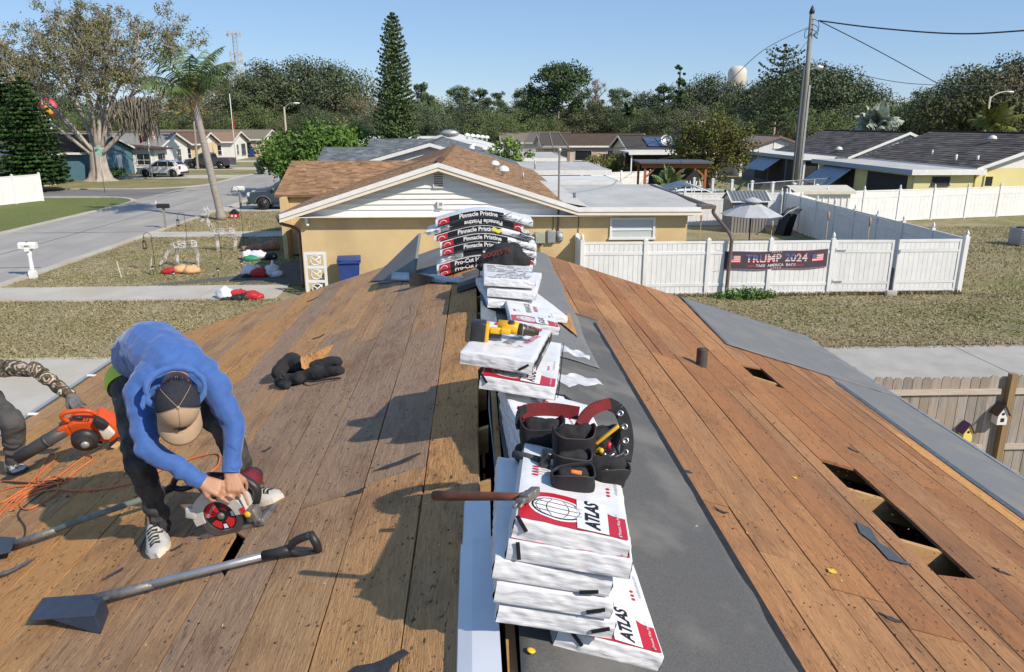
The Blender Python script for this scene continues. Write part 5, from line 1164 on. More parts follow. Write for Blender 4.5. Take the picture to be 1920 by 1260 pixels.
def proto_tree(kind,seed,h,w_,leafm,barkm,ncl,nl,s,style='oak',name='broadleaf_tree'):
    rg=random.Random(seed); base=thing(name,None,None,(0,0,-50))
    T=MB(); C=MB(); cl=[]
    if style=='oak':
        for i in range(ncl):
            d=Vector((rg.gauss(0,1),rg.gauss(0,1),rg.gauss(.25,.8))).normalized(); q=rg.random()**.4
            cl.append((Vector((d.x*w_*.5*q,d.y*w_*.5*q,h*.58+d.z*h*.40*q)),rg.uniform(.09,.17)*w_))
        limb(T,(0,0,0),(0,0,h*.35),.035*h,.028*h,rg,.05)
        for c,r in cl[::3]: limb(T,(0,0,h*rg.uniform(.2,.4)),c,.016*h,.004*h,rg,.2,4,5)
    elif style=='pine':
        limb(T,(0,0,0),(rg.uniform(-.3,.3),0,h*.93),.022*h,.008*h,rg,.02)
        for i in range(ncl):
            z=h*(.52+.48*rg.random()); rad=w_*.5*(1-((z/h-.72)/.34)**2)**.5 if abs(z/h-.72)<.33 else w_*.12
            a=rg.uniform(0,6.28); q=rg.random()**.6; c=Vector((math.cos(a)*rad*q,math.sin(a)*rad*q,z)); cl.append((c,rg.uniform(.10,.17)*w_))
        for c,r in cl[::2]: limb(T,(0,0,c.z-h*.06),c,.008*h,.003*h,rg,.1,3,4)
    elif style=='bush':
        for i in range(ncl):
            d=Vector((rg.gauss(0,1),rg.gauss(0,1),rg.gauss(.1,.9))).normalized(); q=rg.random()**.35
            cl.append((Vector((d.x*w_*.5*q,d.y*w_*.5*q,max(.3,h*.5+d.z*h*.5*q))),rg.uniform(.10,.16)*w_))
        for c,r in cl[::4]: limb(T,(0,0,0),c,.02*h,.004*h,rg,.2,4,5)
    elif style=='bare':
        limb(T,(0,0,0),(0,0,h*.4),.03*h,.02*h,rg,.05)
        for i in range(14):
            a=rg.uniform(0,6.28); e=Vector((math.cos(a)*w_*.45*rg.random(),math.sin(a)*w_*.45*rg.random(),h*rg.uniform(.7,1))); P=limb(T,(0,0,h*rg.uniform(.25,.45)),e,.012*h,.003*h,rg,.2,5,5)
            for p in P[2:]:
                for k in range(4): limb(T,p,p+Vector((rg.uniform(-1,1),rg.uniform(-1,1),rg.uniform(0,1)))*w_*.16,.004*h,.001*h,rg,.2,3,3)
            cl.append((e,rg.uniform(.08,.13)*w_))
    for c,r in cl: clump(C,c,r,nl,s,rg,rg.uniform(.25,.75))
    T.build('trunk',barkm,base); C.build('crown',leafm,base)
    PROTO[kind]=base; return base
def put(kind,loc,h,rot,label,group,cat='tree',first={}):
    b,h0=kind
    base=PROTO[b]; s=h/h0
    if b not in first: first[b]=1; o=base
    else: o=copy_tree(base)
    o.location=loc; o.rotation_euler=(0,0,rot); o.scale=(s*random.uniform(.95,1.15),s*random.uniform(.95,1.15),s)
    tag(o,label,cat,group); return o
proto_tree('oak1',1,11,13,leaf_oak,bark,75,190,.28); proto_tree('oak2',2,11,14,leaf_mid,bark,75,190,.28); proto_tree('oak3',3,11,12,leaf_brown,bark_grey,60,120,.26)
proto_tree('pine1',4,14,6,leaf_pine,bark,50,150,.27,'pine','pine_tree'); proto_tree('pine2',5,14,7,leaf_pine,bark,40,150,.27,'pine','pine_tree')
proto_tree('bare1',6,10,8,twig_grey,bark_grey,10,40,.25,'bare','bare_tree')

GT='trees in the belt beyond the houses'
def place(x):
    L=[(40,'beyond the left edge'),(180,'behind the layered conifers on the left'),(330,'behind the big pale tree'),(440,'behind the leaning palm'),(500,'below the cell tower'),(560,'behind the left street lamp'),(640,'above the lush green bushes'),(700,'just left of the tall narrow conifer'),(790,'just right of the tall narrow conifer'),(860,'above the far gray ridge'),(930,'above the white ridge end'),(1000,'above the small bright young tree'),(1080,'beside the large rounded pine'),(1160,'right of the large rounded pine'),(1240,'above the solar panel roof'),(1300,'by the narrow spire conifer'),(1370,'left of the water tower'),(1430,'right of the water tower'),(1500,'left of the utility pole'),(1580,'right of the utility pole'),(1660,'left of the silver fan palm'),(1740,'behind the silver fan palm'),(1830,'above the dark roof ridges'),(1910,'by the right street lamp')]
    for a,b in L:
        if x<a: return b
    return 'beyond the right edge'
rg=random.Random(21)
kinds=[('oak1',11),('oak2',11),('oak3',11),('pine1',14),('pine2',14),('bare1',10)]
names={'oak1':'dark gray green oak in the distant tree belt','oak2':'mid green rounded tree in the distant tree belt','oak3':'brownish thin leaved tree in the distant tree belt','pine1':'tall slim dark pine in the distant tree belt','pine2':'broad topped dark pine in the distant tree belt','bare1':'bare gray twiggy tree in the distant tree belt'}
# skyline heights read along the belt: (px, top y of skyline, distance)
sky_=[(-60,150,170),(20,150,150),(90,160,160),(330,170,150),(400,185,150),(455,150,120),(500,128,118),(560,122,120),(620,128,122),(665,150,128),(700,168,140),(760,185,150),(790,162,170),(830,178,180),(862,168,175),(900,172,180),(935,178,175),(985,172,178),(1015,180,170),(1090,178,168),(1120,190,165),(1160,172,170),(1205,180,165),(1245,165,160),(1300,172,165),(1330,150,160),(1375,165,165),(1410,170,150),(1440,162,150),(1500,135,140),(1530,130,130),(1570,140,128),(1610,160,130),(1650,172,140),(1700,182,150),(1735,175,160),(1790,165,110),(1830,140,100),(1880,130,95),(1920,118,92),(1980,120,92),(2060,130,100)]
kseq=['oak1','oak2','oak1','pine1','oak2','oak1','oak1','oak1','oak1','oak3','oak3','oak2','pine1','oak2','pine2','pine1','pine1','pine2','oak2','bare1','pine1','pine2','oak1','pine1','oak1','oak1','oak1','pine1','oak1','oak1','oak1','oak1','oak2','oak3','oak3','pine1','oak1','oak1','oak3','oak1','oak1','oak2']
H0={k:h for k,h in kinds}
for i,(px_,ty,Y) in enumerate(sky_):
    if px_<690: Y=max(Y,172)+rg.uniform(0,12)
    p=gy(px_,ty,Y); k=kseq[i]; put((k,H0[k]),(p.x,Y,0),p.z*1.03,rg.uniform(0,6.28),names[k].replace('in the distant tree belt',place(px_)),GT)
# second fill row in front, lower
GL='lower trees filling the belt behind the roofs'
for i in range(62):
    px_=-40+i*33+rg.uniform(-10,10); Y=rg.uniform(118,150) if 700<px_<1500 else rg.uniform(108,125)
    if px_<690: Y=rg.uniform(160,172)
    k=rg.choice(['oak1','oak2','oak2','oak1','oak3']); p=gy(px_,rg.uniform(195,222),Y); put((k,H0[k]),(p.x,Y,0),p.z*1.05,rg.uniform(0,6.28),'lower '+names[k].replace('in the distant tree belt',place(px_)),GL)
bylab={}
for o in [x for x in col.objects if x.get('group') in (GT,GL)]: bylab.setdefault(o['label'],[]).append(o)
for lb,os_ in bylab.items():
    if len(os_)>1:
        os_.sort(key=lambda o:o.location.x/max(1,o.location.y))
        for i,o in enumerate(os_): o['label']=lb+(', left one' if i==0 else ', right one' if i==len(os_)-1 else ', middle one')
# far wood mass so that no horizon shows between the trees
C=MB(); 
for i in range(170):
    x=-330+i*4.2+rg.uniform(-2,2); y=205+rg.uniform(-12,20); h_=rg.uniform(6.5,10.5)
    for k in range(6): clump(C,(x+rg.uniform(-3,3),y+rg.uniform(-2,2),h_*rg.uniform(.1,.95)),3.0,34,1.5,rg,rg.uniform(.2,.7))
tag(C.build('distant_woods',leaf_pine,kind='stuff'),'dark far woods closing the horizon behind the tree belt','woods')
# feature trees in the belt
def feature(kind,seed,px_,ty,Y,w_,leafm,barkm,ncl,nl,s,style,label,name='broadleaf_tree',base_y=None):
    p=gy(px_,ty,Y); b=proto_tree(kind,seed,p.z,w_,leafm,barkm,ncl,nl,s,style,name); b.location=(p.x,Y,0); tag(b,label,'tree'); return b
feature('big_pine',31,1050,124,140,11.0,leafmat('leaf_bigpine',(.05,.09,.035),(.08,.12,.045)),bark_grey,80,130,.40,'pine','large rounded pine standing above the distant belt in the middle','pine_tree')
feature('pink_bare',32,1118,148,150,7,leafmat('leaf_pinkish',(.26,.20,.17),(.2,.15,.13)),bark_grey,14,50,.22,'bare','pale pinkish bare tree right of the large rounded pine','bare_tree')
feature('young',33,955,246,58,3.6,leaf_bright,bark_grey,34,70,.22,'oak','small bright green young tree behind the tan house roof')
feature('bushy',34,1338,212,60,6.2,leafmat('leaf_bushy',(.085,.115,.022),(.17,.14,.045)),bark,110,120,.20,'oak','dense bushy olive green tree beside the timber pergola')
feature('spire',35,1276,124,150,2.6,leaf_norfolk,bark,24,90,.35,'pine','narrow dark spire shaped conifer left of the water tower','conifer_tree')
feature('rdark',36,1845,165,80,12,leafmat('leaf_rdark',(.05,.065,.022),(.09,.085,.035)),bark,90,130,.34,'oak','large dark spreading tree behind the yellow house roof')
feature('rdark2',37,1930,112,88,12,leafmat('leaf_rdark2',(.14,.12,.06),(.20,.15,.09)),bark_pale,60,90,.28,'oak','pale limbed thin tree rising at the right edge')
feature('bamb',38,590,232,62,9,leafmat('leaf_hedge',(.06,.13,.022),(.13,.21,.045)),bark_grey,90,130,.26,'bush','lush bright green bushes behind the brown roof wing','shrub')
feature('bamb2',39,560,246,60,7,leafmat('leaf_hedge2',(.055,.115,.02),(.10,.17,.035)),bark_grey,70,130,.26,'bush','darker green bushes at the left end behind the brown roof wing','shrub')
feature('bamb3',40,650,236,63,6,leaf_bright,bark_grey,60,110,.24,'bush','pale leaved bushes between the lush hedge and the tall conifer','shrub')
feature('midbush',41,1135,290,80,6,leafmat('leaf_midb',(.10,.12,.03),(.16,.15,.05)),bark_grey,40,100,.2,'bush','low olive bush in front of the reddish board fence','shrub')
feature('porchbush',42,297,276,108,7,leafmat('leaf_pb',(.06,.09,.03),(.09,.12,.04)),bark_grey,40,90,.26,'bush','green bush beside the porch of the white house','shrub')
for i,(px_,py_,w_,t_) in enumerate([(383,306,2.6,'round clipped bush by the door of the pink beige house'),(388,322,2.0,'low yellow green shrub beside the pickup truck'),(215,330,3.0,'dark low shrub under the window of the blue house')]):
    Y=[130,96,78][i]; p=gy([464,388,205][i],[284,312,318][i],Y); b=proto_tree('sh%d'%i,50+i,[2.6,1.3,1.2][i],[2.6,1.6,3.0][i],[leaf_norfolk2,leaf_olive,leaf_norfolk][i],bark,26,80,.16,'bush','shrub'); b.location=(p.x,Y,0); tag(b,t_,'shrub')
# ---- Norfolk pines: tiers of radial boughs
def norfolk(label,loc,h,w_,leafm,tiers,dens,seed,droop=.0,taper=.9,base=.06,name='conifer_tree',up=.18,gap=0,s=.17):
    rg=random.Random(seed); t=thing(name,label,'tree',loc)
    T=MB(); T.tube([(0,0,0),(0,0,h*.5),(0,0,h*.99)],[.02*h,.012*h,.004*h],7); T.build('trunk',bark,t)
    C=MB(); Bm=MB()
    for i in range(tiers):
        f=i/(tiers-1); z=h*(base+(1-base)*f); r=w_*.5*((1-f)**taper)*rg.uniform(.85,1.08)+.12
        nb=int(7+4*(1-f)) ; a0=rg.uniform(0,6.28)
        for k in range(nb):
            if rg.random()<gap: continue
            a=a0+2*math.pi*k/nb+rg.uniform(-.15,.15); rr=r*rg.uniform(.8,1.1); m=max(3,int(rr/.22*dens)); tb=rg.uniform(.25,.75)
            P=[]
            for j in range(m+1):
                u=j/m; P.append(Vector((math.cos(a)*rr*u,math.sin(a)*rr*u,z+up*rr*(u**2)-droop*rr*u)))
            Bm.tube([P[0],P[m//2],P[-1]],[.03,.018,.008],4,cap=False)
            for j in range(1,m+1):
                u=j/m; wd=.30*rr*(1-abs(u-.55)*1.1)+.08
                for q in range(int(4*dens)+1):
                    off=rg.uniform(-1,1)*wd; p=P[j]+Vector((-math.sin(a)*off,math.cos(a)*off,.10*rg.random()+abs(off)*.12))
                    leafq(C,p,s*rg.uniform(.8,1.6),rg,min(1,max(0,tb+rg.uniform(-.2,.2))),Vector((0,0,.7)))
    Bm.build('bough',bark,t); C.build('crown',leafm,t); return t
pz=gy(735,28,62)
norfolk('tall narrow layered conifer rising high above all roofs left of centre',(pz.x,62,0),pz.z,4.4,leaf_norfolk2,44,1.5,71,taper=.55,up=.30,base=.02,s=.17)
norfolk('dense dark layered conifer in front of the blue house',(-36.6,65.2,0),8.9,5.6,leaf_norfolk,25,2.2,72,taper=.60,up=.10,droop=.06,base=.07,s=.22)
norfolk('dark layered conifer behind the white gable house at the left edge',(-44.6,76,0),11.6,5.8,leaf_norfolk,24,1.9,73,taper=.60,up=.12,droop=.05,base=.07,s=.25)
p=gy(1472,86,92); norfolk('conifer with open upturned tiers left of the utility pole',(p.x,92,0),p.z,7.5,leafmat('leaf_n3',(.045,.075,.03),(.07,.10,.04)),13,.75,74,taper=.35,up=.40,base=.35,s=.26)
# ---- the big pale spreading tree
def bigtree():
    rg=random.Random(8); loc=(-36.8,76.6,0)
    t=thing('broadleaf_tree','huge pale barked spreading tree with thin olive foliage in front of the blue house','tree',loc)
    T=MB(); C=MB(); M_=MB(); tips=[]
    # buttressed trunk
    def trunkring(z,r,amp,n=28): return [Vector((r*(1+amp*math.cos(5*a+.4)+amp*.5*math.cos(9*a))*math.cos(a)*1.15,r*(1+amp*math.cos(5*a+.4)+amp*.5*math.cos(9*a))*math.sin(a),z)) for a in [2*math.pi*k/n for k in range(n)]]
    rings=[trunkring(0,1.12,.26),trunkring(.3,.80,.24),trunkring(1.1,.62,.2),trunkring(2.2,.55,.2),trunkring(3.1,.50,.24),trunkring(3.7,.34,.3)]
    n=28; vs=[v for r_ in rings for v in r_]; T.add(vs,[(i*n+j,i*n+(j+1)%n,(i+1)*n+(j+1)%n,(i+1)*n+j) for i in range(len(rings)-1) for j in range(n)]+[tuple(range((len(rings)-1)*n,len(rings)*n))],0,True)
    T.build('trunk',bark_pale,t)
    B=MB()
    mains=[((-.7,0,3.5),(-7.0,0,11.0),.62),((-.4,.2,4),(-3.8,1.0,13.0),.52),((0,0,4),(-.8,-.5,14.0),.55),((.5,0,4),(2.8,.5,13.6),.55),((.7,.2,3.6),(5.6,-.6,12.6),.58),((.8,-.3,3.2),(8.0,.5,8.0),.5),((-.8,-.3,3.2),(-9.2,-.8,9.5),.5),((.2,-.6,3.8),(1.2,-4.5,11.0),.45),((0,.7,3.8),(0,5,11.5),.45),((.5,.6,3.8),(5.5,3.5,10.8),.42),((.9,0,3.4),(9.0,-.5,10.0),.42),((-.5,-.5,3.6),(-5,-3,10.0),.4)]
    def rec(a,d,L,r,depth):
        d=d.normalized(); b=a+d*L; P=limb(B,a,b,r,r*.62,rg,.16,4,6 if r>.1 else 4 if r>.03 else 3)
        if depth==0: tips.append((b,d)); return
        k=3 if depth>1 else 4
        for i in range(k):
            q=P[rg.choice([2,3,4]) if i else -1]; nd=(d+Vector((rg.gauss(0,.55),rg.gauss(0,.55),rg.gauss(.10,.35)))).normalized(); rec(q,nd,L*rg.uniform(.55,.8),r*.55,depth-1)
    for a,b,r in mains:
        a=Vector(a);b=Vector(b); m=a.lerp(b,.5)+Vector((rg.uniform(-.5,.5),rg.uniform(-.5,.5),rg.uniform(0,.6)))
        r*=.42; a=Vector((a.x*.5,a.y*.5,a.z*.78)); b=Vector((b.x*.98,b.y,b.z*.90)); P=spline([a,m*.94,b],5); B.tube(P,[r*(1-.6*i/(len(P)-1)) for i in range(len(P))],8)
        for i in (4,5,6,7,8,9,10):
            d=(P[i]-P[i-1]).normalized(); nd=(d+Vector((rg.gauss(0,.6),rg.gauss(0,.6),rg.gauss(.15,.4)))).normalized(); rec(P[i],nd,rg.uniform(2.2,3.0),r*.34,2)
    B.build('limb',bark_pale,t)
    TW=MB()
    for b,d in tips:
        u=rg.random(); 
        if b.z>12.0 or u<.5:
            for _ in range(16): leafq(C,b+Vector((rg.gauss(0,.26),rg.gauss(0,.26),rg.gauss(0,.26))),.17,rg,rg.uniform(.4,.8),None)
        for _ in range(3):
            e=b+(d+Vector((rg.gauss(0,.5),rg.gauss(0,.5),rg.gauss(.3,.4)))).normalized()*rg.uniform(.5,1.1); TW.tube([b,b.lerp(e,.5)+Vector((rg.uniform(-.1,.1),0,.05)),e],[.022,.014,.006],3,cap=False)
        else: clump(C,b,rg.uniform(.45,.85),24,.19,rg,rg.uniform(.25,.75))
    for c in [(-6.0,0,9.2),(-4.6,-1,8.0),(-2.6,-1.5,11.0),(3.4,-1.5,9.6),(4.8,0,9.2),(7.4,0,11.8),(2.0,-2,8.6),(-7.5,0,11.0)]:
        for k in range(4): clump(C,Vector(c)+Vector((rg.gauss(0,.6),rg.gauss(0,.6),rg.gauss(0,.5))),.8,110,.20,rg,rg.uniform(.3,.7))
    TW.build('twigs',bark_pale,t,kind='stuff'); C.build('crown',leaf_olive,t)
    for _ in range(420):
        x=rg.choice([rg.gauss(4.2,.8),rg.gauss(5.4,.5),rg.gauss(3.0,.9)]); y=rg.uniform(-1.5,1.5); z=rg.uniform(5.4,8.0); L=rg.uniform(.5,2.2)*(1.2 if x>4 else .7)
        M_.tube([(x,y,z),(x+rg.uniform(-.15,.15),y,z-L*.5),(x+rg.uniform(-.25,.25),y,z-L)],[.07,.05,.01],3,cap=False,tint=rg.random())
    M_.build('hanging_moss',moss_grey,t,kind='stuff')
bigtree()
# ---- palms
def palm(label,loc,top,lean,nf,fl,leafm,seed,tr=.22,boot=True,name='palm_tree',up=.55,ls=.55,wind=(0,0),lw=.045):
    rg=random.Random(seed); t=thing(name,label,'tree',loc)
    T=MB(); H=top; P=spline([(0,0,0),(lean[0]*.35,lean[1]*.3,H*.35),(lean[0]*.7,lean[1]*.7,H*.7),(lean[0],lean[1],H)],7)
    k=len(P); T.tube(P,[tr*(1.25 if i<2 else 1.0-.25*i/k)*(1+.035*((i%2)*2-1)) for i in range(k)],12); T.build('trunk',palm_trunk,t)
    top_=Vector((lean[0],lean[1],H))
    if boot:
        Bt=MB()
        for i in range(13):
            a=rg.uniform(0,6.28); Bt.tube([top_+Vector((0,0,-1.0+.07*i)),top_+Vector((math.cos(a)*.22,math.sin(a)*.22,-.4+.08*i)),top_+Vector((math.cos(a)*.3,math.sin(a)*.3,.35+.08*i))],[.15,.10,.04],5)
        Bt.build('leaf_bases',palm_boot,t)
    C=MB(); S=MB()
    for i in range(nf):
        a=2*math.pi*i/nf+rg.uniform(-.3,.3); el=rg.uniform(.12,1.5) if nf>8 else rg.uniform(.1,1.2); L=fl*rg.uniform(.8,1.1); tb=rg.uniform(.25,.8)
        d=Vector((math.cos(a)*math.cos(el),math.sin(a)*math.cos(el),math.sin(el))); pts=[]; p=top_+Vector((0,0,.3)); n=18
        for j in range(n+1):
            pts.append(p.copy()); g=Vector((wind[0],wind[1],-1))*(.088 if el>.5 else .08); d=(d+g*(j/n)**1.0*1.25).normalized(); p=p+d*L/n
        S.tube(pts[::3],[.045,.035,.03,.022,.015,.01,.006][:len(pts[::3])],4,cap=False)
        for j in range(2,n+1):
            f=j/n; side=(pts[j]-pts[j-1]).cross(Vector((0,0,1))); 
            if side.length<1e-4: continue
            side.normalize(); ll=ls*L*.36*math.sin(math.pi*min(1,f*.85+.12)); 
            for sgn in(-1,1):
                for sub in (0,.5):
                    q=pts[j-1].lerp(pts[j],sub+.25); tip=q+side*sgn*ll*.8+(pts[j]-pts[j-1]).normalized()*ll*.45+Vector((wind[0]*ll*.4,wind[1]*ll*.4,-ll*rg.uniform(.35,1.05)))
                    w_=(pts[j]-pts[j-1]).normalized()*lw; m_=q.lerp(tip,.5)+Vector((0,0,ll*.08))
                    C.add([q-w_,q+w_,m_+w_,m_-w_,tip],[(0,1,2,3),(3,2,4)],tint=min(1,max(0,tb+rg.uniform(-.2,.2))))
    S.build('frond_stem',leafm,t); C.build('frond',leafm,t); return t
palm('leaning gray palm with wind blown fronds at the street corner','' and (0,0,0) or (-15.1,45.2,0),6.9,(-.95,.2),17,3.3,leaf_palm,5,tr=.23,wind=(.34,0),ls=1.0,lw=.030)
pf=gy(378,240,95); palm('small yellow palm crown behind the leaning palm',(pf.x-1,95,0),6.6,(.2,0),9,2.2,leafmat('leaf_yellow',(.25,.24,.06),(.3,.27,.08)),15,tr=.15,boot=False,ls=1.0,lw=.08)
pf=gy(1690,225,68); palm('silver blue fan palm behind the dark roofs on the right',(pf.x,72,0),pf.z*.86,(0,0),34,2.2,leaf_silver,6,tr=.3,boot=False,up=.2,ls=1.3,lw=.09)
pf=gy(1180,218,130); palm('distant thin palm beside the belt of pines',(pf.x,130,0),pf.z,(0,0),14,2.4,leaf_norfolk2,7,tr=.22,boot=False,ls=1.0,lw=.1)
pf=gy(1855,235,70); palm('yellow green palm behind the yellow house roof',(pf.x,70,0),4.9,(.3,0),15,2.6,leafmat('leaf_pg',(.14,.17,.04),(.2,.2,.06)),12,tr=.2,boot=False,ls=1.0,lw=.07)
pf=gy(1245,330,47); palm('small leafy palm growing under the timber pergola',(12.4,48.5,0),1.3,(0,0),13,1.5,leafmat('leaf_pp',(.12,.18,.06),(.2,.24,.09)),13,tr=.1,boot=False,ls=1.0)
pf=gy(1375,385,43); palm('spiky yellow green plant behind the white back fence',(14.6,42.8,0),1.1,(0,0),11,1.2,leafmat('leaf_sp',(.16,.19,.05),(.2,.22,.08)),14,tr=.1,boot=False,ls=.8)
# weedy plant at the fence foot
rg=random.Random(44); wp=thing('weed_clump','leafy green weeds with tiny white flowers at the foot of the banner fence','plant',(8.75,23.6,0))
C=MB(); F2=MB()
for i in range(110):
    a=rg.uniform(0,6.28); r_=rg.random()**.6*.8; x=math.cos(a)*r_*1.3; y=math.sin(a)*r_*.4; hh=.42*(1-r_*.55)*rg.uniform(.6,1.2)
    for k in range(13): leafq(C,Vector((x+rg.gauss(0,.04),y+rg.gauss(0,.04),hh*k/13)),.085,rg,rg.random())
    if rg.random()<.4: F2.ball((x,y-.02,hh),.014,5,4)
C.build('leaves',leafmat('leaf_weed',(.07,.15,.025),(.15,.25,.06)),wp); F2.build('flower',white_paint,wp)
# ------------------------------------------------------------------ the roof being stripped
def plankmat(name,ramp,gray):
    m=bpy.data.materials.new(name); m.use_nodes=True; nt=m.node_tree;N=nt.nodes;L=nt.links;b=N['Principled BSDF']; b.inputs['Roughness'].default_value=.82; b.inputs['Specular IOR Level'].default_value=.22
    tc=N.new('ShaderNodeTexCoord'); oi=N.new('ShaderNodeObjectInfo')
    def mapn(sc):
        mp=N.new('ShaderNodeMapping'); mp.inputs['Scale'].default_value=sc; L.new(tc.outputs['Object'],mp.inputs[0]); return mp.outputs[0]
    def math_(op,a,b_=None,clamp=False):
        n=N.new('ShaderNodeMath'); n.operation=op; n.use_clamp=clamp
        for i,v in enumerate((a,b_)):
            if v is None: continue
            if hasattr(v,'type'): L.new(v,n.inputs[i])
            else: n.inputs[i].default_value=v
        return n.outputs[0]
    Wv=math_('MULTIPLY',oi.outputs['Random'],91.0)
    def ns(sc,st,det=5,ro=.6,w_=True,dist=0):
        n=N.new('ShaderNodeTexNoise'); n.noise_dimensions='4D'; n.inputs['Scale'].default_value=sc; n.inputs['Detail'].default_value=det; n.inputs['Roughness'].default_value=ro; n.inputs['Distortion'].default_value=dist
        L.new(mapn(st),n.inputs['Vector'])
        if w_: L.new(Wv,n.inputs['W'])
        return n.outputs[0]
    def mr(v,a,b_,c=0,d=1):
        n=N.new('ShaderNodeMapRange'); n.inputs['From Min'].default_value=a; n.inputs['From Max'].default_value=b_; n.inputs['To Min'].default_value=c; n.inputs['To Max'].default_value=d; L.new(v,n.inputs[0]); return n.outputs[0]
    def mix(f,a,b_,mode='MIX'):
        n=N.new('ShaderNodeMix'); n.data_type='RGBA'; n.blend_type=mode
        if hasattr(f,'type'): L.new(f,n.inputs[0])
        else: n.inputs[0].default_value=f
        for i,v in ((6,a),(7,b_)):
            if hasattr(v,'type'): L.new(v,n.inputs[i])
            else: n.inputs[i].default_value=(*v,1)
        return n.outputs[2]
    rp=N.new('ShaderNodeValToRGB'); e=rp.color_ramp.elements
    while len(e)<len(ramp): e.new(.5)
    for i,c in enumerate(ramp): e[i].position=i/(len(ramp)-1); e[i].color=(*c,1)
    L.new(oi.outputs['Random'],rp.inputs[0])
    c=rp.outputs[0]
    # weathered gray-brown patches (world scale) and per-plank patches
    w1=math_('MULTIPLY',mr(ns(.55,(1,.7,1),4,.55,False),.42,.60),mr(ns(1.6,(1,.35,1),4,.6),.36,.60))
    c=mix(math_('MULTIPLY',w1,gray[1]),c,gray[0])
    # cathedral grain
    g=ns(3.0,(7,.55,7),4,.55,True,.5); ring=math_('FRACT',math_('MULTIPLY',g,9.0)); ring=mr(ring,.0,.55,0,1)
    c=mix(mr(ring,0,1,.20,0),c,(.16,.07,.025),'MIX')
    fine=ns(30,(9,.35,9),3,.7); c=mix(mr(fine,.40,.70,.0,.34),c,(.11,.06,.03))
    c=mix(mr(ns(9,(5,.5,5),4,.7),.58,.75,0,.30),c,(.55,.36,.17))
    # torn pale fibres
    tear=ns(4.5,(2.6,.30,2.6),7,.78,True,.9); c=mix(mr(tear,.60,.68,0,.55),c,(.60,.39,.19)); c=mix(mr(tear,.42,.33,0,.7),c,(.13,.062,.032))
    # dark bleed stains
    c=mix(mr(ns(2.2,(1,.6,1),6,.75),.50,.72,0,.72),c,(.17,.085,.05))
    c=mix(mr(ns(6,(1.4,.4,1),5,.75,True,.8),.56,.66,0,.5),c,(.14,.075,.045))
    # grit, tar specks and nail marks
    sp=ns(62,(1,.5,1),2,.5); msk=mr(ns(1.7,(1,.7,1),4,.7),.42,.60,.28,1); c=mix(math_('MULTIPLY',mr(sp,.63,.68,0,.85),msk),c,(.03,.024,.02))
    sp2=ns(24,(2.2,.5,1),2,.5); c=mix(math_('MULTIPLY',mr(sp2,.69,.72,0,.85),msk),c,(.025,.022,.02))
    vo=N.new('ShaderNodeTexVoronoi'); vo.inputs['Scale'].default_value=11; L.new(mapn((1,1,0)),vo.inputs['Vector']); L.new(vo.outputs['Distance'],vo.inputs['Vector']) if False else None
    pass
    L.new(c,b.inputs['Base Color'])
    h=math_('ADD',math_('MULTIPLY',fine,.7),math_('MULTIPLY',ns(12,(3,.45,3),5,.8),1.0))
    h=math_('ADD',h,math_('MULTIPLY',tear,3.0)); bp=N.new('ShaderNodeBump'); bp.inputs['Strength'].default_value=.8; bp.inputs['Distance'].default_value=.011; L.new(h,bp.inputs['Height']); L.new(bp.outputs[0],b.inputs['Normal'])
    return m
plankL=plankmat('roof_board_left',[(.54,.30,.13),(.62,.335,.13),(.48,.285,.145),(.64,.365,.16),(.46,.28,.155),(.64,.33,.115),(.52,.31,.15)],((.39,.265,.18),.75))
plankR=plankmat('roof_board_right',[(.48,.22,.092),(.40,.17,.07),(.53,.27,.115),(.43,.215,.10),(.55,.29,.13),(.38,.18,.09)],((.26,.145,.085),.72))
plankG=plankmat('roof_board_gray',[(.43,.285,.18),(.39,.26,.165),(.46,.30,.185)],((.36,.255,.185),.7))
plankO=plankmat('roof_board_orange',[(.66,.34,.12),(.60,.30,.11)],((.42,.29,.18),.35))
roofh=thing('house','house under repair with bare plank roof decking that the workers stand on','house',(0,0,0))
YF,YN=10.32,-3.0; XEL,XER=-4.97,4.68; A=math.atan(MS); CA,SA=math.cos(A),math.sin(A)
def plank(side,xa,xb,ya,yb,m,dz=0,th=.019,end=(0,0,0,0)):
    """board on a slope between horizontal offsets xa<xb (absolute), from ya to yb"""
    q=[]
    gap=.0040
    for (x,y) in ((xa+gap,ya),(xb-gap,ya),(xb-gap,yb),(xa+gap,yb)): q.append(Vector((side*x,y,ZR-MS*x+dz)))
    mb=MB(); n=Vector((side*SA,0,CA)); r_=random.uniform(-.0016,.0016); q[0].z+=r_; q[3].z+=r_; q[1].z-=r_*.5; q[2].z+=random.uniform(-.001,.001)
    q=[q[0]+Vector((0,end[0],0)),q[1]+Vector((0,end[1],0)),q[2]+Vector((0,end[2],0)),q[3]+Vector((0,end[3],0))]
    if side<0: q=[q[1],q[0],q[3],q[2]]
    k_=5; top=[]; rg_=random.Random(int(abs(xa*977+ya*131))+(7 if side>0 else 0))
    for i in range(k_+1):
        t=i/k_; a_=q[0].lerp(q[3],t); b_=q[1].lerp(q[2],t); wl=rg_.uniform(-.0028,.0028); wr_=rg_.uniform(-.0028,.0028); top+= [a_+Vector((wl,0,rg_.uniform(-.0012,.0018))),b_+Vector((wr_,0,rg_.uniform(-.0012,.0018)))]
    m_=len(top); vs=top+[p-n*th for p in top]; fs=[(0,m_,m_+1,1),(m_-2,m_-1,2*m_-1,2*m_-2)]
    for i in range(k_): j=2*i; fs+=[(j,j+1,j+3,j+2),(m_+j,m_+j+2,m_+j+3,m_+j+1),(j,j+2,m_+j+2,m_+j),(j+1,m_+j+1,m_+j+3,j+3)]
    mb.add(vs,fs)
    return fixn(mb.build('roof_plank',m,roofh))
rp=random.Random(77)
holesL={3:(2.98,3.22)}
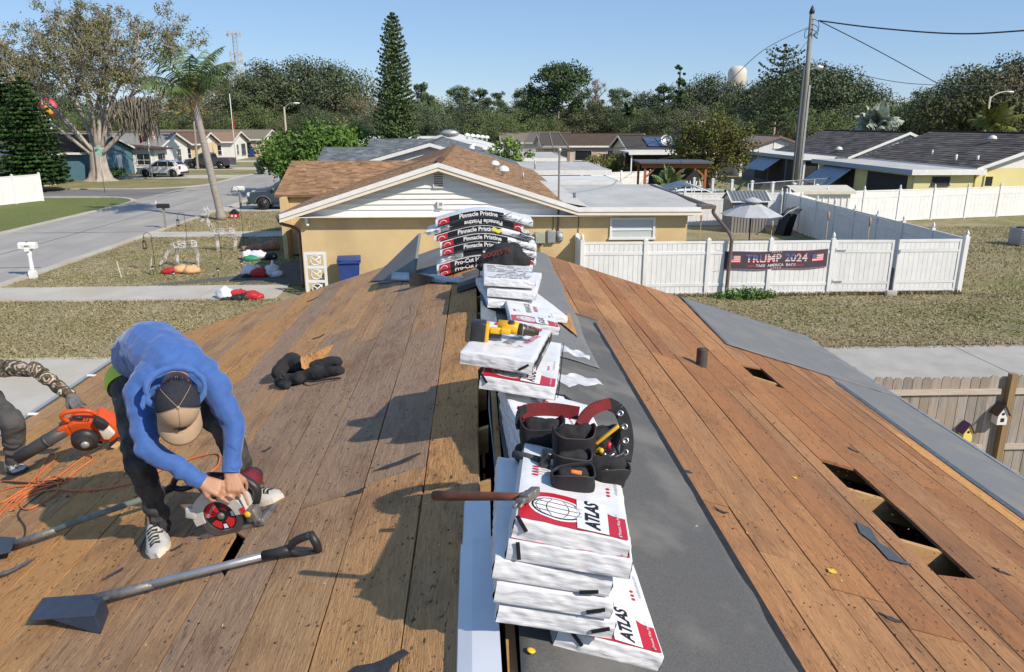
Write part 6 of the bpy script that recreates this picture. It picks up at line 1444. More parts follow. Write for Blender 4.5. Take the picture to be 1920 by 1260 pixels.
def rowsegs(rg,y0,y1):
    y=y0-rg.uniform(0,2.5); s=[]
    while y<y1:
        L_=rg.choice([2.4,3.05,3.65,4.2])*rg.uniform(.9,1.1); a=max(y,y0); b=min(y+L_,y1)
        if b-a>.12: s.append([a,b])
        y+=L_
    for i in range(len(s)-1): s[i][1]=s[i+1][0]-.004
    return s
# left slope rows, 0.307 m pitch on plan
k=0; x=.072; nxt=.327
while x<-XEL-.02:
    xb=min(nxt,-XEL)
    segs=rowsegs(rp,YN,YF)
    if k==0: segs=[[YN,3.05],[3.06,5.2],[5.2,8.1],[8.1,YF]]
    if k==1: segs=[[YN,1.1],[1.1,3.33],[3.34,6.0],[6.0,7.9],[7.91,YF]]
    if k==2: segs=[[YN,3.28],[3.29,6.4],[6.41,YF]]
    if k==3: segs=[[YN,1.9],[1.9,6.3],[6.31,YF]]
    if k==4: segs=[[YN,1.3],[1.3,3.45],[3.46,7.0],[7.0,YF]]
    for a,b in segs:
        mid=(a+b)/2; r_=rp.random()
        m=plankL
        if mid>4.6 and r_<.62 and k<9: m=plankG
        if mid>3.2 and mid<5 and k in(1,2,3): m=plankG
        if k==0: m=plankL if a<3 else plankO
        if k==1 and 5.5<mid<8.5: m=plankL
        if k==1 and mid>8: m=plankO
        if k in (7,8,11) and r_<.6: m=plankO
        e=(0,0,0,0)
        if k==3 and a==1.9:
            plank(-1,x,1.17,a,b,m); plank(-1,1.17,xb,a,2.88,m,0,end=(0,0,.10,-.02)); plank(-1,1.17,xb,3.20,b,m,0,end=(-.03,.06,0,0)); continue
        if rp.random()<.35 and k>2:
            xm=x+(xb-x)*rp.uniform(.42,.58); plank(-1,x,xm,a,b,m,rp.uniform(-.001,.001)); plank(-1,xm,xb,a,b,m,rp.uniform(-.001,.001))
        else: plank(-1,x,xb,a,b,m,rp.uniform(-.0015,.0015),end=e)
    x=xb; nxt=x+.307 if k else .632; k+=1
# right slope rows, 0.268 m pitch
xs=[.10,.395,.663,.931]+[1.199+.268*i for i in range(13)]+[-(-XER)]
for k in range(len(xs)-1):
    xa,xb=xs[k],min(xs[k+1],XER)
    segs=rowsegs(rp,YN,YF)
    if k==8: segs=[[YN,.8],[.8,3.27],[4.62,7.2],[7.2,YF]]     # long opening
    if k==9: segs=[[YN,2.3],[2.3,6.46],[7.02,YF]]
    if k in (4,5,6): segs=[[YN,2.95-.17*(k-4)],[2.956-.17*(k-4),6.1+.2*(k-4)],[6.105+.2*(k-4),YF]]
    for a,b in segs:
        r_=rp.random(); m=plankR
        if xa>3.5 and r_<.75: m=plankO
        elif r_<.0: m=plankG
        e=(0,0,0,0)
        if k==8 and b==3.27: e=(0,0,.04,-.03)
        if k==8 and a==4.62: e=(0,.0,0,0)
        if k==9 and a==7.02: e=(-.06,.05,0,0)
        if k>4 and rp.random()<.3 and k not in(8,9):
            xm=xa+(xb-xa)*rp.uniform(.42,.58); plank(1,xa,xm,a,b,m,rp.uniform(-.001,.001)); plank(1,xm,xb,a,b,m,rp.uniform(-.001,.001))
        else: plank(1,xa,xb,a,b,m,rp.uniform(-.0015,.0015),end=e)
# rafters, ridge board, ceiling, walls
raft=mat('rafter_wood',(.50,.30,.13),(.38,.21,.09),scale=3,rough=.85,stretch=(.4,6,6),bump=.3,bscale=30)
yy=YN+.25
ys=[]
while yy<YF: ys.append(yy); yy+=.61
shift=4.22-min(ys,key=lambda v:abs(v-4.22))
for y in ys:
    y+=shift
    for s in(-1,1):
        mb=MB(); mb.prism([(s*.02,y-.02,ZR-.025),(s*4.9,y-.02,ZR-.025-MS*4.88),(s*4.9,y-.02,ZR-.165-MS*4.88),(s*.02,y-.02,ZR-.165)],(0,.04,0)); fixn(mb.build('rafter',raft,roofh))
mb=MB(); mb.box((.02,(YN+YF)/2,ZR-.12),(.03,YF-YN,.16)); mb.build('ridge_board',raft,roofh)
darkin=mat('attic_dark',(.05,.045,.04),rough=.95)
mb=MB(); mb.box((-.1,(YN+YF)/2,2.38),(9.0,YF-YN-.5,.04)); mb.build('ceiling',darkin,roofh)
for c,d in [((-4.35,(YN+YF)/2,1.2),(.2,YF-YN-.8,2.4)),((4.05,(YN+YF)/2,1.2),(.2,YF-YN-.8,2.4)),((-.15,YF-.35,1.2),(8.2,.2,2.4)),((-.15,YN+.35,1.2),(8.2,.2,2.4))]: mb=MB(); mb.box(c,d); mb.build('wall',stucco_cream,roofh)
for y in (YF-.42,YN+.3): mb=MB(); mb.prism([(-4.4,y,2.39),(4.1,y,2.39),(4.1,y,2.74),(0,y,ZR-.18),(-4.4,y,2.64)],(0,.1,0)); fixn(mb.build('gable',stucco_cream,roofh))
# duct seen in the long opening
mb=MB(); mb.tube([(2.20,4.56,3.27),(2.33,4.36,3.18),(2.44,4.20,3.05)],.085,14); mb.build('duct',mat('duct_metal',(.30,.33,.34),(.2,.22,.23),scale=14,rough=.5,metal=.5),roofh)
# drip edge and gutter on the left eave
mb=MB(); mb.box((XEL-.012,(YN+YF)/2,roofz(XEL)-.02),(.03,YF-YN,.06)); mb.build('drip_edge',mat('dark_green_metal',(.07,.085,.075),rough=.5),roofh)
mb=MB(); mb.box((XEL-.09,(YN+YF)/2,roofz(XEL)-.08),(.12,YF-YN,.10)); mb.build('gutter',mat('gutter_gray',(.30,.31,.31),rough=.6),roofh)
for y in (6.9,7.9,9.2): mb=MB(); mb.box((XEL+.03,y,roofz(XEL)+.02),(.14,.05,.012),rot=(0,R(10),R(20))); mb.build('gutter_strap',white_paint,roofh)
mb=MB(); mb.box((XER+.012,(YN+YF)/2,roofz(XER)-.02),(.03,YF-YN,.07)); mb.build('drip_edge',galv,roofh)
# ---- felt
def feltmat(name,a,b_,dust):
    m=mat(name,a,b_,scale=140,rough=.92,bump=.55,bscale=260,bdist=.003,c3=dust,s3=3.0,spec=.25,lo=.3,hi=.7); return m
felt=feltmat('roof_felt',(.075,.075,.076),(.135,.134,.132),(.165,.158,.148))
felt2=feltmat('roof_felt_pale',(.135,.142,.148),(.20,.205,.21),(.20,.195,.185))
blackf=mat('black_felt_back',(.015,.016,.018),(.03,.03,.032),scale=30,rough=.7)
def feltstrip(nm,side,fx0,fx1,y0,y1,m,off=.006,wr=.008,nu=22,nv=120,diag=.9,seed=0,lift=None):
    def f(u,v):
        y=y0+(y1-y0)*v; x=fx0(y)+(fx1(y)-fx0(y))*u
        n_=noise.noise(Vector((x*1.5+y*diag*2.2,y*3.4-x*diag*4,seed)))*.7+noise.noise(Vector((x*3,y*7-x*6,seed+9)))*.3
        z=ZR-MS*x+off+wr*max(0,n_)+abs(noise.noise(Vector((x*6,y*6,seed+3))))*.002
        if lift: z+=lift(u,v)
        return Vector((side*x,y,z))
    mb=MB(); mb.grid(f if side>0 else (lambda u,v:f(1-u,v)),nu,nv); 
    mb2=MB(); 
    o=mb.build(nm,m,roofh); sol=o.modifiers.new('thick','SOLIDIFY'); sol.thickness=.004; sol.offset=-1; return o
def sm(y,pts):
    if y<=pts[0][0]: return pts[0][1]
    for (a,b_),(c,d) in zip(pts,pts[1:]):
        if y<=c: return b_+(d-b_)*(y-a)/(c-a)
    return pts[-1][1]
feltstrip('ridge_felt',1,lambda y:.050+.010*math.sin(y*3),lambda y:sm(y,[(-3,1.0),(3,1.03),(6.9,1.07),(6.95,1.10)]),YN,6.95,felt,.007,.010,seed=1)
feltstrip('ridge_felt',1,lambda y:.035,lambda y:sm(y,[(5.2,.82),(7.0,.86),(10.3,.92)])+.01*math.sin(y*4),5.2,10.30,felt2,.016,.014,seed=2)
feltstrip('ridge_felt',-1,lambda y:.0,lambda y:sm(y,[(8.35,.7),(9.0,1.25),(10.3,1.32)])+.02*math.sin(y*5),8.2,10.30,felt2,.010,.012,nv=30,seed=3)
feltstrip('eave_felt',1,lambda y:3.84+.01*math.sin(y*2),lambda y:XER+.015,YN,8.2,felt2,.006,.014,nu=14,seed=4,diag=1.6)
feltstrip('eave_felt',1,lambda y:sm(y,[(7.72,2.66),(10.3,2.83)]),lambda y:XER+.012,7.75,10.34,felt2,.012,.016,nu=26,nv=50,seed=5,diag=1.6)
# dark turned edge of the felt strips
for side,pts,w_ in [(1,[(1.03,y) for y in [YN+i*.25 for i in range(40)]],.022),(1,[(3.835+.01*math.sin(y*2),y) for y in [YN+i*.25 for i in range(43)]],.03)]:
    mb=MB()
    for (x0,y0),(x1,y1) in zip(pts,pts[1:]):
        z0,z1=ZR-MS*x0+.012,ZR-MS*x1+.012; mb.add([(x0-w_,y0,z0+MS*w_-.006),(x0+w_*.6,y0,z0+.003),(x1+w_*.6,y1,z1+.003),(x1-w_,y1,z1+MS*w_-.006)],[(0,1,2,3)],smooth=True)
    mb.build('felt_edge',blackf if side>0 and w_<.025 else mat('blue_edge',(.10,.13,.16),(.06,.08,.10),scale=20,rough=.8),roofh)
# vent pipe through the right slope
mb=MB(); q=rf(1315,686,1); mb.tube([q-Vector((0,0,.05)),q+Vector((0,0,.16))],.05,14,cap=False); mb.tube([q+Vector((0,0,.16)),q+Vector((0,0,.1))],.042,14); mb.build('vent_pipe',mat('old_pipe',(.09,.075,.065),(.05,.045,.04),scale=12,rough=.8),roofh)
# white drip metal lying along the ridge opening
def flash(label,y0,y1,x0,x1,x2,z0,m,nm='metal_flashing'):
    mb=MB(); n=12
    def prof(y): 
        return [(x0,ZR-MS*abs(x0)+z0*.2,y),(x0+.004,ZR-MS*abs(x0)+z0,y),(x1,ZR-MS*abs(x1)+z0*1.15,y),(x2,ZR+.010+z0*.35,y)]
    vs=[];fs=[]
    for i in range(n+1):
        y=y0+(y1-y0)*i/n
        for a,b,c in prof(y): vs.append((a+.002*math.sin(y*5),y,b))
    for i in range(n):
        for j in range(3): fs.append((i*4+j,i*4+j+1,(i+1)*4+j+1,(i+1)*4+j))
    mb.add(vs,fs); o=mb.build(nm,m); sol=o.modifiers.new('thick','SOLIDIFY'); sol.thickness=.002
    return tag(o,label,'metal flashing')
wm=mat('white_metal',(.66,.69,.74),(.60,.63,.68),scale=3,rough=.35,metal=.0)
flash('long white folded metal drip edge lying along the ridge gap at the bottom',YN,2.46,-.145,-.098,-.015,.035,wm)
flash('second piece of white folded metal drip edge with cut end tucked under the first',2.35,2.80,-.138,-.100,-.030,.028,wm)
bm3=mat('blue_gray_metal',(.16,.20,.24),(.11,.14,.17),scale=6,rough=.45,metal=.3)
mb=MB(); mb.grid(lambda u,v:Vector((-.045+.17*u+.01*v,5.15+2.5*v,4.105+.012+.055*(1-u)**3*(1)-MS*max(0,-.045+.17*u)+.004*math.sin(v*20))),8,30); o=mb.build('metal_flashing',bm3); tag(o,'blue gray metal strip along the ridge opening beyond the cordless drill','metal flashing')
mb=MB(); mb.tube(spline([(-.0,2.3,4.04),(.005,3.2,4.03),(-.01,3.9,4.05),(.0,4.4,4.0)],8),.0045,5); tag(mb.build('air_hose',mat('pale_blue_hose',(.25,.36,.45),rough=.3)),'thin pale blue hose running down inside the ridge gap','hose')
# loose shingle scraps and felt pieces on the left slope
def flake(name,label,cat,p,r_,side,m,rot=0,asp=.5,seed=0,th=.004,n=12,lift=.004,curl=.0):
    rg=random.Random(seed); mb=MB(); p=Vector(p); ca,sa=math.cos(rot),math.sin(rot); top=[]
    for i in range(n):
        a=2*math.pi*i/n; q=r_*(1+rg.uniform(-.35,.35)); u=q*math.cos(a); v=q*math.sin(a)*asp
        x=p.x+u*ca-v*sa; y=p.y+u*sa+v*ca; top.append(Vector((x,y,ZR-MS*abs(x)+lift+curl*abs(u)/r_)))
    c=Vector((p.x,p.y,ZR-MS*abs(p.x)+lift+.004)); vs=top+[q-Vector((0,0,th)) for q in top]+[c]
    fs=[(i,(i+1)%n,2*n) for i in range(n)]+[(i,i+n,(i+1)%n+n,(i+1)%n) for i in range(n)]
    mb.add(vs,fs); o=mb.build(name,m); 
    if label: tag(o,label,cat)
    return o
tarp=mat('tar_scrap',(.025,.026,.03),(.05,.05,.055),scale=40,rough=.7)
def sc(px_,py_,side): return rf(px_,py_,side,.004)
for i,(px_,py_,side,r_,rot,asp,lb) in enumerate([
 (745,868,-1,.10,R(8),.22,'long curled black felt scrap on the boards left of the ridge gap'),
 (668,923,-1,.045,0,.5,'small star shaped black felt scrap below the long curled one'),
 (700,1256,-1,.085,R(10),.55,'ragged black felt scrap at the bottom edge of the picture'),
 (213,1076,-1,.052,R(35),.3,'oval black felt scrap between the two shovels'),
 (62,1010-5,-1,.035,R(20),.4,'thin black scrap near the left shovel socket'),
 (597,632,-1,.06,R(10),.3,'thin dark scrap above the black knee pads'),
 (585,562,-1,.07,R(25),.3,'dark curled scrap at the far edge of the left slope'),
 (1285,883,1,.045,R(-10),.5,'small black scrap right of the ridge felt'),
 (1352,958,1,.03,R(-30),.4,'little black scrap by the felt edge lower down'),
 (1672,1160,1,.045,R(-15),.35,'flat black scrap near the bottom of the right slope'),
 (1878,1072,1,.04,R(-20),.45,'small black scrap right of the long roof opening'),
 (1600,850-6,1,.045,R(-50),.45,'dark scrap above the long roof opening'),
 (500,843,-1,.03,R(20),.4,'small black scrap right of the crouching worker sleeve'),
 (330,1028,-1,.035,R(25),.35,'short black scrap beside the white shoe'),
 ]): flake('felt_scrap',lb,'scrap',sc(px_,py_,side),r_,side,tarp,rot,asp,i,curl=.006)
# long torn felt strip left of the opening
pts=[sc(*q,1) for q in [(1605,980),(1632,992),(1648,1020),(1668,1030),(1690,1050),(1708,1060),(1695,1058),(1665,1050),(1640,1022),(1612,1000)]]
mb=MB(); mb.prism([p+Vector((0,0,.004)) for p in pts],(0,0,.003)); tag(fixn(mb.build('felt_scrap',mat('gray_scrap',(.07,.085,.10),(.05,.06,.07),scale=40,rough=.7))),'long torn gray felt strip left of the long roof opening','scrap')
leafy=mat('yellow_leaf',(.60,.45,.06),(.5,.36,.05),scale=40,rough=.7)
flake('dry_leaf','yellow leaf lying on the right slope','leaf',sc(1558,1072,1),.028,1,leafy,.4,.6,3,lift=.008,curl=.008)
flake('dry_leaf','small tan leaf above the yellow one on the right slope','leaf',sc(1490,896,1),.018,1,leafy,.2,.4,5,lift=.008)
mb=MB(); c=Vector((.075,1.86,ZR-MS*.075+.02)); mb.lathe([(0,.0),(.012,.0),(.014,.004),(.006,.006),(0,.006)],c,14,rot=Matrix.Rotation(A,3,'Y')); tag(mb.build('plastic_cap',mat('yellow_cap',(.75,.50,.03),rough=.4)),'yellow round plastic nail cap on the felt at the bottom','nail cap')
# chips and crumbs, too many to count
mb=MB(); rg=random.Random(12)
def chips(side,x0,x1,y0,y1,n,mats,smax=.02):
    for _ in range(n):
        x=rg.uniform(x0,x1); y=y0+(y1-y0)*rg.random()**1.6; s=rg.uniform(.003,smax)*(rg.random()**.8+.25); a=rg.uniform(0,3.14); asp=rg.uniform(.10,.4)
        u=Vector((math.cos(a),math.sin(a),0))*s; v=Vector((-math.sin(a),math.cos(a),0))*s*asp; h_=rg.uniform(.002,.007)
        P=[Vector((side*x,y,0))+q for q in (-u,v,u,-v)]
        P=[Vector((p.x,p.y,ZR-MS*abs(p.x)+h_+rg.uniform(0,.003))) for p in P]
        mb.add(P,[(0,1,2,3)],rg.choice(mats))
chips(-1,.1,3.6,1.5,6.5,1500,[0,0,1,1,2],.012); chips(1,1.1,3.8,1.5,7,1300,[0,0,0,1,1],.011); chips(1,.1,1.0,1.6,5,120,[0,1],.012)
chips(-1,2.2,3.8,4.6,6.4,500,[0,0,1],.03)
tag(mb.build('roof_debris',[tarp,mat('wood_chip',(.62,.42,.20),rough=.9),mat('rust_chip',(.25,.09,.05),rough=.9)],kind='stuff'),'scattered tar crumbs, nails and wood chips on the roof boards','debris')
# pale nail lines left by the old roofing
mb=MB()
for _ in range(1500):
    side=rg.choice((-1,1)); x=rg.uniform(.1 if side<0 else 1.1,4.5); y=1.5+6*rg.random()**1.5
    z=ZR-MS*x+.002; mb.lathe([(.0045,.0),(.004,.003),(0,.003)],(side*x,y,z),5)
mb.build('nail_head',mat('rusty_nail',(.10,.06,.04),rough=.6,metal=.5),roofh,kind='stuff')
# ------------------------------------------------------------------ wrapped shingle bundles
wrap=mat('bundle_wrap',(.74,.745,.76),(.64,.65,.67),scale=7,rough=.32,spec=.5,bump=.35,bscale=26,bstretch=(1,1,.35),bdist=.008)
wrap_s=mat('bundle_wrap_side',(.70,.70,.71),(.58,.58,.6),scale=9,rough=.38,bump=.5,bscale=34,bstretch=(.25,.25,1.3),bdist=.012)
pred=mat('print_red',(.52,.018,.035),(.46,.015,.03),scale=6,rough=.34,spec=.5)
pblk=mat('print_black',(.012,.013,.018),rough=.4); pgry=mat('print_gray',(.23,.24,.26),rough=.4); pwht=mat('print_white',(.74,.74,.75),rough=.36)
shing=mat('shingle_edge',(.05,.045,.045),(.02,.02,.02),scale=60,rough=.95)
def bundle(label,P0,P1,T=.064,L=.78,W=None,level=0,seed=0,side_=1,print_='front',tape=None,flip=False,group='wrapped shingle bundles on the ridge',sag=.004,yawadd=0,endred=True,tilt=A):
    """P0,P1: world points of the front top edge, left and right; long side runs away from the viewer"""
    rg=random.Random(seed+100); P0=Vector(P0);P1=Vector(P1)
    X=(P1-P0); w_=W or X.length; X.normalize(); n=Vector((math.sin(tilt),0,math.cos(tilt))); Y=n.cross(X).normalized(); Z=X.cross(Y).normalized()
    M=Matrix((X,Y,Z)).transposed().to_4x4(); M.translation=P0-Z*T
    if yawadd: M=M@Matrix.Rotation(yawadd,4,'Z')
    b=thing('shingle_bundle',label,'shingle bundle',mat=M,group=None)
    def hz(u,v): # top relief, metres
        return -.0035*math.sin(math.pi*min(1,max(0,u/w_)))*0+.0030*noise.noise(Vector((u*9,v*7,seed*3.3)))+.0012*noise.noise(Vector((u*30,v*22,seed)))
    NX,NY,NZ=26,44,5; ed=.006
    mb=MB()
    def top(u,v): 
        x=u*w_;y=v*L; e=min(x,w_-x,y,L-y); dz=-(max(0,ed-e)**2)/ed*.7
        return Vector((x,y,T+hz(x,y)+dz))
    mb.grid(top,NX,NY)
    # wrinkled sides
    per=[(0,0),(w_,0),(w_,L),(0,L),(0,0)]
    for s in range(4):
        a=Vector((*per[s],0)); c=Vector((*per[s+1],0)); out=Vector(((c-a).y,-(c-a).x,0)).normalized(); ln=(c-a).length; nn=int(ln/.009)
        def f(u,v,a=a,c=c,out=out,ln=ln,s=s):
            p=a.lerp(c,u); x=u*ln; e=min(x,ln-x); zz=(1-v)
            wrn=.0050*noise.noise(Vector((x*16+s*9,zz*2.2+x*5,seed+s)))+.0030*noise.noise(Vector((x*40,zz*4,seed+s*2)))+.003*abs(noise.noise(Vector((x*22-zz*3.5,s+seed*2.2,zz*1.4))))
            bul=.003*math.sin(math.pi*zz); k=1 if 0<v<1 else 0.0
            q=p+out*(bul+wrn)*k
            zt=T+hz(min(max(p.x,0),w_),min(max(p.y,0),L))-ed*.7
            q.z=zt*zz+(.002*math.sin(x*40+seed))*k
            return q
        mb.grid(lambda u,v:f(u,1-v),nn,NZ*2,mat=1)
    mb.add([(0,0,0),(w_,0,0),(w_,L,0),(0,L,0)],[(3,2,1,0)])
    mb.build('wrap',[wrap,wrap_s],b)
    def srf(v,o=.0022): return Vector((v.x,v.y,T+hz(v.x,v.y)+o))
    def patch(poly,m,o=.0022,nm='printed_panel'):
        """poly outline in (x,y); meshed on a small grid by row strips between left and right edge functions"""
        mb=MB(); mb.add([srf(Vector((x,y,0)),o) for x,y in poly],[tuple(range(len(poly)))]); return mb.build(nm,m,b)
    if print_:
        D0=.012
        # red field with arched upper border: strip grid
        def arch(u): return .155+.055*math.sin(math.pi*min(1,u*1.1+.02))-.03*u if not flip else .17
        mb=MB(); mb.grid(lambda u,v:srf(Vector((D0*.6+(w_-D0*1.2)*u,.006+(arch(u)-.006)*v,0)),.0018),16,10); mb.build('printed_panel',pred,b)
        # globe: white lens with black meridians
        cx,cy,rx,ry=w_*.36,.098,.088,.068
        def ell(r1,r2,m,o,cx=cx,cy=cy,n=26):
            mb=MB(); c=srf(Vector((cx,cy,0)),o); mb.add([c]+[srf(Vector((cx+r1*math.cos(2*math.pi*i/n),cy+r2*math.sin(2*math.pi*i/n),0)),o) for i in range(n)],[(0,1+i,1+(i+1)%n) for i in range(n)]); return mb.build('printed_globe',m,b)
        ell(rx,ry,pwht,.0030); ell(rx*.90,ry*.86,pblk,.0036); ell(rx*.84,ry*.78,pwht,.0042)
        mb=MB()
        for k in (-.55,0,.55):
            mb.tube([srf(Vector((cx+rx*.82*math.sin(t*math.pi/10)*1.0,cy+ry*.75*k*math.cos(t*math.pi/20*1.0)*(1),0)),.0046) for t in range(-5,6)],.0011,4)
        for k in (-.7,-.25,.25,.7):
            mb.tube([srf(Vector((cx+rx*.82*k+.016*math.cos(t*math.pi/10)*(1 if k>0 else -1),cy+ry*.74*math.sqrt(max(0,1-k*k))*t/5,0)),.0046) for t in range(-5,6)],.0011,4)
        mb.build('printed_globe_lines',pblk,b)
        patch([(cx+.058,cy-.088),(cx+.150,cy-.094),(cx+.152,cy+.088),(cx+.058,cy+.082)] if w_>.3 else [(cx+.05,cy-.07),(cx+.12,cy-.07),(cx+.12,cy+.07),(cx+.05,cy+.07)],pwht,.0050)
        mb=MB(); put_text(mb,'ATLAS',Matrix.Translation((cx+.106,cy-.002,0))@Matrix.Rotation(R(90),4,'Z'),.058,fn=lambda v:srf(v,.0064),bold=.0018,shear=.25,sp=.92); mb.build('lettering',pblk,b)
        mb=MB(); put_text(mb,'Protects What Matters',Matrix.Translation((w_-.030,.085,0))@Matrix.Rotation(R(90),4,'Z'),.0135,fn=lambda v:srf(v,.0040)); mb.lathe([(0,.004),(.006,.004)],(w_-.030,.012,T+.001),8); mb.build('lettering',pwht,b)
        # upper white field: small red drops, product name, legend
        mb=MB()
        for k in range(4):
            for j in (0,):
                c=srf(Vector((.045,.30+.020*k+.02*j,0)),.0022); mb.add([c+Vector((.012*math.cos(a*math.pi/4),.006*math.sin(a*math.pi/4),0)) for a in range(8)],[tuple(range(8))])
        for k in range(3):
            c=srf(Vector((w_-.05,.26+.022*k,0)),.0022); mb.add([c+Vector((.007*math.cos(a*math.pi/4),.007*math.sin(a*math.pi/4),0)) for a in range(8)],[tuple(range(8))])
        mb.build('printed_drops',pred,b,kind='stuff')
        mb=MB(); put_text(mb,'PINNACLE',Matrix.Translation((w_*.45,.46,0))@Matrix.Rotation(R(90),4,'Z'),.062,fn=lambda v:srf(v,.0024),bold=.002,shear=.1); mb.build('lettering',pgry,b)
        mb=MB(); put_text(mb,'PRISTINE',Matrix.Translation((w_*.62,.46,0))@Matrix.Rotation(R(90),4,'Z'),.044,fn=lambda v:srf(v,.0024),bold=.001); mb.build('lettering',pred,b)
        mb=MB()
        for k,tx in enumerate(('SHINGLES','BARDEAUX','TEJAS')): put_text(mb,tx,Matrix.Translation((.075+.0*k,.31+.018*k,0)),.011,fn=lambda v:srf(v,.0024))
        put_text(mb,'ATLASROOFING.COM',Matrix.Translation((w_-.022,.34,0))@Matrix.Rotation(R(90),4,'Z'),.013,fn=lambda v:srf(v,.0024)); mb.build('lettering',pgry,b)
    if tape:
        for (u,z0,ang) in tape:
            mb=MB(); c=Vector((u*w_,-.011,T*z0)); mb.box(c,(.055,.004,.011),rot=(0,ang,0)); mb.build('black_tape',pblk,b)
    return b,M
def onplane(px,py,P0,t):
    d=Vector(ray(px,py)); n=Vector((math.sin(t),0,math.cos(t))); o=Vector((CAM_X,0,CAM_H)); return o+d*((P0-o).dot(n)/d.dot(n))
def top2(a,b,off,t): p=rf(*a,1,off); return p,onplane(*b,p,t)
LV=[.072*i for i in range(8)]
B={}
def stackb(key,label,a,b,off,**k):
    t=R(k.pop('tl',11)); p,q=top2(a,b,off,t); B[key]=bundle(label,p,q,tilt=t,**k)
stackb('F','white and red shingle bundle lowest of the near stack, turned out to the right',(1048,1179),(1264,1233),.072,tl=17.5,L=.80,seed=1,W=.345,tape=[(.18,.8,R(40))])
stackb('E','white shingle bundle second from the bottom of the near stack',(937,1131),(1164,1165),.146,tl=11,L=.7,seed=2,print_=None,W=.35,tape=[(.88,.5,R(-20))])
stackb('D','white shingle bundle third from the bottom of the near stack',(932,1093),(1162,1128),.218,tl=10.5,L=.7,seed=3,print_=None,W=.345,tape=[(.86,.45,R(-18))])
stackb('C','white shingle bundle in the middle of the near stack, pushed to the left',(929,1048),(1165,1086),.290,tl=10.5,L=.7,seed=4,print_=None,W=.345,tape=[(.82,.2,R(-12))])
stackb('B','white shingle bundle second from the top of the near stack',(954,1011),(1188,1050),.362,tl=8,L=.64,seed=5,W=.355,tape=[(.09,.6,R(78))])
stackb('A','top shingle bundle of the near stack, with its red print beside the hammer',(967,970),(1183,1017),.434,tl=11.5,L=.55,seed=6,tape=[(.06,.85,R(50))])
TL={'G2':A,'H':R(8),'I':R(6),'J':R(10),'J2':R(12),'K':R(4),'K2':R(4),'K3':R(5)}
# next group along the ridge
stackb('G','shingle bundle under the tool belt, its dark side open to the ridge gap',(985,822),(1085,842),.26,tl=14,yawadd=R(6),L=.62,W=.33,seed=7)
stackb('G3','bottom bundle of the pile reaching under the tool belt',(978,852),(1080,874),.18,tl=14,yawadd=R(6),L=.66,W=.33,seed=17,print_=None)
stackb('G4','lowest bundle with dirty wrap in the pile behind the tool belt',(972,886),(1075,910),.10,tl=14,yawadd=R(6),L=.70,W=.33,seed=18,print_=None)
p,q=top2((1050,860),(1145,885),.14,TL['G2']); B['G2']=bundle('shingle bundle right of the one under the tool belt',p,q,tilt=TL['G2'],L=.86,W=.30,seed=8)
p,q=top2((901,704),(1041,727),.335,TL['H']); B['H']=bundle('shingle bundle with red print just below the one holding the drill',p,q,tilt=TL['H'],L=.80,W=.36,seed=9,tape=[(.05,.9,R(50))])
p,q=top2((864,657),(1000,678),.41,TL['I']); B['I']=bundle('white shingle bundle carrying the cordless drill',p,q,tilt=TL['I'],L=.62,W=.35,seed=10,print_=None,tape=[(.88,.5,R(-35))])
p,q=top2((959,600),(1050,614),.15,TL['J']); B['J']=bundle('shingle bundle with small red globe print beyond the drill',p,q,tilt=TL['J'],L=.86,seed=11)
p,q=top2((1000,585),(1055,592),.075,TL['J2']); B['J2']=bundle('shingle bundle half under the one beyond the drill',p,q,tilt=TL['J2'],L=.9,W=.33,seed=12,print_=None)
p,q=top2((908,521),(992,526),.27,TL['K']); B['K']=bundle('top bundle of the small stack below the black bag',p,q,tilt=TL['K'],L=.9,seed=13,W=.42,print_=None)
p,q=top2((914,541),(994,548),.19,TL['K2']); B['K2']=bundle('middle bundle of the small stack below the black bag',p,q,tilt=TL['K2'],L=.9,seed=14,W=.40,print_=None)
p,q=top2((915,562),(995,566),.11,TL['K3']); B['K3']=bundle('lowest bundle of the small stack below the black bag',p,q,tilt=TL['K3'],L=.9,seed=15,W=.38,print_=None)
# printing on the drill bundle (upper part of the same wrap) and side band
def topprint(key,items,sideband=None):
    b,M=B[key]
    for (txt,x,y,rot,size,m,bold) in items:
        mb=MB(); put_text(mb,txt,Matrix.Translation((x,y,.0685))@Matrix.Rotation(rot,4,'Z'),size,bold=bold); mb.build('lettering',m,b)
topprint('I',[('PINNACLE',.22,.38,R(78),.07,pgry,.002),('PRISTINE',.29,.36,R(78),.045,pred,.001),('Shingles  Bardeaux  Tejas',.1,.33,R(78),.018,pgry,0)])
mb=MB(); mb.box((.18,.57,.0680),(.26,.05,.001)); mb.build('printed_panel',pred,B['I'][0])
b_,M_=B['I']; w_i=.35
mb=MB(); mb.box((w_i+.014,.31,.034),(.003,.56,.045)); mb.build('printed_band',pblk,b_)
mb=MB(); put_text(mb,'Pinnacle Pristine',Matrix.Translation((w_i+.0170,.32,.034))@Matrix.Rotation(R(90),4,'Z')@Matrix.Rotation(R(90),4,'X'),.040,bold=.001); mb.build('lettering',pwht,b_)
b_,M_=B['H']; w_h=.36
mb=MB(); mb.box((w_h+.014,.42,.034),(.003,.8,.05)); mb.build('printed_band',pblk,b_)
b_,M_=B['K']; rg=random.Random(6); mbs={'a':MB(),'b':MB()}
for r_ in range(9):
    y=.05+r_*.062; x=.03
    while x<.37:
        w_=rg.uniform(.015,.09); k_='b' if rg.random()<.3 and r_%3==0 else 'a'
        if rg.random()<.75: mbs[k_].box((x+w_/2,y,.0668),(w_,rg.choice((.010,.016,.026)),.0012))
        x+=w_+.014
mbs['a'].build('printed_lines',pgry,b_,kind='stuff'); mbs['b'].build('printed_lines',pred,b_,kind='stuff')
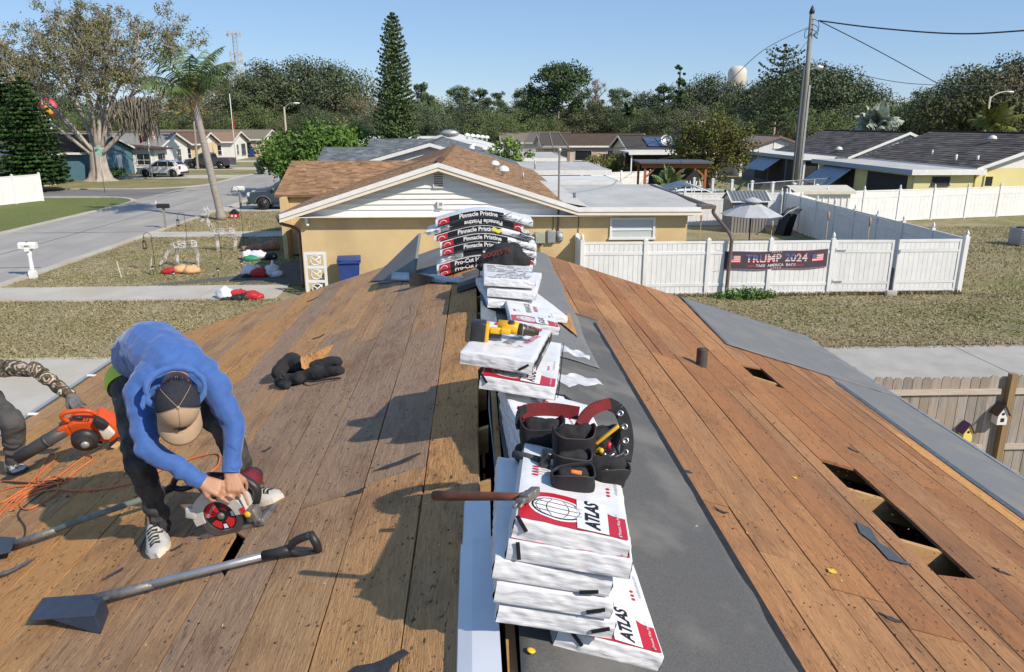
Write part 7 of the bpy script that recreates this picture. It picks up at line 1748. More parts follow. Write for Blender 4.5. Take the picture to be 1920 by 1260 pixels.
# torn wrap tails
def tatters(label,p,n,s,seed,group=None):
    rg=random.Random(seed); t=thing('torn_wrap',label,'plastic wrap',tuple(p)); mb=MB()
    for i in range(n):
        a=rg.uniform(-.3,.6); L_=s*rg.uniform(.6,1.2); d=Vector((math.cos(a),math.sin(a),0)); w_=rg.uniform(.12,.16)*s/.15
        def f(u,v,a=a,L_=L_,d=d,w_=w_,i=i): 
            q=d*L_*u+Vector((-d.y,d.x,0))*(v-.5)*w_*(1-u*.45+.25*noise.noise(Vector((u*4,v*3,i+5)))); q.z=.022*noise.noise(Vector((u*2.6,v*1.8,i*2.1)))+.003*noise.noise(Vector((u*11,v*9,i)))+.010*i+.03*u*(1-u)-.324*q.x*.8
            return q
        mb.grid(f,14,7)
    o=mb.build('film',mat('wrap_film',(.66,.66,.67),(.5,.5,.52),scale=20,rough=.3),t); return t
tatters('torn white wrap tail sticking out right of the drill bundle',rf(1052,655,1,.30),1,.16,1)
tatters('torn gray wrap flap on the felt right of the red printed bundle',rf(1046,712,1,.2),1,.26,2)

# ---- the far stack laid across the ridge
def ridgecurve(x,lift): 
    s=.22; return ZR+.0-MS*(math.sqrt(x*x+s*s)-s*.35)+lift
texts=[('Pro-Cut Hip & Ridge',False,-.50,.10),('Pro-Cut Hip & Ridge',False,-.50,.06),('Hip & Ridge',True,-.46,.02),('Pinnacle Pristine',False,-.46,.06),('Pinnacle Pristine',False,-.46,.0),('Pinnacle Pristine',False,-.52,-.04),('Pinnacle Pristine',True,-.60,.0),('Pinnacle Pristine',False,-.50,.05)]
Y0a=8.02
for k,(tx,inv,x0,tw) in enumerate(texts):
    T_=.066; lift=.02+k*.071+(.0 if k<3 else .012*(k-2)); x1=x0+1.04; dy=random.Random(k).uniform(-.03,.03)
    lb=['lowest','second lowest','third lowest','fourth','fifth','sixth','second highest','topmost'][k]
    b=thing('shingle_bundle','black banded ridge bundle bent over the peak, %s in the far stack'%lb,'shingle bundle',(0,Y0a+dy,0),group=None)
    def P(u,y,h): 
        x=x0+(x1-x0)*u; s_=-MS*x/math.sqrt(x*x+.05); return Vector((x-s_*h*.6*0,y,ridgecurve(x,lift)+h))
    mb=MB()
    mb.grid(lambda u,v:P(u,.34*v,T_+.003*noise.noise(Vector((u*9,v*3,k)))),30,6)
    mb.grid(lambda u,v:P(u,-.008*math.sin(math.pi*v)+.004*noise.noise(Vector((u*30,v*3,k))),T_*v),40,5)
    mb.grid(lambda u,v:P(1-u,.34,T_*v),30,3); mb.grid(lambda u,v:P(0,.34*(1-u),T_*v),8,3); mb.grid(lambda u,v:P(1,.34*u,T_*v),8,3)
    mb.build('wrap',[wrap],b)
    # print band on the front
    bl=.14 if not inv else .24; br=.70 if not inv else .97
    mb=MB(); mb.grid(lambda u,v:P(bl+(br-bl)*u,-.013,.004+(T_-.006)*v),30,2); mb.build('printed_band',pblk,b)
    def tf(v,inv=inv):
        u=(v.x)/(x1-x0); h=v.y
        return P(u,-.0165,T_*.5+h)
    mb=MB(); M2=Matrix.Translation(((bl+br)/2*(x1-x0)+(.02 if not inv else -.02),-.002,0))
    if inv: M2=M2@Matrix.Rotation(math.pi,4,'Z')
    put_text(mb,tx,M2,.062,fn=tf,bold=.0016); mb.build('lettering',pwht,b)
    ru=(.03,.14) if not inv else (.90,.975)
    mb=MB(); mb.grid(lambda u,v:P(ru[0]+(ru[1]-ru[0])*u,-.015,.003+(T_-.006)*v),6,2); mb.build('printed_panel',pred,b)
    mb=MB(); mb.tube([P(ru[0]+.045+.035*math.cos(a*math.pi/8),-.018,.012+.030*math.sin(a*math.pi/8)) for a in range(9)],.004,4); mb.build('printed_arc',pwht,b)
    if inv: mb=MB(); mb.box((x0+.19*(x1-x0),-.016,ridgecurve(x0+.19,lift)+T_*.5),(.07,.004,.045),rot=(0,-.25,0)); mb.build('printed_stamp',pgry,b)
    if k in (5,): mb=MB(); mb.grid(lambda u,v:P(.60+.10*u,-.019,.012+.04*v+.01*math.sin(u*8)),6,2); mb.build('yellow_label',mat('lab_yellow',(.75,.66,.10),rough=.4),b)
    mb=MB(); rg=random.Random(k+5)
    for i in range(9):
        u0=rg.uniform(.68,.98) if not inv else rg.uniform(.0,.2); q=P(u0,-.016,T_*rg.uniform(.2,.8)); mb.tube([q,q+Vector((rg.uniform(-.05,.05),-.004,rg.uniform(-.015,.02))),q+Vector((rg.uniform(-.09,.09),-.004,rg.uniform(-.02,.03)))],.0035,4)
    mb.build('wrap_crease',pgry,b,kind='stuff')
tatters('clear torn plastic fringe on the upper right end of the far stack',Vector((.42,8.02,4.42)),5,.15,7)
tatters('torn red and white wrap hanging before the far stack',Vector((.16,7.9,4.32)),5,.14,8)
# black felt and folded flashing round the far stack
mb=MB(); mb.grid(lambda u,v:Vector((-.80+.35*u,7.98+.03*math.sin(u*6),roofz(.75)+.02+.16*v*(1-.4*u))),8,4)
tag(mb.build('felt_roll',black_fab),'black crumpled felt at the left end of the far stack','felt')
mb=MB(); mb.prism([(-.82,8.6,roofz(.82)+.01),(-1.42,9.35,roofz(1.42)+.02),(-1.30,9.7,roofz(1.30)+.03),(-.78,9.3,roofz(.78)+.42)],(.03,.02,.0)); tag(fixn(mb.build('felt_sheet',felt2)),'stiff gray felt sheet leaning on the left end of the far stack','felt')
def curl():
    FA=rf(733,528,-1); FB=rf(868,534,-1)
    mb=MB()
    def f(u,v):
        q=FA.lerp(FB,u); x=q.x; y=q.y+.26*v*(1-.45*u); z=roofz(x)+.012+.085*math.sin(math.pi*min(1,v*1.05+.02))*(1-.45*u)+.035*noise.noise(Vector((u*5,v*3,1)))*u+.012*noise.noise(Vector((u*14,v*6,1)))
        return Vector((x,y,z))
    mb.grid(f,36,10); o=mb.build('metal_flashing',mat('steel_blue_metal',(.30,.37,.45),(.22,.28,.35),scale=5,rough=.32,metal=.45)); sl=o.modifiers.new('t','SOLIDIFY'); sl.thickness=.003
    tag(o,'crumpled blue gray sheet of metal flashing in front of the far stack','metal flashing')
curl()
mb=MB(); mb.prism([(-.26,7.0,roofz(.26)+.012),(-.02,6.95,4.115),(-.02,7.55,4.115),(-.22,7.6,roofz(.22)+.014)],(0,0,.05)); tag(fixn(mb.build('shingle_piece',felt)),'dark folded shingle piece lying on the ridge left of the small stack','shingle')
# shingle scrap lying on the felt right of the drill
mb=MB(); mb.prism([rf(1068,588,1,.03),rf(1083,632,1,.03),rf(1072,622,1,.03),rf(1045,600,1,.03)],(0,0,.006)); tag(fixn(mb.build('wood_shim',plankO)),'orange wooden wedge on the felt right of the shingle bundles','wood scrap')
# cedar offcut leaning on the knee pads
# ------------------------------------------------------------------ people
def rcone(mb,a,ra,b,rb,n=14):
    a=Vector(a);b=Vector(b);d=b-a;L=d.length
    if L<1e-5: mb.ball(a,ra,n,8); return
    pts=[];rs=[]
    u=d/L
    for i in range(5):
        t=math.pi/2*(1-i/4); pts.append(a-u*ra*math.sin(t)); rs.append(max(ra*math.cos(t),ra*.02))
    for i in range(1,5): pts.append(a+d*i/5); rs.append(ra+(rb-ra)*i/5)
    for i in range(5):
        t=math.pi/2*i/4; pts.append(b+u*rb*math.sin(t)); rs.append(max(rb*math.cos(t),rb*.02))
    mb.tube(pts,rs,n)
def fuse(name,mb,m,parent,voxel=.006,smooth=6,disp=None,world=True,tri=None):
    me=bpy.data.meshes.new(name); me.from_pydata([tuple(v) for v in mb.v],[],mb.f); me.update()
    o=bpy.data.objects.new(name,me); col.objects.link(o)
    r=o.modifiers.new('r','REMESH'); r.mode='VOXEL'; r.voxel_size=voxel; r.use_smooth_shade=True
    s=o.modifiers.new('s','SMOOTH'); s.iterations=smooth; s.factor=.5
    dg=bpy.context.evaluated_depsgraph_get(); dg.update()
    me2=bpy.data.meshes.new_from_object(o.evaluated_get(dg)); bpy.data.objects.remove(o); bpy.data.meshes.remove(me)
    me2.name=name
    if disp:
        nrm=[v.normal.copy() for v in me2.vertices]
        for v,n in zip(me2.vertices,nrm): v.co=v.co+n*disp(v.co,n)
    if parent is not None:
        inv=MW[parent].inverted(); 
        for v in me2.vertices: v.co=inv@v.co
    me2.materials.clear()
    ms=m if isinstance(m,(list,tuple)) else [m]
    for q in ms: me2.materials.append(q)
    me2.polygons.foreach_set('use_smooth',[True]*len(me2.polygons)); me2.polygons.foreach_set('material_index',[0]*len(me2.polygons))
    me2.update()
    return link(name,me2,parent)
def folds(p,segs,amp=.006,freq=38,seed=0):
    """cloth folds that run round the limbs and gather near the joints"""
    v=0
    for a,b,k in segs:
        a=Vector(a);b=Vector(b);d=b-a;L=d.length;u=d/L; t=(p-a).dot(u); r=(p-a-u*t)
        if -.06<t<L+.06 and r.length<.2:
            w_=1-abs(t/L-.5)*.0; jo=k
            v+=jo*math.sin(freq*t+5*noise.noise(p*7+Vector((seed,0,0)))+2.0*math.sin(math.atan2(r.x,r.y)*1.0+seed))*(.5+.8*noise.noise(p*5+Vector((0,seed,0))))
            break
    return amp*v+amp*.9*noise.noise(p*14+Vector((seed,seed,0)))+amp*.4*noise.noise(p*36)
def hand(mb,wr,fw,up,side,curl=(60,65,45),index=None,scale=1.0,thumb=(35,30),spread=6,curls=None):
    """wr wrist point, fw towards knuckles, up = back of the hand, side=+1 thumb towards fw x up"""
    wr=Vector(wr);fw=Vector(fw).normalized();up=Vector(up);up=(up-fw*up.dot(fw)).normalized();lat=fw.cross(up).normalized()*side; S=scale
    rcone(mb,wr-fw*.05*S,.026*S,wr,.025*S)
    offs=[.030,.010,-.010,-.029]; lens=[(.040,.025,.020),(.044,.028,.022),(.041,.026,.021),(.032,.020,.018)]; pl=[.088,.090,.085,.078]
    for i in range(4):
        k=wr+fw*pl[i]*S+lat*offs[i]*S
        rcone(mb,wr+lat*offs[i]*.45*S,.020*S,k-up*.002,.0115*S)
        rcone(mb,wr+lat*offs[i]*.8*S+fw*.045*S-up*.008*S,.015*S,k-up*.006*S,.011*S)
        c=curls[i] if curls else ((index if (i==0 and index) else curl))
        d=(fw+lat*math.tan(R(spread*(1.2-i*.8)))).normalized(); p=k; r=[.0095,.0088,.0080,.0068]; ax=lat
        ang=0
        for j in range(3):
            ang=c[j]; Rm=Matrix.Rotation(-R(ang)*side,3,ax); d2=Rm@d
            if d2.dot(up)>d.dot(up)+1e-6 and ang>0: d2=Matrix.Rotation(R(ang)*side,3,ax)@d
            d=d2; q=p+d*lens[i][j]*S; rcone(mb,p,r[j]*S,q,r[j+1]*S,10); p=q
    t0=wr+fw*.022*S+lat*.020*S-up*.004*S; d=(fw*.75+lat*.75-up*.25).normalized(); t1=t0+d*.042*S
    rcone(mb,t0,.017*S,t1,.0125*S); d2=(fw*math.cos(R(thumb[0]))+lat*.25-up*math.sin(R(thumb[0]))).normalized(); t2=t1+d2*.032*S; rcone(mb,t1,.0115*S,t2,.010*S,10)
    d3=(fw*.8-lat*math.sin(R(thumb[1]))*.6-up*.45).normalized(); rcone(mb,t2,.0098*S,t2+d3*.026*S,.0078*S,10)
def head(mb,C,U,Fw,s=1.0):
    """adds head shapes: C centre, U crown direction, Fw face direction"""
    U=Vector(U).normalized();Fw=Vector(Fw);Fw=(Fw-U*Fw.dot(U)).normalized();Lt=U.cross(Fw)
    Rm=Matrix((Lt,Fw,U)).transposed()
    mb.ball(C,(.073*s,.092*s,.085*s),16,12,rot=Rm); P=lambda x,y,z:Vector(C)+Lt*x*s+Fw*y*s+U*z*s
    rcone(mb,P(0,.03,-.05),.055*s,P(0,.055,-.095),.030*s); rcone(mb,P(-.03,.04,-.07),.035*s,P(.03,.04,-.07),.035*s)
    rcone(mb,P(0,.088,.0),.010*s,P(0,.108,-.032),.014*s); rcone(mb,P(0,.085,-.062),.014*s,P(0,.086,-.072),.013*s)
    for q in(-1,1):
        rcone(mb,P(q*.03,.075,.018),.013*s,P(q*.045,.07,.015),.012*s); mb.ball(P(q*.078,-.005,-.015),(.012*s,.022*s,.032*s),10,8,rot=Rm)
        rcone(mb,P(q*.035,.06,-.03),.026*s,P(q*.03,.055,-.045),.022*s)
    return P,Rm
def shoe(parent,ank,toe_dir,up,um,sm_,lm,L=.29,stripes=False,label=None):
    """low sneaker: ank = point under the ankle on the sole plane"""
    f=Vector(toe_dir);u=Vector(up).normalized();f=(f-u*f.dot(u)).normalized();l=u.cross(f)
    M=Matrix((f,l,u)).transposed().to_4x4(); M.translation=Vector(ank)
    inv=MW[parent].inverted()@M
    def out(x): # half width along foot, x from heel -.08 to toe L-.08
        t=(x+.08)/L; return .036+.013*math.sin(math.pi*min(1,t*1.05))+.008*math.exp(-((t-.7)/.16)**2)-.03*max(0,t-.86)/.14*1.0
    mb=MB(); mb.T=inv; n=16
    xs_=[-.08+L*i/n for i in range(n+1)]
    def hh(t): return .105-.02*math.sin(t*3)*0 if t<.30 else (.105-.055*((t-.30)/.45) if t<.75 else .052-.022*((t-.75)/.25))
    rings=[]
    for i,x in enumerate(xs_):
        t=i/n; w_=out(x)*(.35 if i in(0,n) else .8 if i in (1,n-1) else 1); h_=hh(t)*(.6 if i==0 else .72 if i==n else .97 if i in (1,n-1) else 1)
        ring=[]
        for j in range(13):
            a=math.pi*j/12; ring.append(Vector((x,w_*math.cos(a)*(1-.12*math.sin(a)),.022+(h_-.022)*(math.sin(a)**.75))))
        rings.append(ring)
    vs=[v for r_ in rings for v in r_]; mb.add(vs,[(i*13+j,(i+1)*13+j,(i+1)*13+j+1,i*13+j+1) for i in range(n) for j in range(12)],0,True); mb.add(rings[0],[tuple(range(13))],0,True); mb.add(rings[-1],[tuple(range(13))[::-1]],0,True)
    s=mb.build('shoe',um,parent,label=label); fixn(s)
    mb=MB(); mb.T=inv; ol=[(x,out(x)*1.06*(.55 if i in(0,n) else .88 if i in(1,n-1) else 1)) for i,x in enumerate(xs_)]; poly=[(x,-w_,0) for x,w_ in ol]+[(x,w_,0) for x,w_ in ol[::-1]]
    mb.prism(poly,(0,0,.026)); so=fixn(mb.build('sole',sm_,s))
    mb=MB(); mb.T=inv
    for k in range(6):
        x=.035+.021*k; t=(x+.08)/L; z=hh(t)+.004; w_=.024; sgn=1 if k%2 else -1
        mb.tube([(x-.008*sgn,-w_,z-.006),(x,0,z+.003),(x+.008*sgn,w_,z-.006)],.0036,5); mb.tube([(x+.010,-w_,z-.006),(x,0,z+.004),(x-.010,w_,z-.006)],.0036,5)
    mb.tube(spline([(.05,.0,.10),(.04,.04,.11),(.08,.06,.075),(.09,.03,.08)],4),.003,4); mb.build('lace',lm,s)
    if stripes:
        mb=MB(); mb.T=inv
        for k in range(3):
            for q in(-1,1): mb.beam((.03+.03*k,q*(out(.03+.03*k)+.001),.03),(.015+.03*k,q*(out(.03)*.82),.078),.006,.014,up=(0,1,0))
        mb.build('stripe',black,s)
    return s
skin=mat('skin',(.44,.235,.15),(.38,.19,.115),scale=14,rough=.5,spec=.4,bump=.15,bscale=180,bdist=.001)
blue=mat('blue_shirt',(.045,.125,.37),(.036,.10,.31),scale=5,rough=.75,sheen=.3,bump=.12,bscale=500,bdist=.001)
blue_wet=mat('blue_shirt_dark',(.02,.055,.20),(.018,.05,.17),scale=6,rough=.75)
jeans=mat('black_jeans',(.028,.027,.027),(.13,.125,.115),scale=7.5,rough=.92,bump=.2,bscale=300,lo=.42,hi=.72,bdist=.001)
shoe_w=mat('shoe_gray',(.56,.55,.52),(.46,.45,.42),scale=14,rough=.7); sole_w=mat('shoe_sole',(.66,.62,.54),(.5,.45,.38),scale=12,rough=.7)
tan=mat('cap_tan',(.43,.31,.20),(.36,.25,.16),scale=12,rough=.9,bump=.3,bscale=250,bdist=.001); capk=mat('cap_mesh',(.017,.018,.026),(.028,.03,.04),scale=90,rough=.9,bump=.8,bscale=500,bdist=.002)
hair=mat('hair_black',(.012,.010,.010),(.03,.025,.022),scale=40,rough=.5)
hiv=mat('hi_vis',(.55,.72,.06),(.45,.6,.05),scale=8,rough=.6)
# ---- worker cutting with the circular saw
w1=thing('person','roofer in blue long sleeved shirt and tan and black cap bending over a circular saw','person',(-1.6,3.6,3.56))
J=dict(ankL=gy(298,968,3.46),kneL=gy(262,868,3.38),hipL=gy(248,718,3.78),ankR=gy(468,912,3.56),kneR=gy(425,805,3.50),hipR=gy(340,708,3.88),
 lum=gy(262,668,3.80),mid=gy(285,655,3.62),chest=gy(333,690,3.46),shL=gy(258,735,3.34),elL=gy(274,838,3.18),wrL=gy(378,903,3.20),shR=gy(405,712,3.42),elR=gy(440,800,3.36),wrR=gy(433,885,3.25),neck=gy(334,715,3.33))
J['shR']=gy(398,716,3.42); J['shL']=gy(262,730,3.36)
but=gy(334,764,3.06); tocam=(Vector((CAM_X,0,CAM_H))-but).normalized(); Uh=(tocam+Vector((0,0,-.12))).normalized(); Fh=Vector((.10,-.25,-.96)); HC=but-Uh*.118
HB=MB()
def limbs(mb,ex,arms=True,legs=True,torso=True):
    j=J
    if legs:
        for s in 'LR':
            rcone(mb,j['hip'+s],.098+ex,j['kne'+s],.062+ex); rcone(mb,j['kne'+s],.060+ex,j['ank'+s],.040+ex)
    if torso:
        rcone(mb,j['hipL'],.115+ex,j['hipR'],.115+ex); m=(j['hipL']+j['hipR'])/2
        rcone(mb,m,.13+ex,j['lum'],.130+ex); rcone(mb,j['lum'],.135+ex,j['mid'],.145+ex); rcone(mb,j['mid'],.145+ex,j['chest'],.140+ex); rcone(mb,j['chest'],.11+ex,(j['shL']*.6+j['chest']*.4),.10+ex); rcone(mb,j['chest'],.11+ex,(j['shR']*.6+j['chest']*.4),.10+ex)
        rcone(mb,j['shL'],.062+ex,j['chest'],.10+ex); rcone(mb,j['shR'],.062+ex,j['chest'],.10+ex)
    if arms:
        for s in 'LR': rcone(mb,j['sh'+s],.060+ex,j['el'+s],.043+ex); rcone(mb,j['el'+s],.043+ex,j['wr'+s],.027+ex)
limbs(HB,-.006)
rcone(HB,J['chest'],.07,HC-Uh*.02,.055); PH,RH=head(HB,HC,Uh,Fh)
# hands: his right hand (picture left) grips the rear handle, his left hand rests on the guard with a finger pointing down
hand(HB,J['wrL'],(.93,-.10,-.36),(.25,-.75,.62),1,curl=(58,72,40),thumb=(60,40))
hand(HB,J['wrR'],(.28,-.42,-.86),(.35,-.75,.30),-1,curl=(48,70,40),index=(8,10,6),thumb=(40,20))
fuse('body',HB,skin,w1,.0052,4)
# eyes
mb=MB()
for q in(-1,1): mb.ball(PH(q*.032,.083,.012),.011,10,8)
mb.build('eye',mat('eye_white',(.6,.58,.55),rough=.2),w1,world=True)
# shirt
sh_=MB(); J2=dict(J)
m=(J['hipL']+J['hipR'])/2; e_=.006
rcone(sh_,m.lerp(J['lum'],.55),.136,J['lum'],.136); rcone(sh_,J['hipL'].lerp(J['lum'],.62),.108,J['lum'],.12); rcone(sh_,J['hipR'].lerp(J['lum'],.55),.108,J['lum'],.12); rcone(sh_,J['lum'],.137,J['mid'],.147); rcone(sh_,J['mid'],.147,J['chest'],.142)
for s in 'LR': rcone(sh_,J['chest'],.115,J['sh'+s].lerp(J['chest'],.4),.105); rcone(sh_,J['sh'+s],.068,J['chest'],.105)
limbs(sh_,.011,legs=False,torso=False)
# hem and hood
ring=[PH(.122*math.cos(a)*1.0,-.03+.095*math.sin(a)*1.0-.035,-.050+.02*math.sin(a)) for a in [2*math.pi*i/16 for i in range(17)]]
for i in range(16): 
    if 1: rcone(sh_,ring[i],.015,ring[i+1],.015,8)
segs=[(J['shL'],J['elL'],1.0),(J['elL'],J['wrL'],1.25),(J['shR'],J['elR'],1.0),(J['elR'],J['wrR'],1.35),(J['lum'],J['chest'],.35)]
o=fuse('shirt',sh_,blue,w1,.0068,5,disp=lambda p,n:folds(p,segs,.0068,62,2))
def cut_at(o,P0,nrm):
    bmx=bmesh.new(); bmx.from_mesh(o.data); inv=MW[o].inverted() if o in MW else Matrix(); p=inv@Vector(P0); q=(inv.to_3x3()@Vector(nrm)).normalized()
    bmesh.ops.bisect_plane(bmx,geom=bmx.verts[:]+bmx.edges[:]+bmx.faces[:],plane_co=p,plane_no=q,clear_outer=True); bmx.to_mesh(o.data); bmx.free()
for s in 'LR':
    # open cuffs: drop the rounded sleeve end beyond the wrist
    d=(J['wr'+s]-J['el'+s]).normalized(); bmx=bmesh.new(); bmx.from_mesh(o.data); inv=MW[w1].inverted(); c=inv@(J['wr'+s]+d*.004)
    kill=[f for f in bmx.faces if (f.calc_center_median()-c).dot(d)>0 and (f.calc_center_median()-c).length<.09]; bmesh.ops.delete(bmx,geom=kill,context='FACES'); bmx.to_mesh(o.data); bmx.free()
for s in 'LR':
    d=(J['wr'+s]-J['el'+s]).normalized(); a=J['wr'+s]; mb=MB(); mb.tube([a-d*.03,a-d*.005,a+d*.004],[.0405,.0395,.0385],18,cap=False); mb.build('cuff',blue,w1,world=True)
# hi-vis band and trousers
tr=MB(); limbs(tr,.008,arms=False,torso=False); rcone(tr,J['hipL'],.118,J['hipR'],.118); m=(J['hipL']+J['hipR'])/2; rcone(tr,m,.128,m+(J['lum']-m)*.45,.130)
segs2=[(J['hipL'],J['kneL'],.8),(J['kneL'],J['ankL'],1.7),(J['hipR'],J['kneR'],.8),(J['kneR'],J['ankR'],1.7)]
for s in 'LR': d=(J['ank'+s]-J['kne'+s]).normalized(); rcone(tr,J['ank'+s],.056,J['ank'+s]+d*.03,.052)
fuse('trousers',tr,jeans,w1,.0075,4,disp=lambda p,n:folds(p,segs2,.0085,48,5))
mb=MB(); c=J['hipL']*.62+J['lum']*.38+Vector((-.015,.0,-.02)); ax=(J['lum']-m).normalized(); 
ux=ax.orthogonal().normalized(); uy=ax.cross(ux)
cc=J['hipL']*.72+J['hipR']*.12+J['lum']*.16
dk=(J['kneL']-J['hipL']).normalized(); h0=J['hipL']; mb.tube([h0-dk*.055,h0-dk*.02,h0+dk*.015,h0+dk*.035],[.122,.129,.128,.119],26,cap=False)
mb.build('hi_vis_band',hiv,w1,world=True)
# cap: dark mesh back, tan front, brim
def cap(parent,P,s=1.0):
    def dome(u0,u1,m,nm,r=.098,o=0):
        mb=MB()
        def f(u,v):
            a=u0+(u1-u0)*u; th=v*math.pi*.52
            rr=(r+o)*(1+.10*abs(math.sin(a))*.0); return P(rr*.93*math.sin(th)*math.cos(a),rr*1.10*math.sin(th)*math.sin(a),.020+ (r+o)*1.0*math.cos(th))
        mb.grid(f,22,14); ob=mb.build(nm,m,parent,world=True); so=ob.modifiers.new('t','SOLIDIFY'); so.thickness=.003; return ob
    dome(R(12),R(168),tan,'cap_front'); dome(R(168),R(372),capk,'cap_back')
    mb=MB()
    for a in (R(12),R(90),R(168),R(228),R(312)): mb.tube([P(.0995*.93*math.sin(t)*math.cos(a),.0995*1.10*math.sin(t)*math.sin(a),.020+.0995*math.cos(t)) for t in [math.pi*.52*i/9 for i in range(10)]],.0016,4)
    mb.build('cap_seam',capk if False else mat('seam_tan',(.30,.22,.15),rough=.9),parent,world=True)
    mb=MB(); mb.ball(P(0,0,.121),.0075,10,6); mb.build('cap_button',tan,parent,world=True)
    mb=MB()
    def br(u,v):
        a=math.pi*(.04+.92*u); inner=Vector((.088*math.cos(a),.100*math.sin(a),0)); outer=Vector((.094*math.cos(a),.098+.088*math.sin(a),0)); q=inner.lerp(outer,v)
        return P(q.x,q.y,.018-.020*v-.030*(abs(math.cos(a))**2)*(.4+.6*v)+.008*math.sin(v*3))
    mb.grid(br,24,8); ob=mb.build('cap_brim',tan,parent,world=True); so=ob.modifiers.new('t','SOLIDIFY'); so.thickness=.004
    mb=MB()
    for x0,x1,y0,y1 in [(-.03,.022,.088,.094),(-.012,.012,.094,.103),(.014,.022,.094,.100),(-.012,-.006,.100,.108)]:
        mb.add([P(x0,y0*.86+.020,.071-(y0-.088)*1.4),P(x1,y0*.86+.020,.071-(y0-.088)*1.4),P(x1,y1*.86+.020,.071-(y1-.088)*1.4),P(x0,y1*.86+.020,.071-(y1-.088)*1.4)],[(0,1,2,3)])
    ob=mb.build('cap_patch',capk,parent,world=True); 
cap(w1,PH)
mb=MB(); rg=random.Random(2)
for i in range(260):
    a=rg.uniform(R(172),R(368)); th=rg.uniform(1.45,1.95); r_=.094; p=PH(r_*.9*math.sin(th)*math.cos(a),r_*1.08*math.sin(th)*math.sin(a),.015+r_*math.cos(th)); q=PH(r_*1.0*math.cos(a)+rg.uniform(-.01,.01),r_*1.2*math.sin(a)+rg.uniform(-.012,.0),-.045-rg.uniform(0,.03)); mb.tube([p,(p+q)/2+Vector((0,0,.004)),q],[.004,.0035,.001],4)
mb.build('hair',hair,w1,world=True)
nL=Vector((-SA,0,CA))
def onroof(p,side=-1,o=0): return Vector((p.x,p.y,roofz(p.x)+o))
a=rf(300,1003,-1); b=rf(303,1045,-1); shoe(w1,onroof(J['ankL']+Vector((0,-.03,0)),-1,.004),(b-a)+Vector((-.01,0,0)),nL,shoe_w,sole_w,black)
a=rf(470,935,-1); b=rf(540,945,-1); shoe(w1,onroof(J['ankR']+Vector((.0,-.02,0)),-1,.004),Vector((.96,-.28,.3)),nL,shoe_w,sole_w,black)
# socks
for s in 'LR': mb=MB(); mb.tube([J['ank'+s],onroof(J['ank'+s],-1,.05)],[.042,.045],12); mb.build('sock',mat('dark_sock',(.03,.03,.032),rough=.9),w1,world=True)
# ---- second worker at the left edge
def camomat():
    m=bpy.data.materials.new('camouflage'); m.use_nodes=True; nt=m.node_tree;N=nt.nodes;L=nt.links; tc=N.new('ShaderNodeTexCoord'); v=N.new('ShaderNodeTexNoise'); v.inputs['Scale'].default_value=13; v.inputs['Detail'].default_value=2; v.inputs['Distortion'].default_value=2.2; L.new(tc.outputs['Object'],v.inputs[0])
    r=N.new('ShaderNodeValToRGB'); r.color_ramp.interpolation='CONSTANT'; e=r.color_ramp.elements; st=[(0,(.02,.02,.016)),(.40,(.05,.075,.03)),(.46,(.13,.08,.05)),(.52,(.02,.018,.015)),(.55,(.42,.34,.26)),(.62,(.52,.44,.37)),(.70,(.06,.04,.03))]
    while len(e)<len(st): e.new(.5)
    for i,(p,c) in enumerate(st): e[i].position=p; e[i].color=(*c,1)
    L.new(v.outputs[0],r.inputs[0]); L.new(r.outputs[0],N['Principled BSDF'].inputs['Base Color']); N['Principled BSDF'].inputs['Roughness'].default_value=.9; return m
w2=thing('person','second roofer at the left edge in camouflage sleeves and gray trousers','person',(-3.9,5.75,2.84))
K=dict(hand=gy(150,762,5.50),wr=gy(130,740,5.56),el=gy(66,692,5.66),sh=gy(-22,690,5.80),hip=gy(-26,755,5.80),kne=gy(24,792,5.62),ank=gy(28,862,5.74),sh2=gy(-80,660,6.1),hip2=gy(-95,760,6.1),kne2=gy(-70,840,6.0),ank2=gy(-80,930,6.1),chest=gy(-50,672,5.95),head=gy(-70,600,5.7))
hb=MB()
def l2(mb,ex):
    rcone(mb,K['sh'],.062+ex,K['el'],.045+ex);rcone(mb,K['el'],.045+ex,K['wr'],.03+ex)
def l2t(mb,ex):
    rcone(mb,K['chest'],.14+ex,(K['hip']+K['hip2'])/2+Vector((0,0,.1)),.13+ex);rcone(mb,K['sh'],.075+ex,K['sh2'],.075+ex)
def l2l(mb,ex):
    rcone(mb,K['hip'],.10+ex,K['kne'],.068+ex);rcone(mb,K['kne'],.066+ex,K['ank'],.045+ex);rcone(mb,K['hip2'],.10+ex,K['kne2'],.066+ex);rcone(mb,K['kne2'],.064+ex,K['ank2'],.045+ex);rcone(mb,K['hip'],.115+ex,K['hip2'],.115+ex)
l2(hb,-.004);l2t(hb,-.004);l2l(hb,-.004); rcone(hb,K['chest'],.07,K['head'],.06); head(hb,K['head'],(-.1,-.5,.8),(.3,-.7,-.6)); rcone(hb,K['sh2'],.06,K['sh2']+Vector((.1,-.2,-.28)),.04); rcone(hb,K['sh2']+Vector((.1,-.2,-.28)),.04,K['sh2']+Vector((.25,-.4,-.4)),.03)
hand(hb,K['sh2']+Vector((.28,-.44,-.42)),(.5,-.6,-.5),(0,-.3,.9),1)
d=(K['hand']-K['wr']).normalized(); hand(hb,K['wr'],(d.x,d.y,d.z-.15),(.1,-.7,.7),1,curl=(50,60,40),thumb=(50,30))
fuse('body',hb,skin,w2,.008,3)
camo=camomat()
s_=MB(); l2(s_,.014); l2t(s_,.016); sg=[(K['sh'],K['el'],1),(K['el'],K['wr'],1.2)]
fuse('shirt',s_,camo,w2,.009,4,disp=lambda p,n:folds(p,sg,.007,50,3))
s_=MB(); l2l(s_,.02); sg3=[(K['hip'],K['kne'],1),(K['kne'],K['ank'],1.5)]
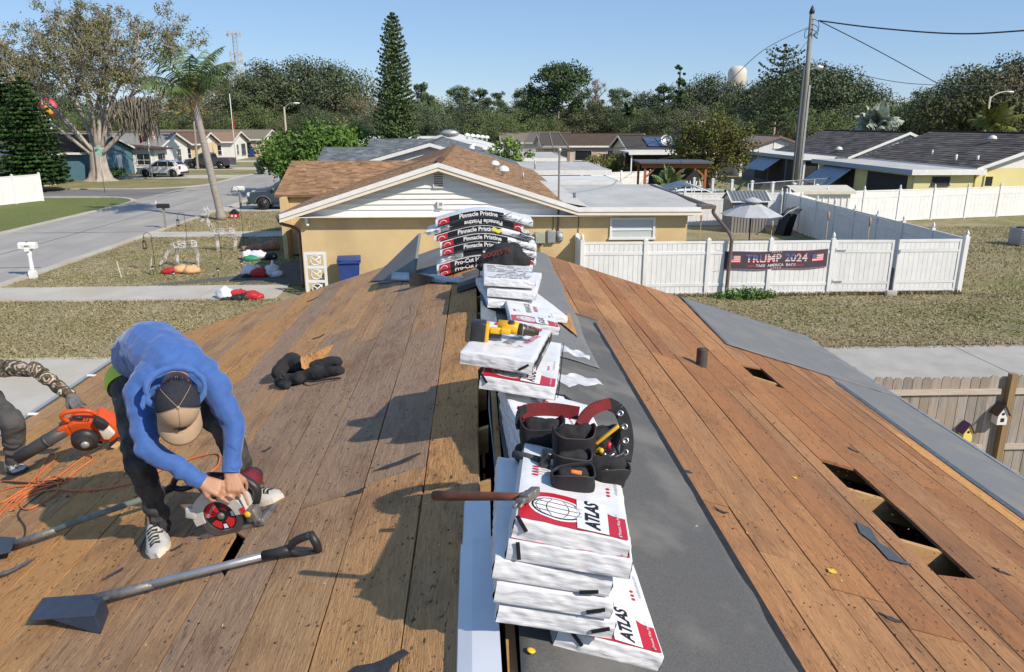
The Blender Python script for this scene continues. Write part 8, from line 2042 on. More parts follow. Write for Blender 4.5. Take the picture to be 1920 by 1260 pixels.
fuse('trousers',s_,mat('gray_trousers',(.055,.053,.052),(.085,.082,.08),scale=6,rough=.9),w2,.009,4,disp=lambda p,n:folds(p,sg3,.007,55,7))
gl=MB(); hand(gl,K['wr']+d*.0,(d.x,d.y,d.z-.15),(.1,-.7,.7),1,curl=(50,60,40),thumb=(50,30),scale=1.14); rcone(gl,K['wr']-d*.05,.036,K['wr']+d*.02,.034)
fuse('glove',gl,mat('glove_gray',(.15,.15,.155),(.09,.09,.095),scale=18,rough=.8),w2,.0055,3)
shoe(w2,onroof(K['ank']+Vector((-.02,0,0)),-1,.004),Vector((.80,-.60,.24)),nL,shoe_w,mat('dark_sole',(.05,.05,.05),rough=.8),black,stripes=True)
shoe(w2,onroof(K['ank2']+Vector((0,0,0)),-1,.004),Vector((.80,-.60,.24)),nL,shoe_w,mat('dark_sole',(.05,.05,.05)),black,stripes=True)
# ------------------------------------------------------------------ tools
orange=mat('tool_orange',(.62,.085,.015),(.55,.07,.012),scale=10,rough=.4); yel=mat('tool_yellow',(.75,.42,.02),(.68,.36,.02),scale=12,rough=.45)
alu=mat('aluminium',(.46,.46,.47),(.36,.36,.37),scale=16,rough=.38,metal=.75); dirty_steel=mat('dirty_steel',(.28,.26,.25),(.15,.14,.13),scale=28,rough=.55,metal=.6)
gunm=mat('gun_blue_steel',(.035,.045,.075),(.055,.065,.10),scale=14,rough=.42,metal=.4)
RY=lambda a:Matrix.Rotation(a,3,'Y')
SL=Matrix(((CA,0,-SA),(0,1,0),(SA,0,CA)))   # left slope frame (columns X,Y,Z): x climbs towards the ridge
SL=Matrix((Vector((CA,0,SA)),Vector((0,1,0)),Vector((-SA,0,CA)))).transposed()
def onL(px_,py_,o=0): return rf(px_,py_,-1)+nL*o
# circular saw
sawp=onL(440,988); Ms=(SL@Matrix.Rotation(R(-10),3,'Z')).to_4x4(); Ms.translation=sawp
saw=thing('circular_saw','red and silver circular saw held on the boards by the roofer in blue','circular saw',mat=Ms@Matrix.Scale(1.17,4))
RXn=Matrix.Rotation(R(90),3,'X')
maroon=mat('saw_maroon',(.20,.02,.03),(.16,.018,.025),scale=10,rough=.45); sred=mat('saw_red',(.60,.02,.03),rough=.35)
mb=MB(); mb.box((.02,.03,.006),(.30,.15,.005),bev=.002); mb.box((.16,.0,.02),(.035,.12,.03),bev=.004); mb.box((.02,-.045,.012),(.30,.006,.016)); mb.build('base_plate',dirty_steel,saw)
cz=.085
def ringd(nm,r0,r1,y0,y1,m,a0=0,a1=360,n=40,c=(0,0,cz)):
    mb=MB(); vs=[];
    for i in range(n+1):
        a=R(a0+(a1-a0)*i/n)
        for r_,y in ((r0,y0),(r1,y0),(r1,y1),(r0,y1)): vs.append((c[0]+r_*math.cos(a),c[1]+y,c[2]+r_*math.sin(a)))
    fs=[(i*4+j,(i+1)*4+j,(i+1)*4+(j+1)%4,i*4+(j+1)%4) for i in range(n) for j in range(4)]
    if a1-a0<359: fs+= [(0,1,2,3),(n*4+3,n*4+2,n*4+1,n*4)]
    mb.add(vs,fs,0,False); return fixn(mb.build(nm,m,saw))
alum=mat('saw_alu',(.62,.60,.56),(.50,.48,.44),scale=14,rough=.45,metal=.15)
ringd('blade',.0,.086,-.040,-.0375,dirty_steel); ringd('lower_guard',.070,.098,-.052,-.020,mat('guard_dark',(.17,.17,.175),(.12,.12,.12),scale=12,rough=.4,metal=.7))
ringd('upper_guard',.072,.118,-.058,-.012,alum,-5,188); ringd('upper_guard_band',.104,.120,-.012,.03,alum,0,185)
ringd('label_disc',0,.070,-.043,-.041,pblk); 
def fan(nm,r0,r1,a0,a1,y,m):
    mb=MB(); n=10; vs=[(r_*math.cos(R(a0+(a1-a0)*i/n)),y,cz+r_*math.sin(R(a0+(a1-a0)*i/n))) for i in range(n+1) for r_ in (r0,r1)]
    mb.add(vs,[(2*i,2*i+1,2*i+3,2*i+2) for i in range(n)]); mb.build(nm,m,saw)
fan('red_sector',.018,.070,95,175,-.0435,sred); fan('red_sector',.030,.062,205,250,-.0435,sred); fan('red_sector',.028,.064,285,335,-.0435,sred); fan('red_sector',.03,.06,25,70,-.0435,maroon)
fan('white_sector',.040,.060,258,278,-.0437,pwht); fan('white_sector',.045,.058,345,370,-.0437,pwht)
mb=MB(); put_text(mb,'CAUTION',Matrix.Translation((-.035,-.0445,cz+.028))@Matrix.Rotation(R(90),4,'X')@Matrix.Rotation(R(40),4,'Z'),.016); mb.build('lettering',pwht,saw)
mb=MB(); mb.lathe([(.016,0),(.016,.008),(.009,.012),(0,.012)],(0,-.042,cz),16,rot=RXn); mb.build('arbor_bolt',dirty_steel,saw)
mb=MB(); mb.box((.02,-.06,cz+.10),(.055,.004,.026),rot=(0,R(-12),0)); mb.build('label_plate',pblk,saw); mb=MB(); put_text(mb,'7-1/4 IN',Matrix.Translation((.02,-.063,cz+.10))@Matrix.Rotation(R(90),4,'X'),.014); mb.build('lettering',pwht,saw)
mb=MB(); mb.box((-.115,-.045,cz+.045),(.05,.03,.05),rot=(0,R(25),0),bev=.006); mb.build('blade_port',alum,saw)
mb=MB(); mb.tube([(.04,.02,cz+.03),(.06,.10,cz+.045),(.07,.165,cz+.05)],[.055,.055,.045],16); mb.build('motor',maroon,saw)
mb=MB(); mb.tube([(.07,.165,cz+.05),(.075,.19,cz+.052)],[.044,.03],16); mb.build('motor_cap',black,saw)
mb=MB(); mb.tube(spline([(.12,.03,cz-.01),(.15,.03,cz+.05),(.10,.03,cz+.115),(.03,.03,cz+.135),(-.03,.03,cz+.15),(-.075,.03,cz+.13),(-.07,.03,cz+.09),(-.03,.03,cz+.08)],5),.019,10); mb.build('handle',black,saw)
mb=MB(); mb.tube(spline([(.03,-.01,cz+.12),(.07,-.03,cz+.14),(.12,-.035,cz+.12)],5),.021,10); mb.build('front_handle',maroon,saw)
mb=MB(); mb.box((.13,-.03,cz-.03),(.05,.05,.06),bev=.008); mb.box((.15,-.05,cz-.06),(.03,.02,.03),bev=.004); mb.build('depth_bracket',dirty_steel,saw); mb=MB(); mb.ball((.125,-.06,cz-.015),(.014,.008,.014)); mb.build('wing_screw',yel,saw)
mb=MB(); mb.box((.115,-.06,cz+.005),(.02,.006,.03)); mb.build('red_sticker',sred,saw)
def cable(name,label,cat,pts,r,m,n=8,side=-1,o=.008):
    P=[]
    for q in pts:
        if len(q)==2: P.append(rf(q[0],q[1],side)+nL*(r+.004))
        elif len(q)==3 and q[0]>50 or (len(q)==3 and isinstance(q[0],int)): P.append(rf(q[0],q[1],side)+nL*q[2])
        else: P.append(Vector(q))
    S=spline(P,n); 
    for p in S:
        zz=roofz(p.x)+r+.002
        if p.z<zz: p.z=zz
    mb=MB(); mb.tube(S,r,7); return tag(mb.build(name,m),label,cat)
occ=mat('cord_orange',(.70,.18,.05),(.62,.15,.04),scale=10,rough=.5)
cable('extension_cord','orange extension cord looped in loose coils on the left slope','cord',[(0,968),(60,905),(105,862),(95,853),(72,900),(95,905),(160,858),(175,862),(150,880),(115,905),(60,925),(20,960),(45,930),(90,912),(40,905),(0,906),(-20,930),(0,945),(50,918),(100,905),(108,925),(60,955),(40,952),(48,935),(100,920),(150,922),(200,918),(250,908)],.0052,occ,10)
cable('extension_cord','orange extension cord running behind the bending roofer to his saw','cord',[(250,908),(300,885),(360,862),(408,853),(412,870),(400,885),(360,915),(340,925,.02),(385,905,.06)],.0052,occ,10)
cable('extension_cord','second orange cord strand crossing the coils at the left edge','cord',[(-10,925),(30,915),(80,912),(125,905),(98,895),(70,915),(20,940),(-10,975)],.0052,occ,10)
cable('power_cord','black power cord beside the orange coils at the left edge','cord',[(-5,903),(40,908),(80,905),(120,902),(90,920),(55,945),(35,965),(48,990),(45,1010),(20,1022),(-5,1024)],.0048,black,10)
cable('power_cord','black power cord hanging from the saw past the white shoe','cord',[(262,1035),(285,1000,.03),(315,965,.10),(345,940,.13),(378,930,.12)],.0048,black,8)
# ---- shovels
def shovel(label,sock,gripa,gripb,shaftm,seed=0,h0=.03,h1=.06):
    a=sock;b=gripa;c=gripb; d=(b-a).normalized(); t=thing('roofing_shovel',label,'shovel',tuple(a))
    mb=MB(); mb.tube([a,a.lerp(b,.5)+nL*.004,b],[.0175,.0170,.0170],14); mb.build('shaft',shaftm,t,world=True)
    mb=MB(); mb.tube([a-d*.02,a+d*.10,a+d*.26],[.024,.022,.0185],14); mb.build('socket',dirty_steel,t,world=True)
    e=(c-b).normalized(); L_=(c-b).length; s_=e.cross(nL).normalized()
    mb=MB(); mb.tube([b-e*.03,b+e*.03,b+e*L_*.45],[.022,.021,.024],12)
    for q in(-1,1): mb.tube(spline([b+e*L_*.40,b+e*L_*.62+nL*q*.035+s_*q*.004,b+e*L_*.96+nL*q*.046],4),[.017]*9,8)
    mb.tube([b+e*L_*.97-nL*.055,b+e*L_*1.0,b+e*L_*.97+nL*.055],[.016,.018,.016],10); mb.build('d_grip',black,t,world=True)
    return t,d
a=onL(198,1138,.05);b=onL(512,1052,.035);c=onL(600,1034,.04)
t,d=shovel('roofing shovel with toothed blue steel blade, aluminium shaft and black grip',a,b,c,alu)
TL_=onL(93,1136,.045);TR_=onL(206,1134,.06);BR_=onL(190,1178,.06);BL_=onL(64,1178,.04)
mb=MB(); 
teeth=[]; n=16
for i in range(n*2+1):
    p=TL_.lerp(BL_,i/(n*2)); teeth.append(p+(TL_-TR_).normalized()*(.020 if i%2 else 0))
poly=[TR_]+teeth+[BR_]; poly=poly[::-1]
mb.prism(poly,nL*.003); fixn(mb.build('blade',gunm,t,world=True))
mb=MB(); q0=TR_.lerp(BR_,.95);q1=BL_.lerp(BR_,.35)
mb.prism([BR_,q1,onL(178,1188,.004),onL(188,1190,.004)],nL*.002+Vector((0,.003,0))); mb.prism([TR_,BR_,onL(190,1190,.004),onL(205,1150,.004)],Vector((-.003,0,0))); fixn(mb.build('fulcrum',gunm,t,world=True))
mb=MB(); mb.box(a+d*.02,(.09,.05,.02),rot=SL,bev=.006); mb.build('bracket',dirty_steel,t,world=True)
a=onL(42,1030,.045);b=onL(318,952,.10);c=onL(372,935,.13)
t,d=shovel('weathered roofing fork with green gray handle lying behind the white shoe',a,b,c,mat('green_gray_shaft',(.13,.15,.135),(.30,.33,.29),scale=5,rough=.6,stretch=(1,1,1),lo=.45,hi=.6))
mb=MB(); mb.prism([onL(38,1022,.05),onL(-30,1012,.03),onL(-45,1060,.03),onL(28,1050,.05)],nL*.004); fixn(mb.build('blade',gunm,t,world=True))
cr_=[onL(-8,1085,.02),onL(20,1082,.035),onL(45,1072,.04),onL(62,1058,.03),onL(66,1052,.02)]
mb=MB(); 
for i in range(len(cr_)-1): mb.beam(cr_[i],cr_[i+1],.035,.004,up=nL)
tag(mb.build('metal_strap',dirty_steel),'curved rusty metal strap at the left edge below the roofing fork','metal strap')
# ---- leaf blower
C0=gy(178,799,5.46); px_=1/237.
Mb=Matrix.Translation(C0)@Matrix.Rotation(R(14),4,'Z')@Matrix.Rotation(R(20),4,'X')
bw=thing('leaf_blower','orange leaf blower with gray tube held by the gloved roofer at the left edge','leaf blower',mat=Mb)
def P2(x,y,d=0): return Vector(((x-178)*px_,d,-(y-806)*px_*1.02))
def slab(nm,pts,y0,y1,m,bev=.012):
    mb=MB(); mb.prism([P2(x,y,y0) for x,y in pts],(0,y1-y0,0)); o=fixn(mb.build(nm,m,bw)); bv=o.modifiers.new('b','BEVEL'); bv.width=bev; bv.segments=3; bv.limit_method='ANGLE'; 
    for p in o.data.polygons: p.use_smooth=True
    return o
slab('housing',[(138,790),(150,784),(178,786),(190,778),(209,794),(219,815),(218,832),(205,840),(188,838),(176,828),(160,836),(142,812)],-.05,.09,orange)
slab('nozzle_neck',[(118,800),(138,790),(144,812),(128,818)],-.045,.06,orange)
mb=MB(); mb.tube(spline([P2(140,785,-.02),P2(133,772,-.03),P2(140,763,-.03),P2(160,761,-.03),P2(178,764,-.03),P2(187,774,-.02)],5),.017,10); mb.build('handle',orange,bw)
slab('air_filter_cover',[(182,780),(190,775),(206,793),(196,802),(184,795)],-.085,-.03,black,.006)
slab('fuel_tank',[(186,802),(204,797),(212,815),(200,828),(190,826)],-.075,-.02,mat('tank_white',(.62,.60,.52),rough=.35),.012)
mb=MB(); mb.lathe([(.088,0),(.10,.02),(.09,.06),(.03,.075),(0,.075)],P2(161,822,-.035),26,rot=RXn)
fg=mb.build('fan_guard',black,bw)
mb=MB()
for k in range(20):
    a_=2*math.pi*k/20; c_=P2(161,822,-.115); mb.beam(c_+Vector((math.cos(a_)*.03,0,math.sin(a_)*.03)),c_+Vector((math.cos(a_)*.085,.03,math.sin(a_)*.085)),.008,.006,up=(0,1,0))
mb.build('guard_rib',mat('rib_dark',(.05,.045,.042),rough=.5),fg)
mb=MB(); mb.lathe([(.03,0),(.03,.012),(.015,.02),(0,.02)],P2(163,822,-.118),16,rot=RXn); mb.build('starter_cap',galv,fg)
mb=MB(); pa=P2(132,806,.0);pb=P2(92,828,-.02);pc=P2(44,856,-.03); mb.tube([pa,pb,pc],[.052,.050,.047],18); mb.tube([pb.lerp(pa,.1),pb.lerp(pa,.2)],.054,18); mb.build('tube',mat('tube_gray',(.065,.068,.066),(.05,.05,.05),scale=8,rough=.5),bw)
slab('stand',[(196,842),(214,826),(226,832),(208,848)],-.09,.02,black,.006)
mb=MB(); mb.prism([P2(200,840,-.094),P2(213,828,-.094),P2(222,833,-.094),P2(208,845,-.094)],(0,-.003,0)); fixn(mb.build('warning_label',mat('label_cream',(.72,.62,.45),(.7,.35,.08),scale=40,rough=.5),bw))
slab('foot',[(162,846),(174,838),(184,842),(172,850)],-.05,.05,black,.006)
mb=MB(); 
for k in range(5): mb.box(P2(158+k*4.2,775+k*1.2,-.053),(.008,.006,.016)); 
mb.build('vent_slot',black,bw); mb=MB(); mb.tube([P2(150,774,-.03),P2(166,778,-.035)],.012,8); mb.build('throttle_trigger',black,bw)
# ---- claw hammer lying over the stack (wood handle)
bA,MA=B['A']
hA=onplane(992,948,rf(967,970,1,.434),R(11.5)); hz_=hA.z+.028
ha=gy(814,929,2.16); hb_=onplane(985,944,hA,R(11.5))+Vector((0,0,.022))
hm=thing('hammer','hammer with dark brown wooden handle lying across the red printed bundle','hammer',tuple(hb_))
hwood=mat('hammer_wood',(.16,.06,.03),(.10,.035,.02),scale=9,rough=.5,stretch=(.6,4,4)); d=(ha-hb_).normalized()
mb=MB(); P=[hb_,hb_.lerp(ha,.25),hb_.lerp(ha,.55),hb_.lerp(ha,.8),ha]; mb.tube(P,[.011,.0125,.0145,.0155,.016],12); mb.build('handle',hwood,hm,world=True)
s_=d.cross(Vector((0,0,1))).normalized(); n_=Vector((0,0,1))
hs=mat('hammer_steel',(.30,.27,.25),(.20,.17,.15),scale=40,rough=.55,metal=.7,bump=.4,bscale=120,bdist=.002)
hc=hb_-d*.006
mb=MB(); mb.box(hc,(.034,.040,.030),rot=Matrix((d,s_,n_)).transposed(),bev=.004); mb.box(hc+s_*.036-n_*.004,(.034,.035,.032),rot=Matrix((d,s_,n_)).transposed(),bev=.006); mb.box(hc-s_*.032+n_*.002,(.030,.028,.018),rot=Matrix((d,s_,n_)).transposed()@Matrix.Rotation(R(-14),3,'X'),bev=.004)
for q in(-1,1): mb.tube([hc-s_*.035+d*q*.008,hc-s_*.062+d*q*.011-n_*.006],[.007,.004],8)
mb.build('head',hs,hm,world=True)
# ---- cordless drill on its bundle
bI,MI=B['I']; p0=rf(864,657,1,.41)
dp=onplane(940,640,p0,R(6))+Vector((0,0,.045)); Md=Matrix.Translation(dp)@Matrix.Rotation(R(6),4,'Y')@Matrix.Rotation(R(-3),4,'Z')
dr=thing('cordless_drill','black and yellow cordless drill lying on the white shingle bundle','cordless drill',mat=Md)
def dbox(nm,c,s,m,b=.008,rot=None): mb=MB(); mb.box(c,s,rot=rot,bev=b); return mb.build(nm,m,dr)
bt_=dbox('battery',(-.115,-.01,.0),(.075,.085,.105),black,.008); dbox('battery_top',(-.072,-.01,0),(.022,.078,.095),yel,.006); dbox('handle_grip',(-.035,.0,-.01),(.075,.045,.04),black,.012); dbox('handle_side',(-.03,-.015,.012),(.06,.02,.035),yel,.008)
mb=MB(); mb.tube([(-.02,.05,.02),(.06,.045,.02),(.09,.04,.018)],[.034,.034,.030],16); mb.build('motor_housing',yel,dr)
dbox('trigger_frame',(.02,-.005,.015),(.05,.06,.03),yel,.008); dbox('trigger',(.015,-.02,.015),(.022,.02,.022),black,.004); dbox('housing_band',(.045,.045,.03),(.04,.05,.05),black,.01)
mb=MB(); mb.tube([(.085,.04,.018),(.12,.035,.016),(.122,.035,.016),(.165,.03,.013),(.168,.03,.013),(.19,.027,.011)],[.031,.030,.025,.025,.019,.012],18); mb.build('chuck',mat('chuck_bronze',(.10,.08,.065),(.07,.055,.045),scale=20,rough=.4,metal=.6),dr)
for x in (.105,.128,.15): mb=MB(); mb.tube([(x,.036,.016),(x+.004,.036,.016)],.0315 if x<.12 else .0262,18); mb.build('chuck_ring',galv,dr)
mb=MB(); mb.tube(spline([(.03,-.05,-.045),(.06,-.08,-.045),(.11,-.075,-.042),(.09,-.05,-.043)],4),.002,4); mb.tube(spline([(-.03,-.07,-.045),(.02,-.09,-.045),(.05,-.07,-.045)],4),.002,4); mb.build('belt_clip',steel,dr)
# ---- tool belt with pouches
tb=thing('tool_belt','black and red tool belt with pouches full of tools on the shingle bundles','tool belt',tuple(gy(1075,900,2.30)))
fab=black_fab; fab2=mat('pouch_nylon',(.014,.012,.015),(.024,.020,.024),scale=25,rough=.75,bump=.5,bscale=600,bdist=.001); redf=mat('pouch_red',(.16,.010,.014),(.10,.008,.010),scale=20,rough=.85,bump=.4,bscale=300,bdist=.001); bind=mat('binding',(.03,.03,.033),rough=.6)
def pouch(nm,bot,top,wb,wt,db,dt,m,lin=None,seed=0,n=24,rim=True,lat=None,world=True):
    """open bag: bot/top centres, widths (along lat) and depths"""
    bot=Vector(bot);top=Vector(top);u=(top-bot);H_=u.length;u.normalize(); lat=Vector(lat or (1,0,0)); lat=(lat-u*lat.dot(u)).normalized(); dp_=lat.cross(u).normalized()
    def ring(t,k,ins=0):
        w_=(wb+(wt-wb)*t)/2-ins; d_=(db+(dt-db)*t)/2-ins
        out=[]
        for j in range(n):
            a=2*math.pi*j/n; c_,s_=math.cos(a),math.sin(a); e=.55
            x=math.copysign(abs(c_)**e,c_)*w_; y=math.copysign(abs(s_)**e,s_)*d_
            nz=.014*noise.noise(Vector((x*14,y*14,t*2.5+seed)))+.006*noise.noise(Vector((x*40,y*40,t*7+seed)))
            sag=(.012*math.sin(a*2+seed)-.022*max(0,-math.sin(a))-.010)*(t**3)
            out.append(bot+u*(H_*t+sag)+lat*(x*(1+nz*6))+dp_*(y*(1+nz*8)))
        return out
    mb=MB(); ts=[0,.04,.15,.3,.45,.6,.75,.9,1]; rs=[ring(t*1.0 if t>0 else 0,0,.006 if t==0 else 0) for t in ts]
    ins=[ring(t,0,.006) for t in (1,.8,.5,.12)]
    al=rs+ins; vs=[v for r_ in al for v in r_]
    mb.add(vs,[(i*n+j,i*n+(j+1)%n,(i+1)*n+(j+1)%n,(i+1)*n+j) for i in range(len(rs)-1) for j in range(n)],0,True)
    o0=len(rs)-1
    mb.add(vs,[(i*n+j,i*n+(j+1)%n,(i+1)*n+(j+1)%n,(i+1)*n+j) for i in range(o0,len(al)-1) for j in range(n)],1,True)
    mb.add(rs[0],[tuple(range(n))[::-1]]); mb.add(ins[-1],[tuple(range(n))],1)
    o=mb.build(nm,[m,lin or m],tb,world=world)
    if rim: mb=MB(); rr=ring(1,0,.003); mb.tube(rr+[rr[0]],.0032,5,cap=False); mb.build('pouch_binding',bind,o,world=True)
    return o
def lnk(px_,py_,Y): return gy(px_,py_,Y)
U0=Vector((.08,.10,.95))
pouch('pouch',lnk(1016,868,2.50),lnk(1016,782,2.50),.145,.165,.12,.16,fab,redf,1)
pouch('pouch',lnk(1074,900,2.34),lnk(1076,800,2.34),.125,.150,.10,.125,fab2,redf,2)
pouch('pouch',lnk(1072,896,2.245),lnk(1074,845,2.235),.115,.135,.06,.080,fab2,fab2,3)
pouch('pouch',lnk(1074,918,2.15),lnk(1074,876,2.13),.135,.145,.075,.095,fab2,fab2,4)
pouch('pouch',lnk(1140,902,2.26),lnk(1146,862,2.25),.105,.135,.10,.14,fab,fab,5)
pouch('pouch',lnk(1122,858,2.50),lnk(1128,800,2.50),.13,.14,.10,.12,fab,redf,6)
mb=MB()
def strap(pts,w_,t_,m,nm,up=(0,0,1)):
    S=spline(pts,5); mb=MB()
    for i in range(len(S)-1): mb.beam(S[i],S[i+1]+(S[i+1]-S[i])*.05,w_,t_,up=up)
    return mb.build(nm,m,tb,world=True)
strap([lnk(1088,800,2.36),lnk(1100,778,2.40),lnk(1118,764,2.44),lnk(1140,757,2.5)],.040,.022,redf,'red_strap',up=(0,-1,.4))
strap([lnk(1140,757,2.5),lnk(1160,768,2.5),lnk(1172,795,2.45),lnk(1176,830,2.4),lnk(1172,862,2.34)],.045,.008,fab,'belt_strap',up=(0,-1,.25))
for (x,y,Y) in [(1163,775,2.475),(1171,800,2.425),(1173,826,2.38),(1172,848,2.345)]:
    c_=lnk(x,y,Y-.012); tc_=(Vector((CAM_X,0,CAM_H))-c_).normalized(); q=tc_.to_track_quat('Z','Y').to_matrix(); mb=MB(); mb.lathe([(.006,0),(.006,.002),(.011,.003),(.012,0)],c_,14,rot=q); mb.build('grommet',steel,tb,world=True)
strap([lnk(975,775,2.55),lnk(1000,768,2.6),lnk(1040,768,2.62),lnk(1085,775,2.6)],.05,.010,redf,'belt_pad',up=(0,-1,.5))
strap([lnk(970,800,2.5),lnk(972,782,2.53),lnk(985,770,2.57)],.05,.012,fab,'belt_pad',up=(1,-.2,.0))
# loose black gear and flaps filling the pouches
mb=MB()
for (a_,ra,b_,rb) in [(lnk(1000,800,2.50),.035,lnk(1035,812,2.47),.045),(lnk(1005,820,2.46),.03,lnk(1040,800,2.5),.03),(lnk(1060,815,2.36),.035,lnk(1095,812,2.36),.035),(lnk(1055,858,2.24),.022,lnk(1090,856,2.24),.022),(lnk(1060,888,2.15),.028,lnk(1092,890,2.15),.024),(lnk(1120,875,2.27),.035,lnk(1158,876,2.27),.035),(lnk(1105,820,2.5),.04,lnk(1150,815,2.5),.04)]: rcone(mb,a_,ra,b_,rb)
for (a_,ra,b_,rb) in [(lnk(985,850,2.55),.045,lnk(1050,830,2.50),.06),(lnk(1050,830,2.50),.06,lnk(1120,840,2.46),.06),(lnk(1120,840,2.46),.06,lnk(1150,880,2.36),.05)]: rcone(mb,a_,ra,b_,rb)
fuse('pouch_filling',mb,black_fab,tb,.008,2,disp=lambda p,n:.010*noise.noise(p*22)+.004*noise.noise(p*60))
# tools in it: each its own thing
def rod(name,label,cat,pts,rs,m,extra=None):
    o=thing(name,label,cat,tuple(pts[0])); mb=MB(); mb.tube(pts,rs,12); mb.build('grip',m,o,world=True); return o
o=thing('hammer','black rubber handled hammer hanging at the left front of the tool belt','hammer',tuple(lnk(1030,865,2.25)))
mb=MB(); mb.tube([lnk(962,851,2.34),lnk(985,856,2.32),lnk(1012,862,2.28)],[.013,.0135,.011],12); mb.build('handle',mat('gray_rubber',(.055,.057,.062),rough=.6),o,world=True)
mb=MB(); mb.box(lnk(1022,862,2.26),(.032,.05,.060),rot=(R(10),R(15),0),bev=.007); mb.box(lnk(1030,852,2.24),(.03,.03,.022),rot=(R(10),R(25),0),bev=.006); mb.build('head',mat('black_steel',(.05,.055,.06),(.09,.10,.105),scale=20,rough=.35,metal=.7),o,world=True)
o=thing('utility_bar','flat yellow tool handle sticking out of the tool belt pouch','hand tool',tuple(lnk(1120,828,2.36)))
mb=MB(); mb.beam(lnk(1117,832,2.36),lnk(1160,798,2.36),.012,.022,up=(0,-1,.3),bev=.004); mb.build('grip',yel,o,world=True)
o=thing('snips','yellow tipped black snips beside the flat yellow handle','hand tool',tuple(lnk(1118,850,2.34)))
mb=MB(); mb.beam(lnk(1108,858,2.33),lnk(1128,842,2.33),.02,.016,up=(0,-1,.3),bev=.005); mb.build('yellow_tip',yel,o,world=True); mb=MB(); mb.ball(lnk(1127,845,2.31),.010); mb.build('pivot',yel,o,world=True)
o=thing('stapler','black and steel hammer tacker wedged in the right pouch','stapler',tuple(lnk(1145,858,2.32)))
mb=MB(); mb.box(lnk(1142,855,2.34),(.06,.035,.035),rot=(0,R(-28),0),bev=.006); mb.tube([lnk(1150,862,2.3),lnk(1168,850,2.32),lnk(1170,838,2.34)],[.009,.008,.008],8); mb.build('body',black,o,world=True)
mb=MB(); mb.tube([lnk(1136,868,2.28),lnk(1150,858,2.28),lnk(1164,852,2.3)],.0028,6); mb.tube([lnk(1136,862,2.28),lnk(1152,850,2.28)],.0028,6); mb.ball(lnk(1134,852,2.3),.006); mb.build('steel_wire',steel,o,world=True)
mb=MB(); mb.tube([lnk(1140,842,2.34),lnk(1143,830,2.34)],[.008,.007],8); mb.build('red_button',sred,o,world=True)
o=thing('water_bottle','clear plastic bottle with white cap standing in the right pouch','bottle',tuple(lnk(1140,885,2.3)))
tc_=(lnk(1149,872,2.2)-lnk(1139,890,2.30)).normalized(); q=tc_.to_track_quat('Z','Y').to_matrix()
mb=MB(); mb.lathe([(.028,-.10),(.028,-.01),(.016,.016),(.015,.022)],lnk(1141,884,2.27),18,rot=q); mb.build('body',mat('clear_plastic',(.55,.52,.5),rough=.12,trans=.35),o,world=True)
mb=MB(); mb.lathe([(.0155,0),(.0155,.016),(.013,.018),(0,.018)],lnk(1141,884,2.27)+tc_*.020,18,rot=q); mb.build('cap',mat('bottle_cap',(.70,.62,.58),rough=.35),o,world=True)
o=thing('marker_pen','orange marker lying in the front pocket of the tool belt','pen',tuple(lnk(1080,886,2.1)))
mb=MB(); mb.tube([lnk(1070,884,2.09),lnk(1072,884,2.09),lnk(1090,887,2.09)],[.004,.0065,.0065],10); mb.build('barrel',mat('marker_orange',(.75,.18,.03),rough=.4),o,world=True)
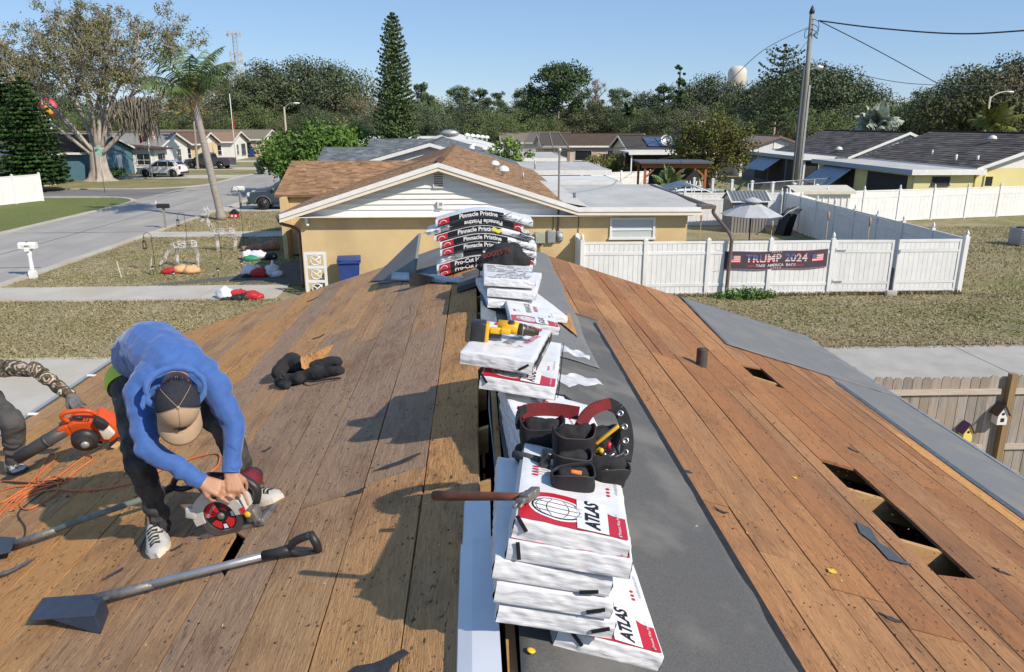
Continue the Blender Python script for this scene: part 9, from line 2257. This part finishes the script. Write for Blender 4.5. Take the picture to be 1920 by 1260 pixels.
# ---- knee pads and shingle offcut on the left slope
kp=thing('knee_pads','black knee pads lying on the left slope with straps folded','knee pads',tuple(onL(580,705)))
mb=MB()
def kk(x,y,o): return onL(x,y,o)
for (a_,ra,b_,rb) in [(kk(532,712,.07),.07,kk(556,698,.09),.085),(kk(556,698,.09),.08,kk(572,700,.07),.07),(kk(526,722,.03),.045,kk(566,718,.04),.055),(kk(566,716,.03),.045,kk(600,708,.05),.055),(kk(598,700,.06),.06,kk(636,690,.05),.045),(kk(585,712,.03),.045,kk(642,700,.03),.035),(kk(600,695,.10),.03,kk(612,690,.12),.03),(kk(528,726,.02),.03,kk(540,728,.02),.03)]: rcone(mb,a_,ra,b_,rb)
fuse('pad',mb,black_fab,kp,.010,8,disp=lambda p,n:.016*noise.noise(p*9)+.006*noise.noise(p*24))
for (x,y) in [(533,702),(528,707)]:
    c_=gy(x,y,5.62); tc_=(Vector((CAM_X,0,CAM_H))-c_).normalized(); mb=MB(); mb.lathe([(.009,.02),(.013,.024),(.015,.0)],c_,12,rot=tc_.to_track_quat('Z','Y').to_matrix()); mb.build('eyelet',rubber,kp,world=True)
mb=MB(); mb.tube(spline([kk(575,718,.02),kk(590,722,.03),kk(612,716,.02),kk(640,712,.015)],5),.008,6); mb.build('strap',black,kp,world=True)
mb=MB(); c0=gy(563,672,5.72);c1=gy(624,649,5.80);mb.prism([c0,c1,gy(611,672,5.72),gy(582,698,5.66),gy(566,690,5.66)],Vector((.004,.022,.010))); o=fixn(mb.build('cedar_offcut',plankO)); tag(o,'thin orange wooden offcut propped on the black knee pads','wood offcut')
mb=MB(); 
for k in range(7): p_=c0.lerp(c1,k/6.5); mb.box(p_+Vector((.01,-.002,.004)),(.004,.006,.02)); 
tag(mb.build('offcut_edge',mat('pale_edge',(.62,.42,.22),rough=.8),o) and o,None)
# ---- black bag on the small stack
bg_=thing('cloth_bag','black crumpled cloth bag with faint red lettering on the small stack','bag',tuple(gy(945,500,6.7)))
mb=MB()
for (a_,ra,b_,rb) in [(gy(915,492,6.75),.09,gy(945,482,6.75),.14),(gy(945,482,6.75),.14,gy(972,490,6.75),.10),(gy(925,478,6.8),.08,gy(960,474,6.8),.10),(gy(905,500,6.65),.04,gy(985,500,6.7),.045),(gy(968,482,6.7),.08,gy(984,492,6.7),.06)]: rcone(mb,a_,ra,b_,rb)
fuse('bag_cloth',mb,black_fab,bg_,.014,3,disp=lambda p,n:.022*noise.noise(p*9)+.008*noise.noise(p*26))
mb=MB(); put_text(mb,'BOOTS TR',Matrix.Translation(gy(932,474,6.60))@Matrix.Rotation(R(82),4,'X')@Matrix.Rotation(R(14),4,'Z'),.055,bold=.002); mb.build('lettering',mat('faint_red',(.12,.015,.015),rough=.7),bg_,world=True)
mb=MB(); mb.ball(gy(998,519,6.75),(.035,.05,.03)); mb.tube([gy(985,512,6.8),gy(998,519,6.75)],.012,6); tag(mb.build('strap_end',black),'small black strap end hanging right of the small stack','strap')
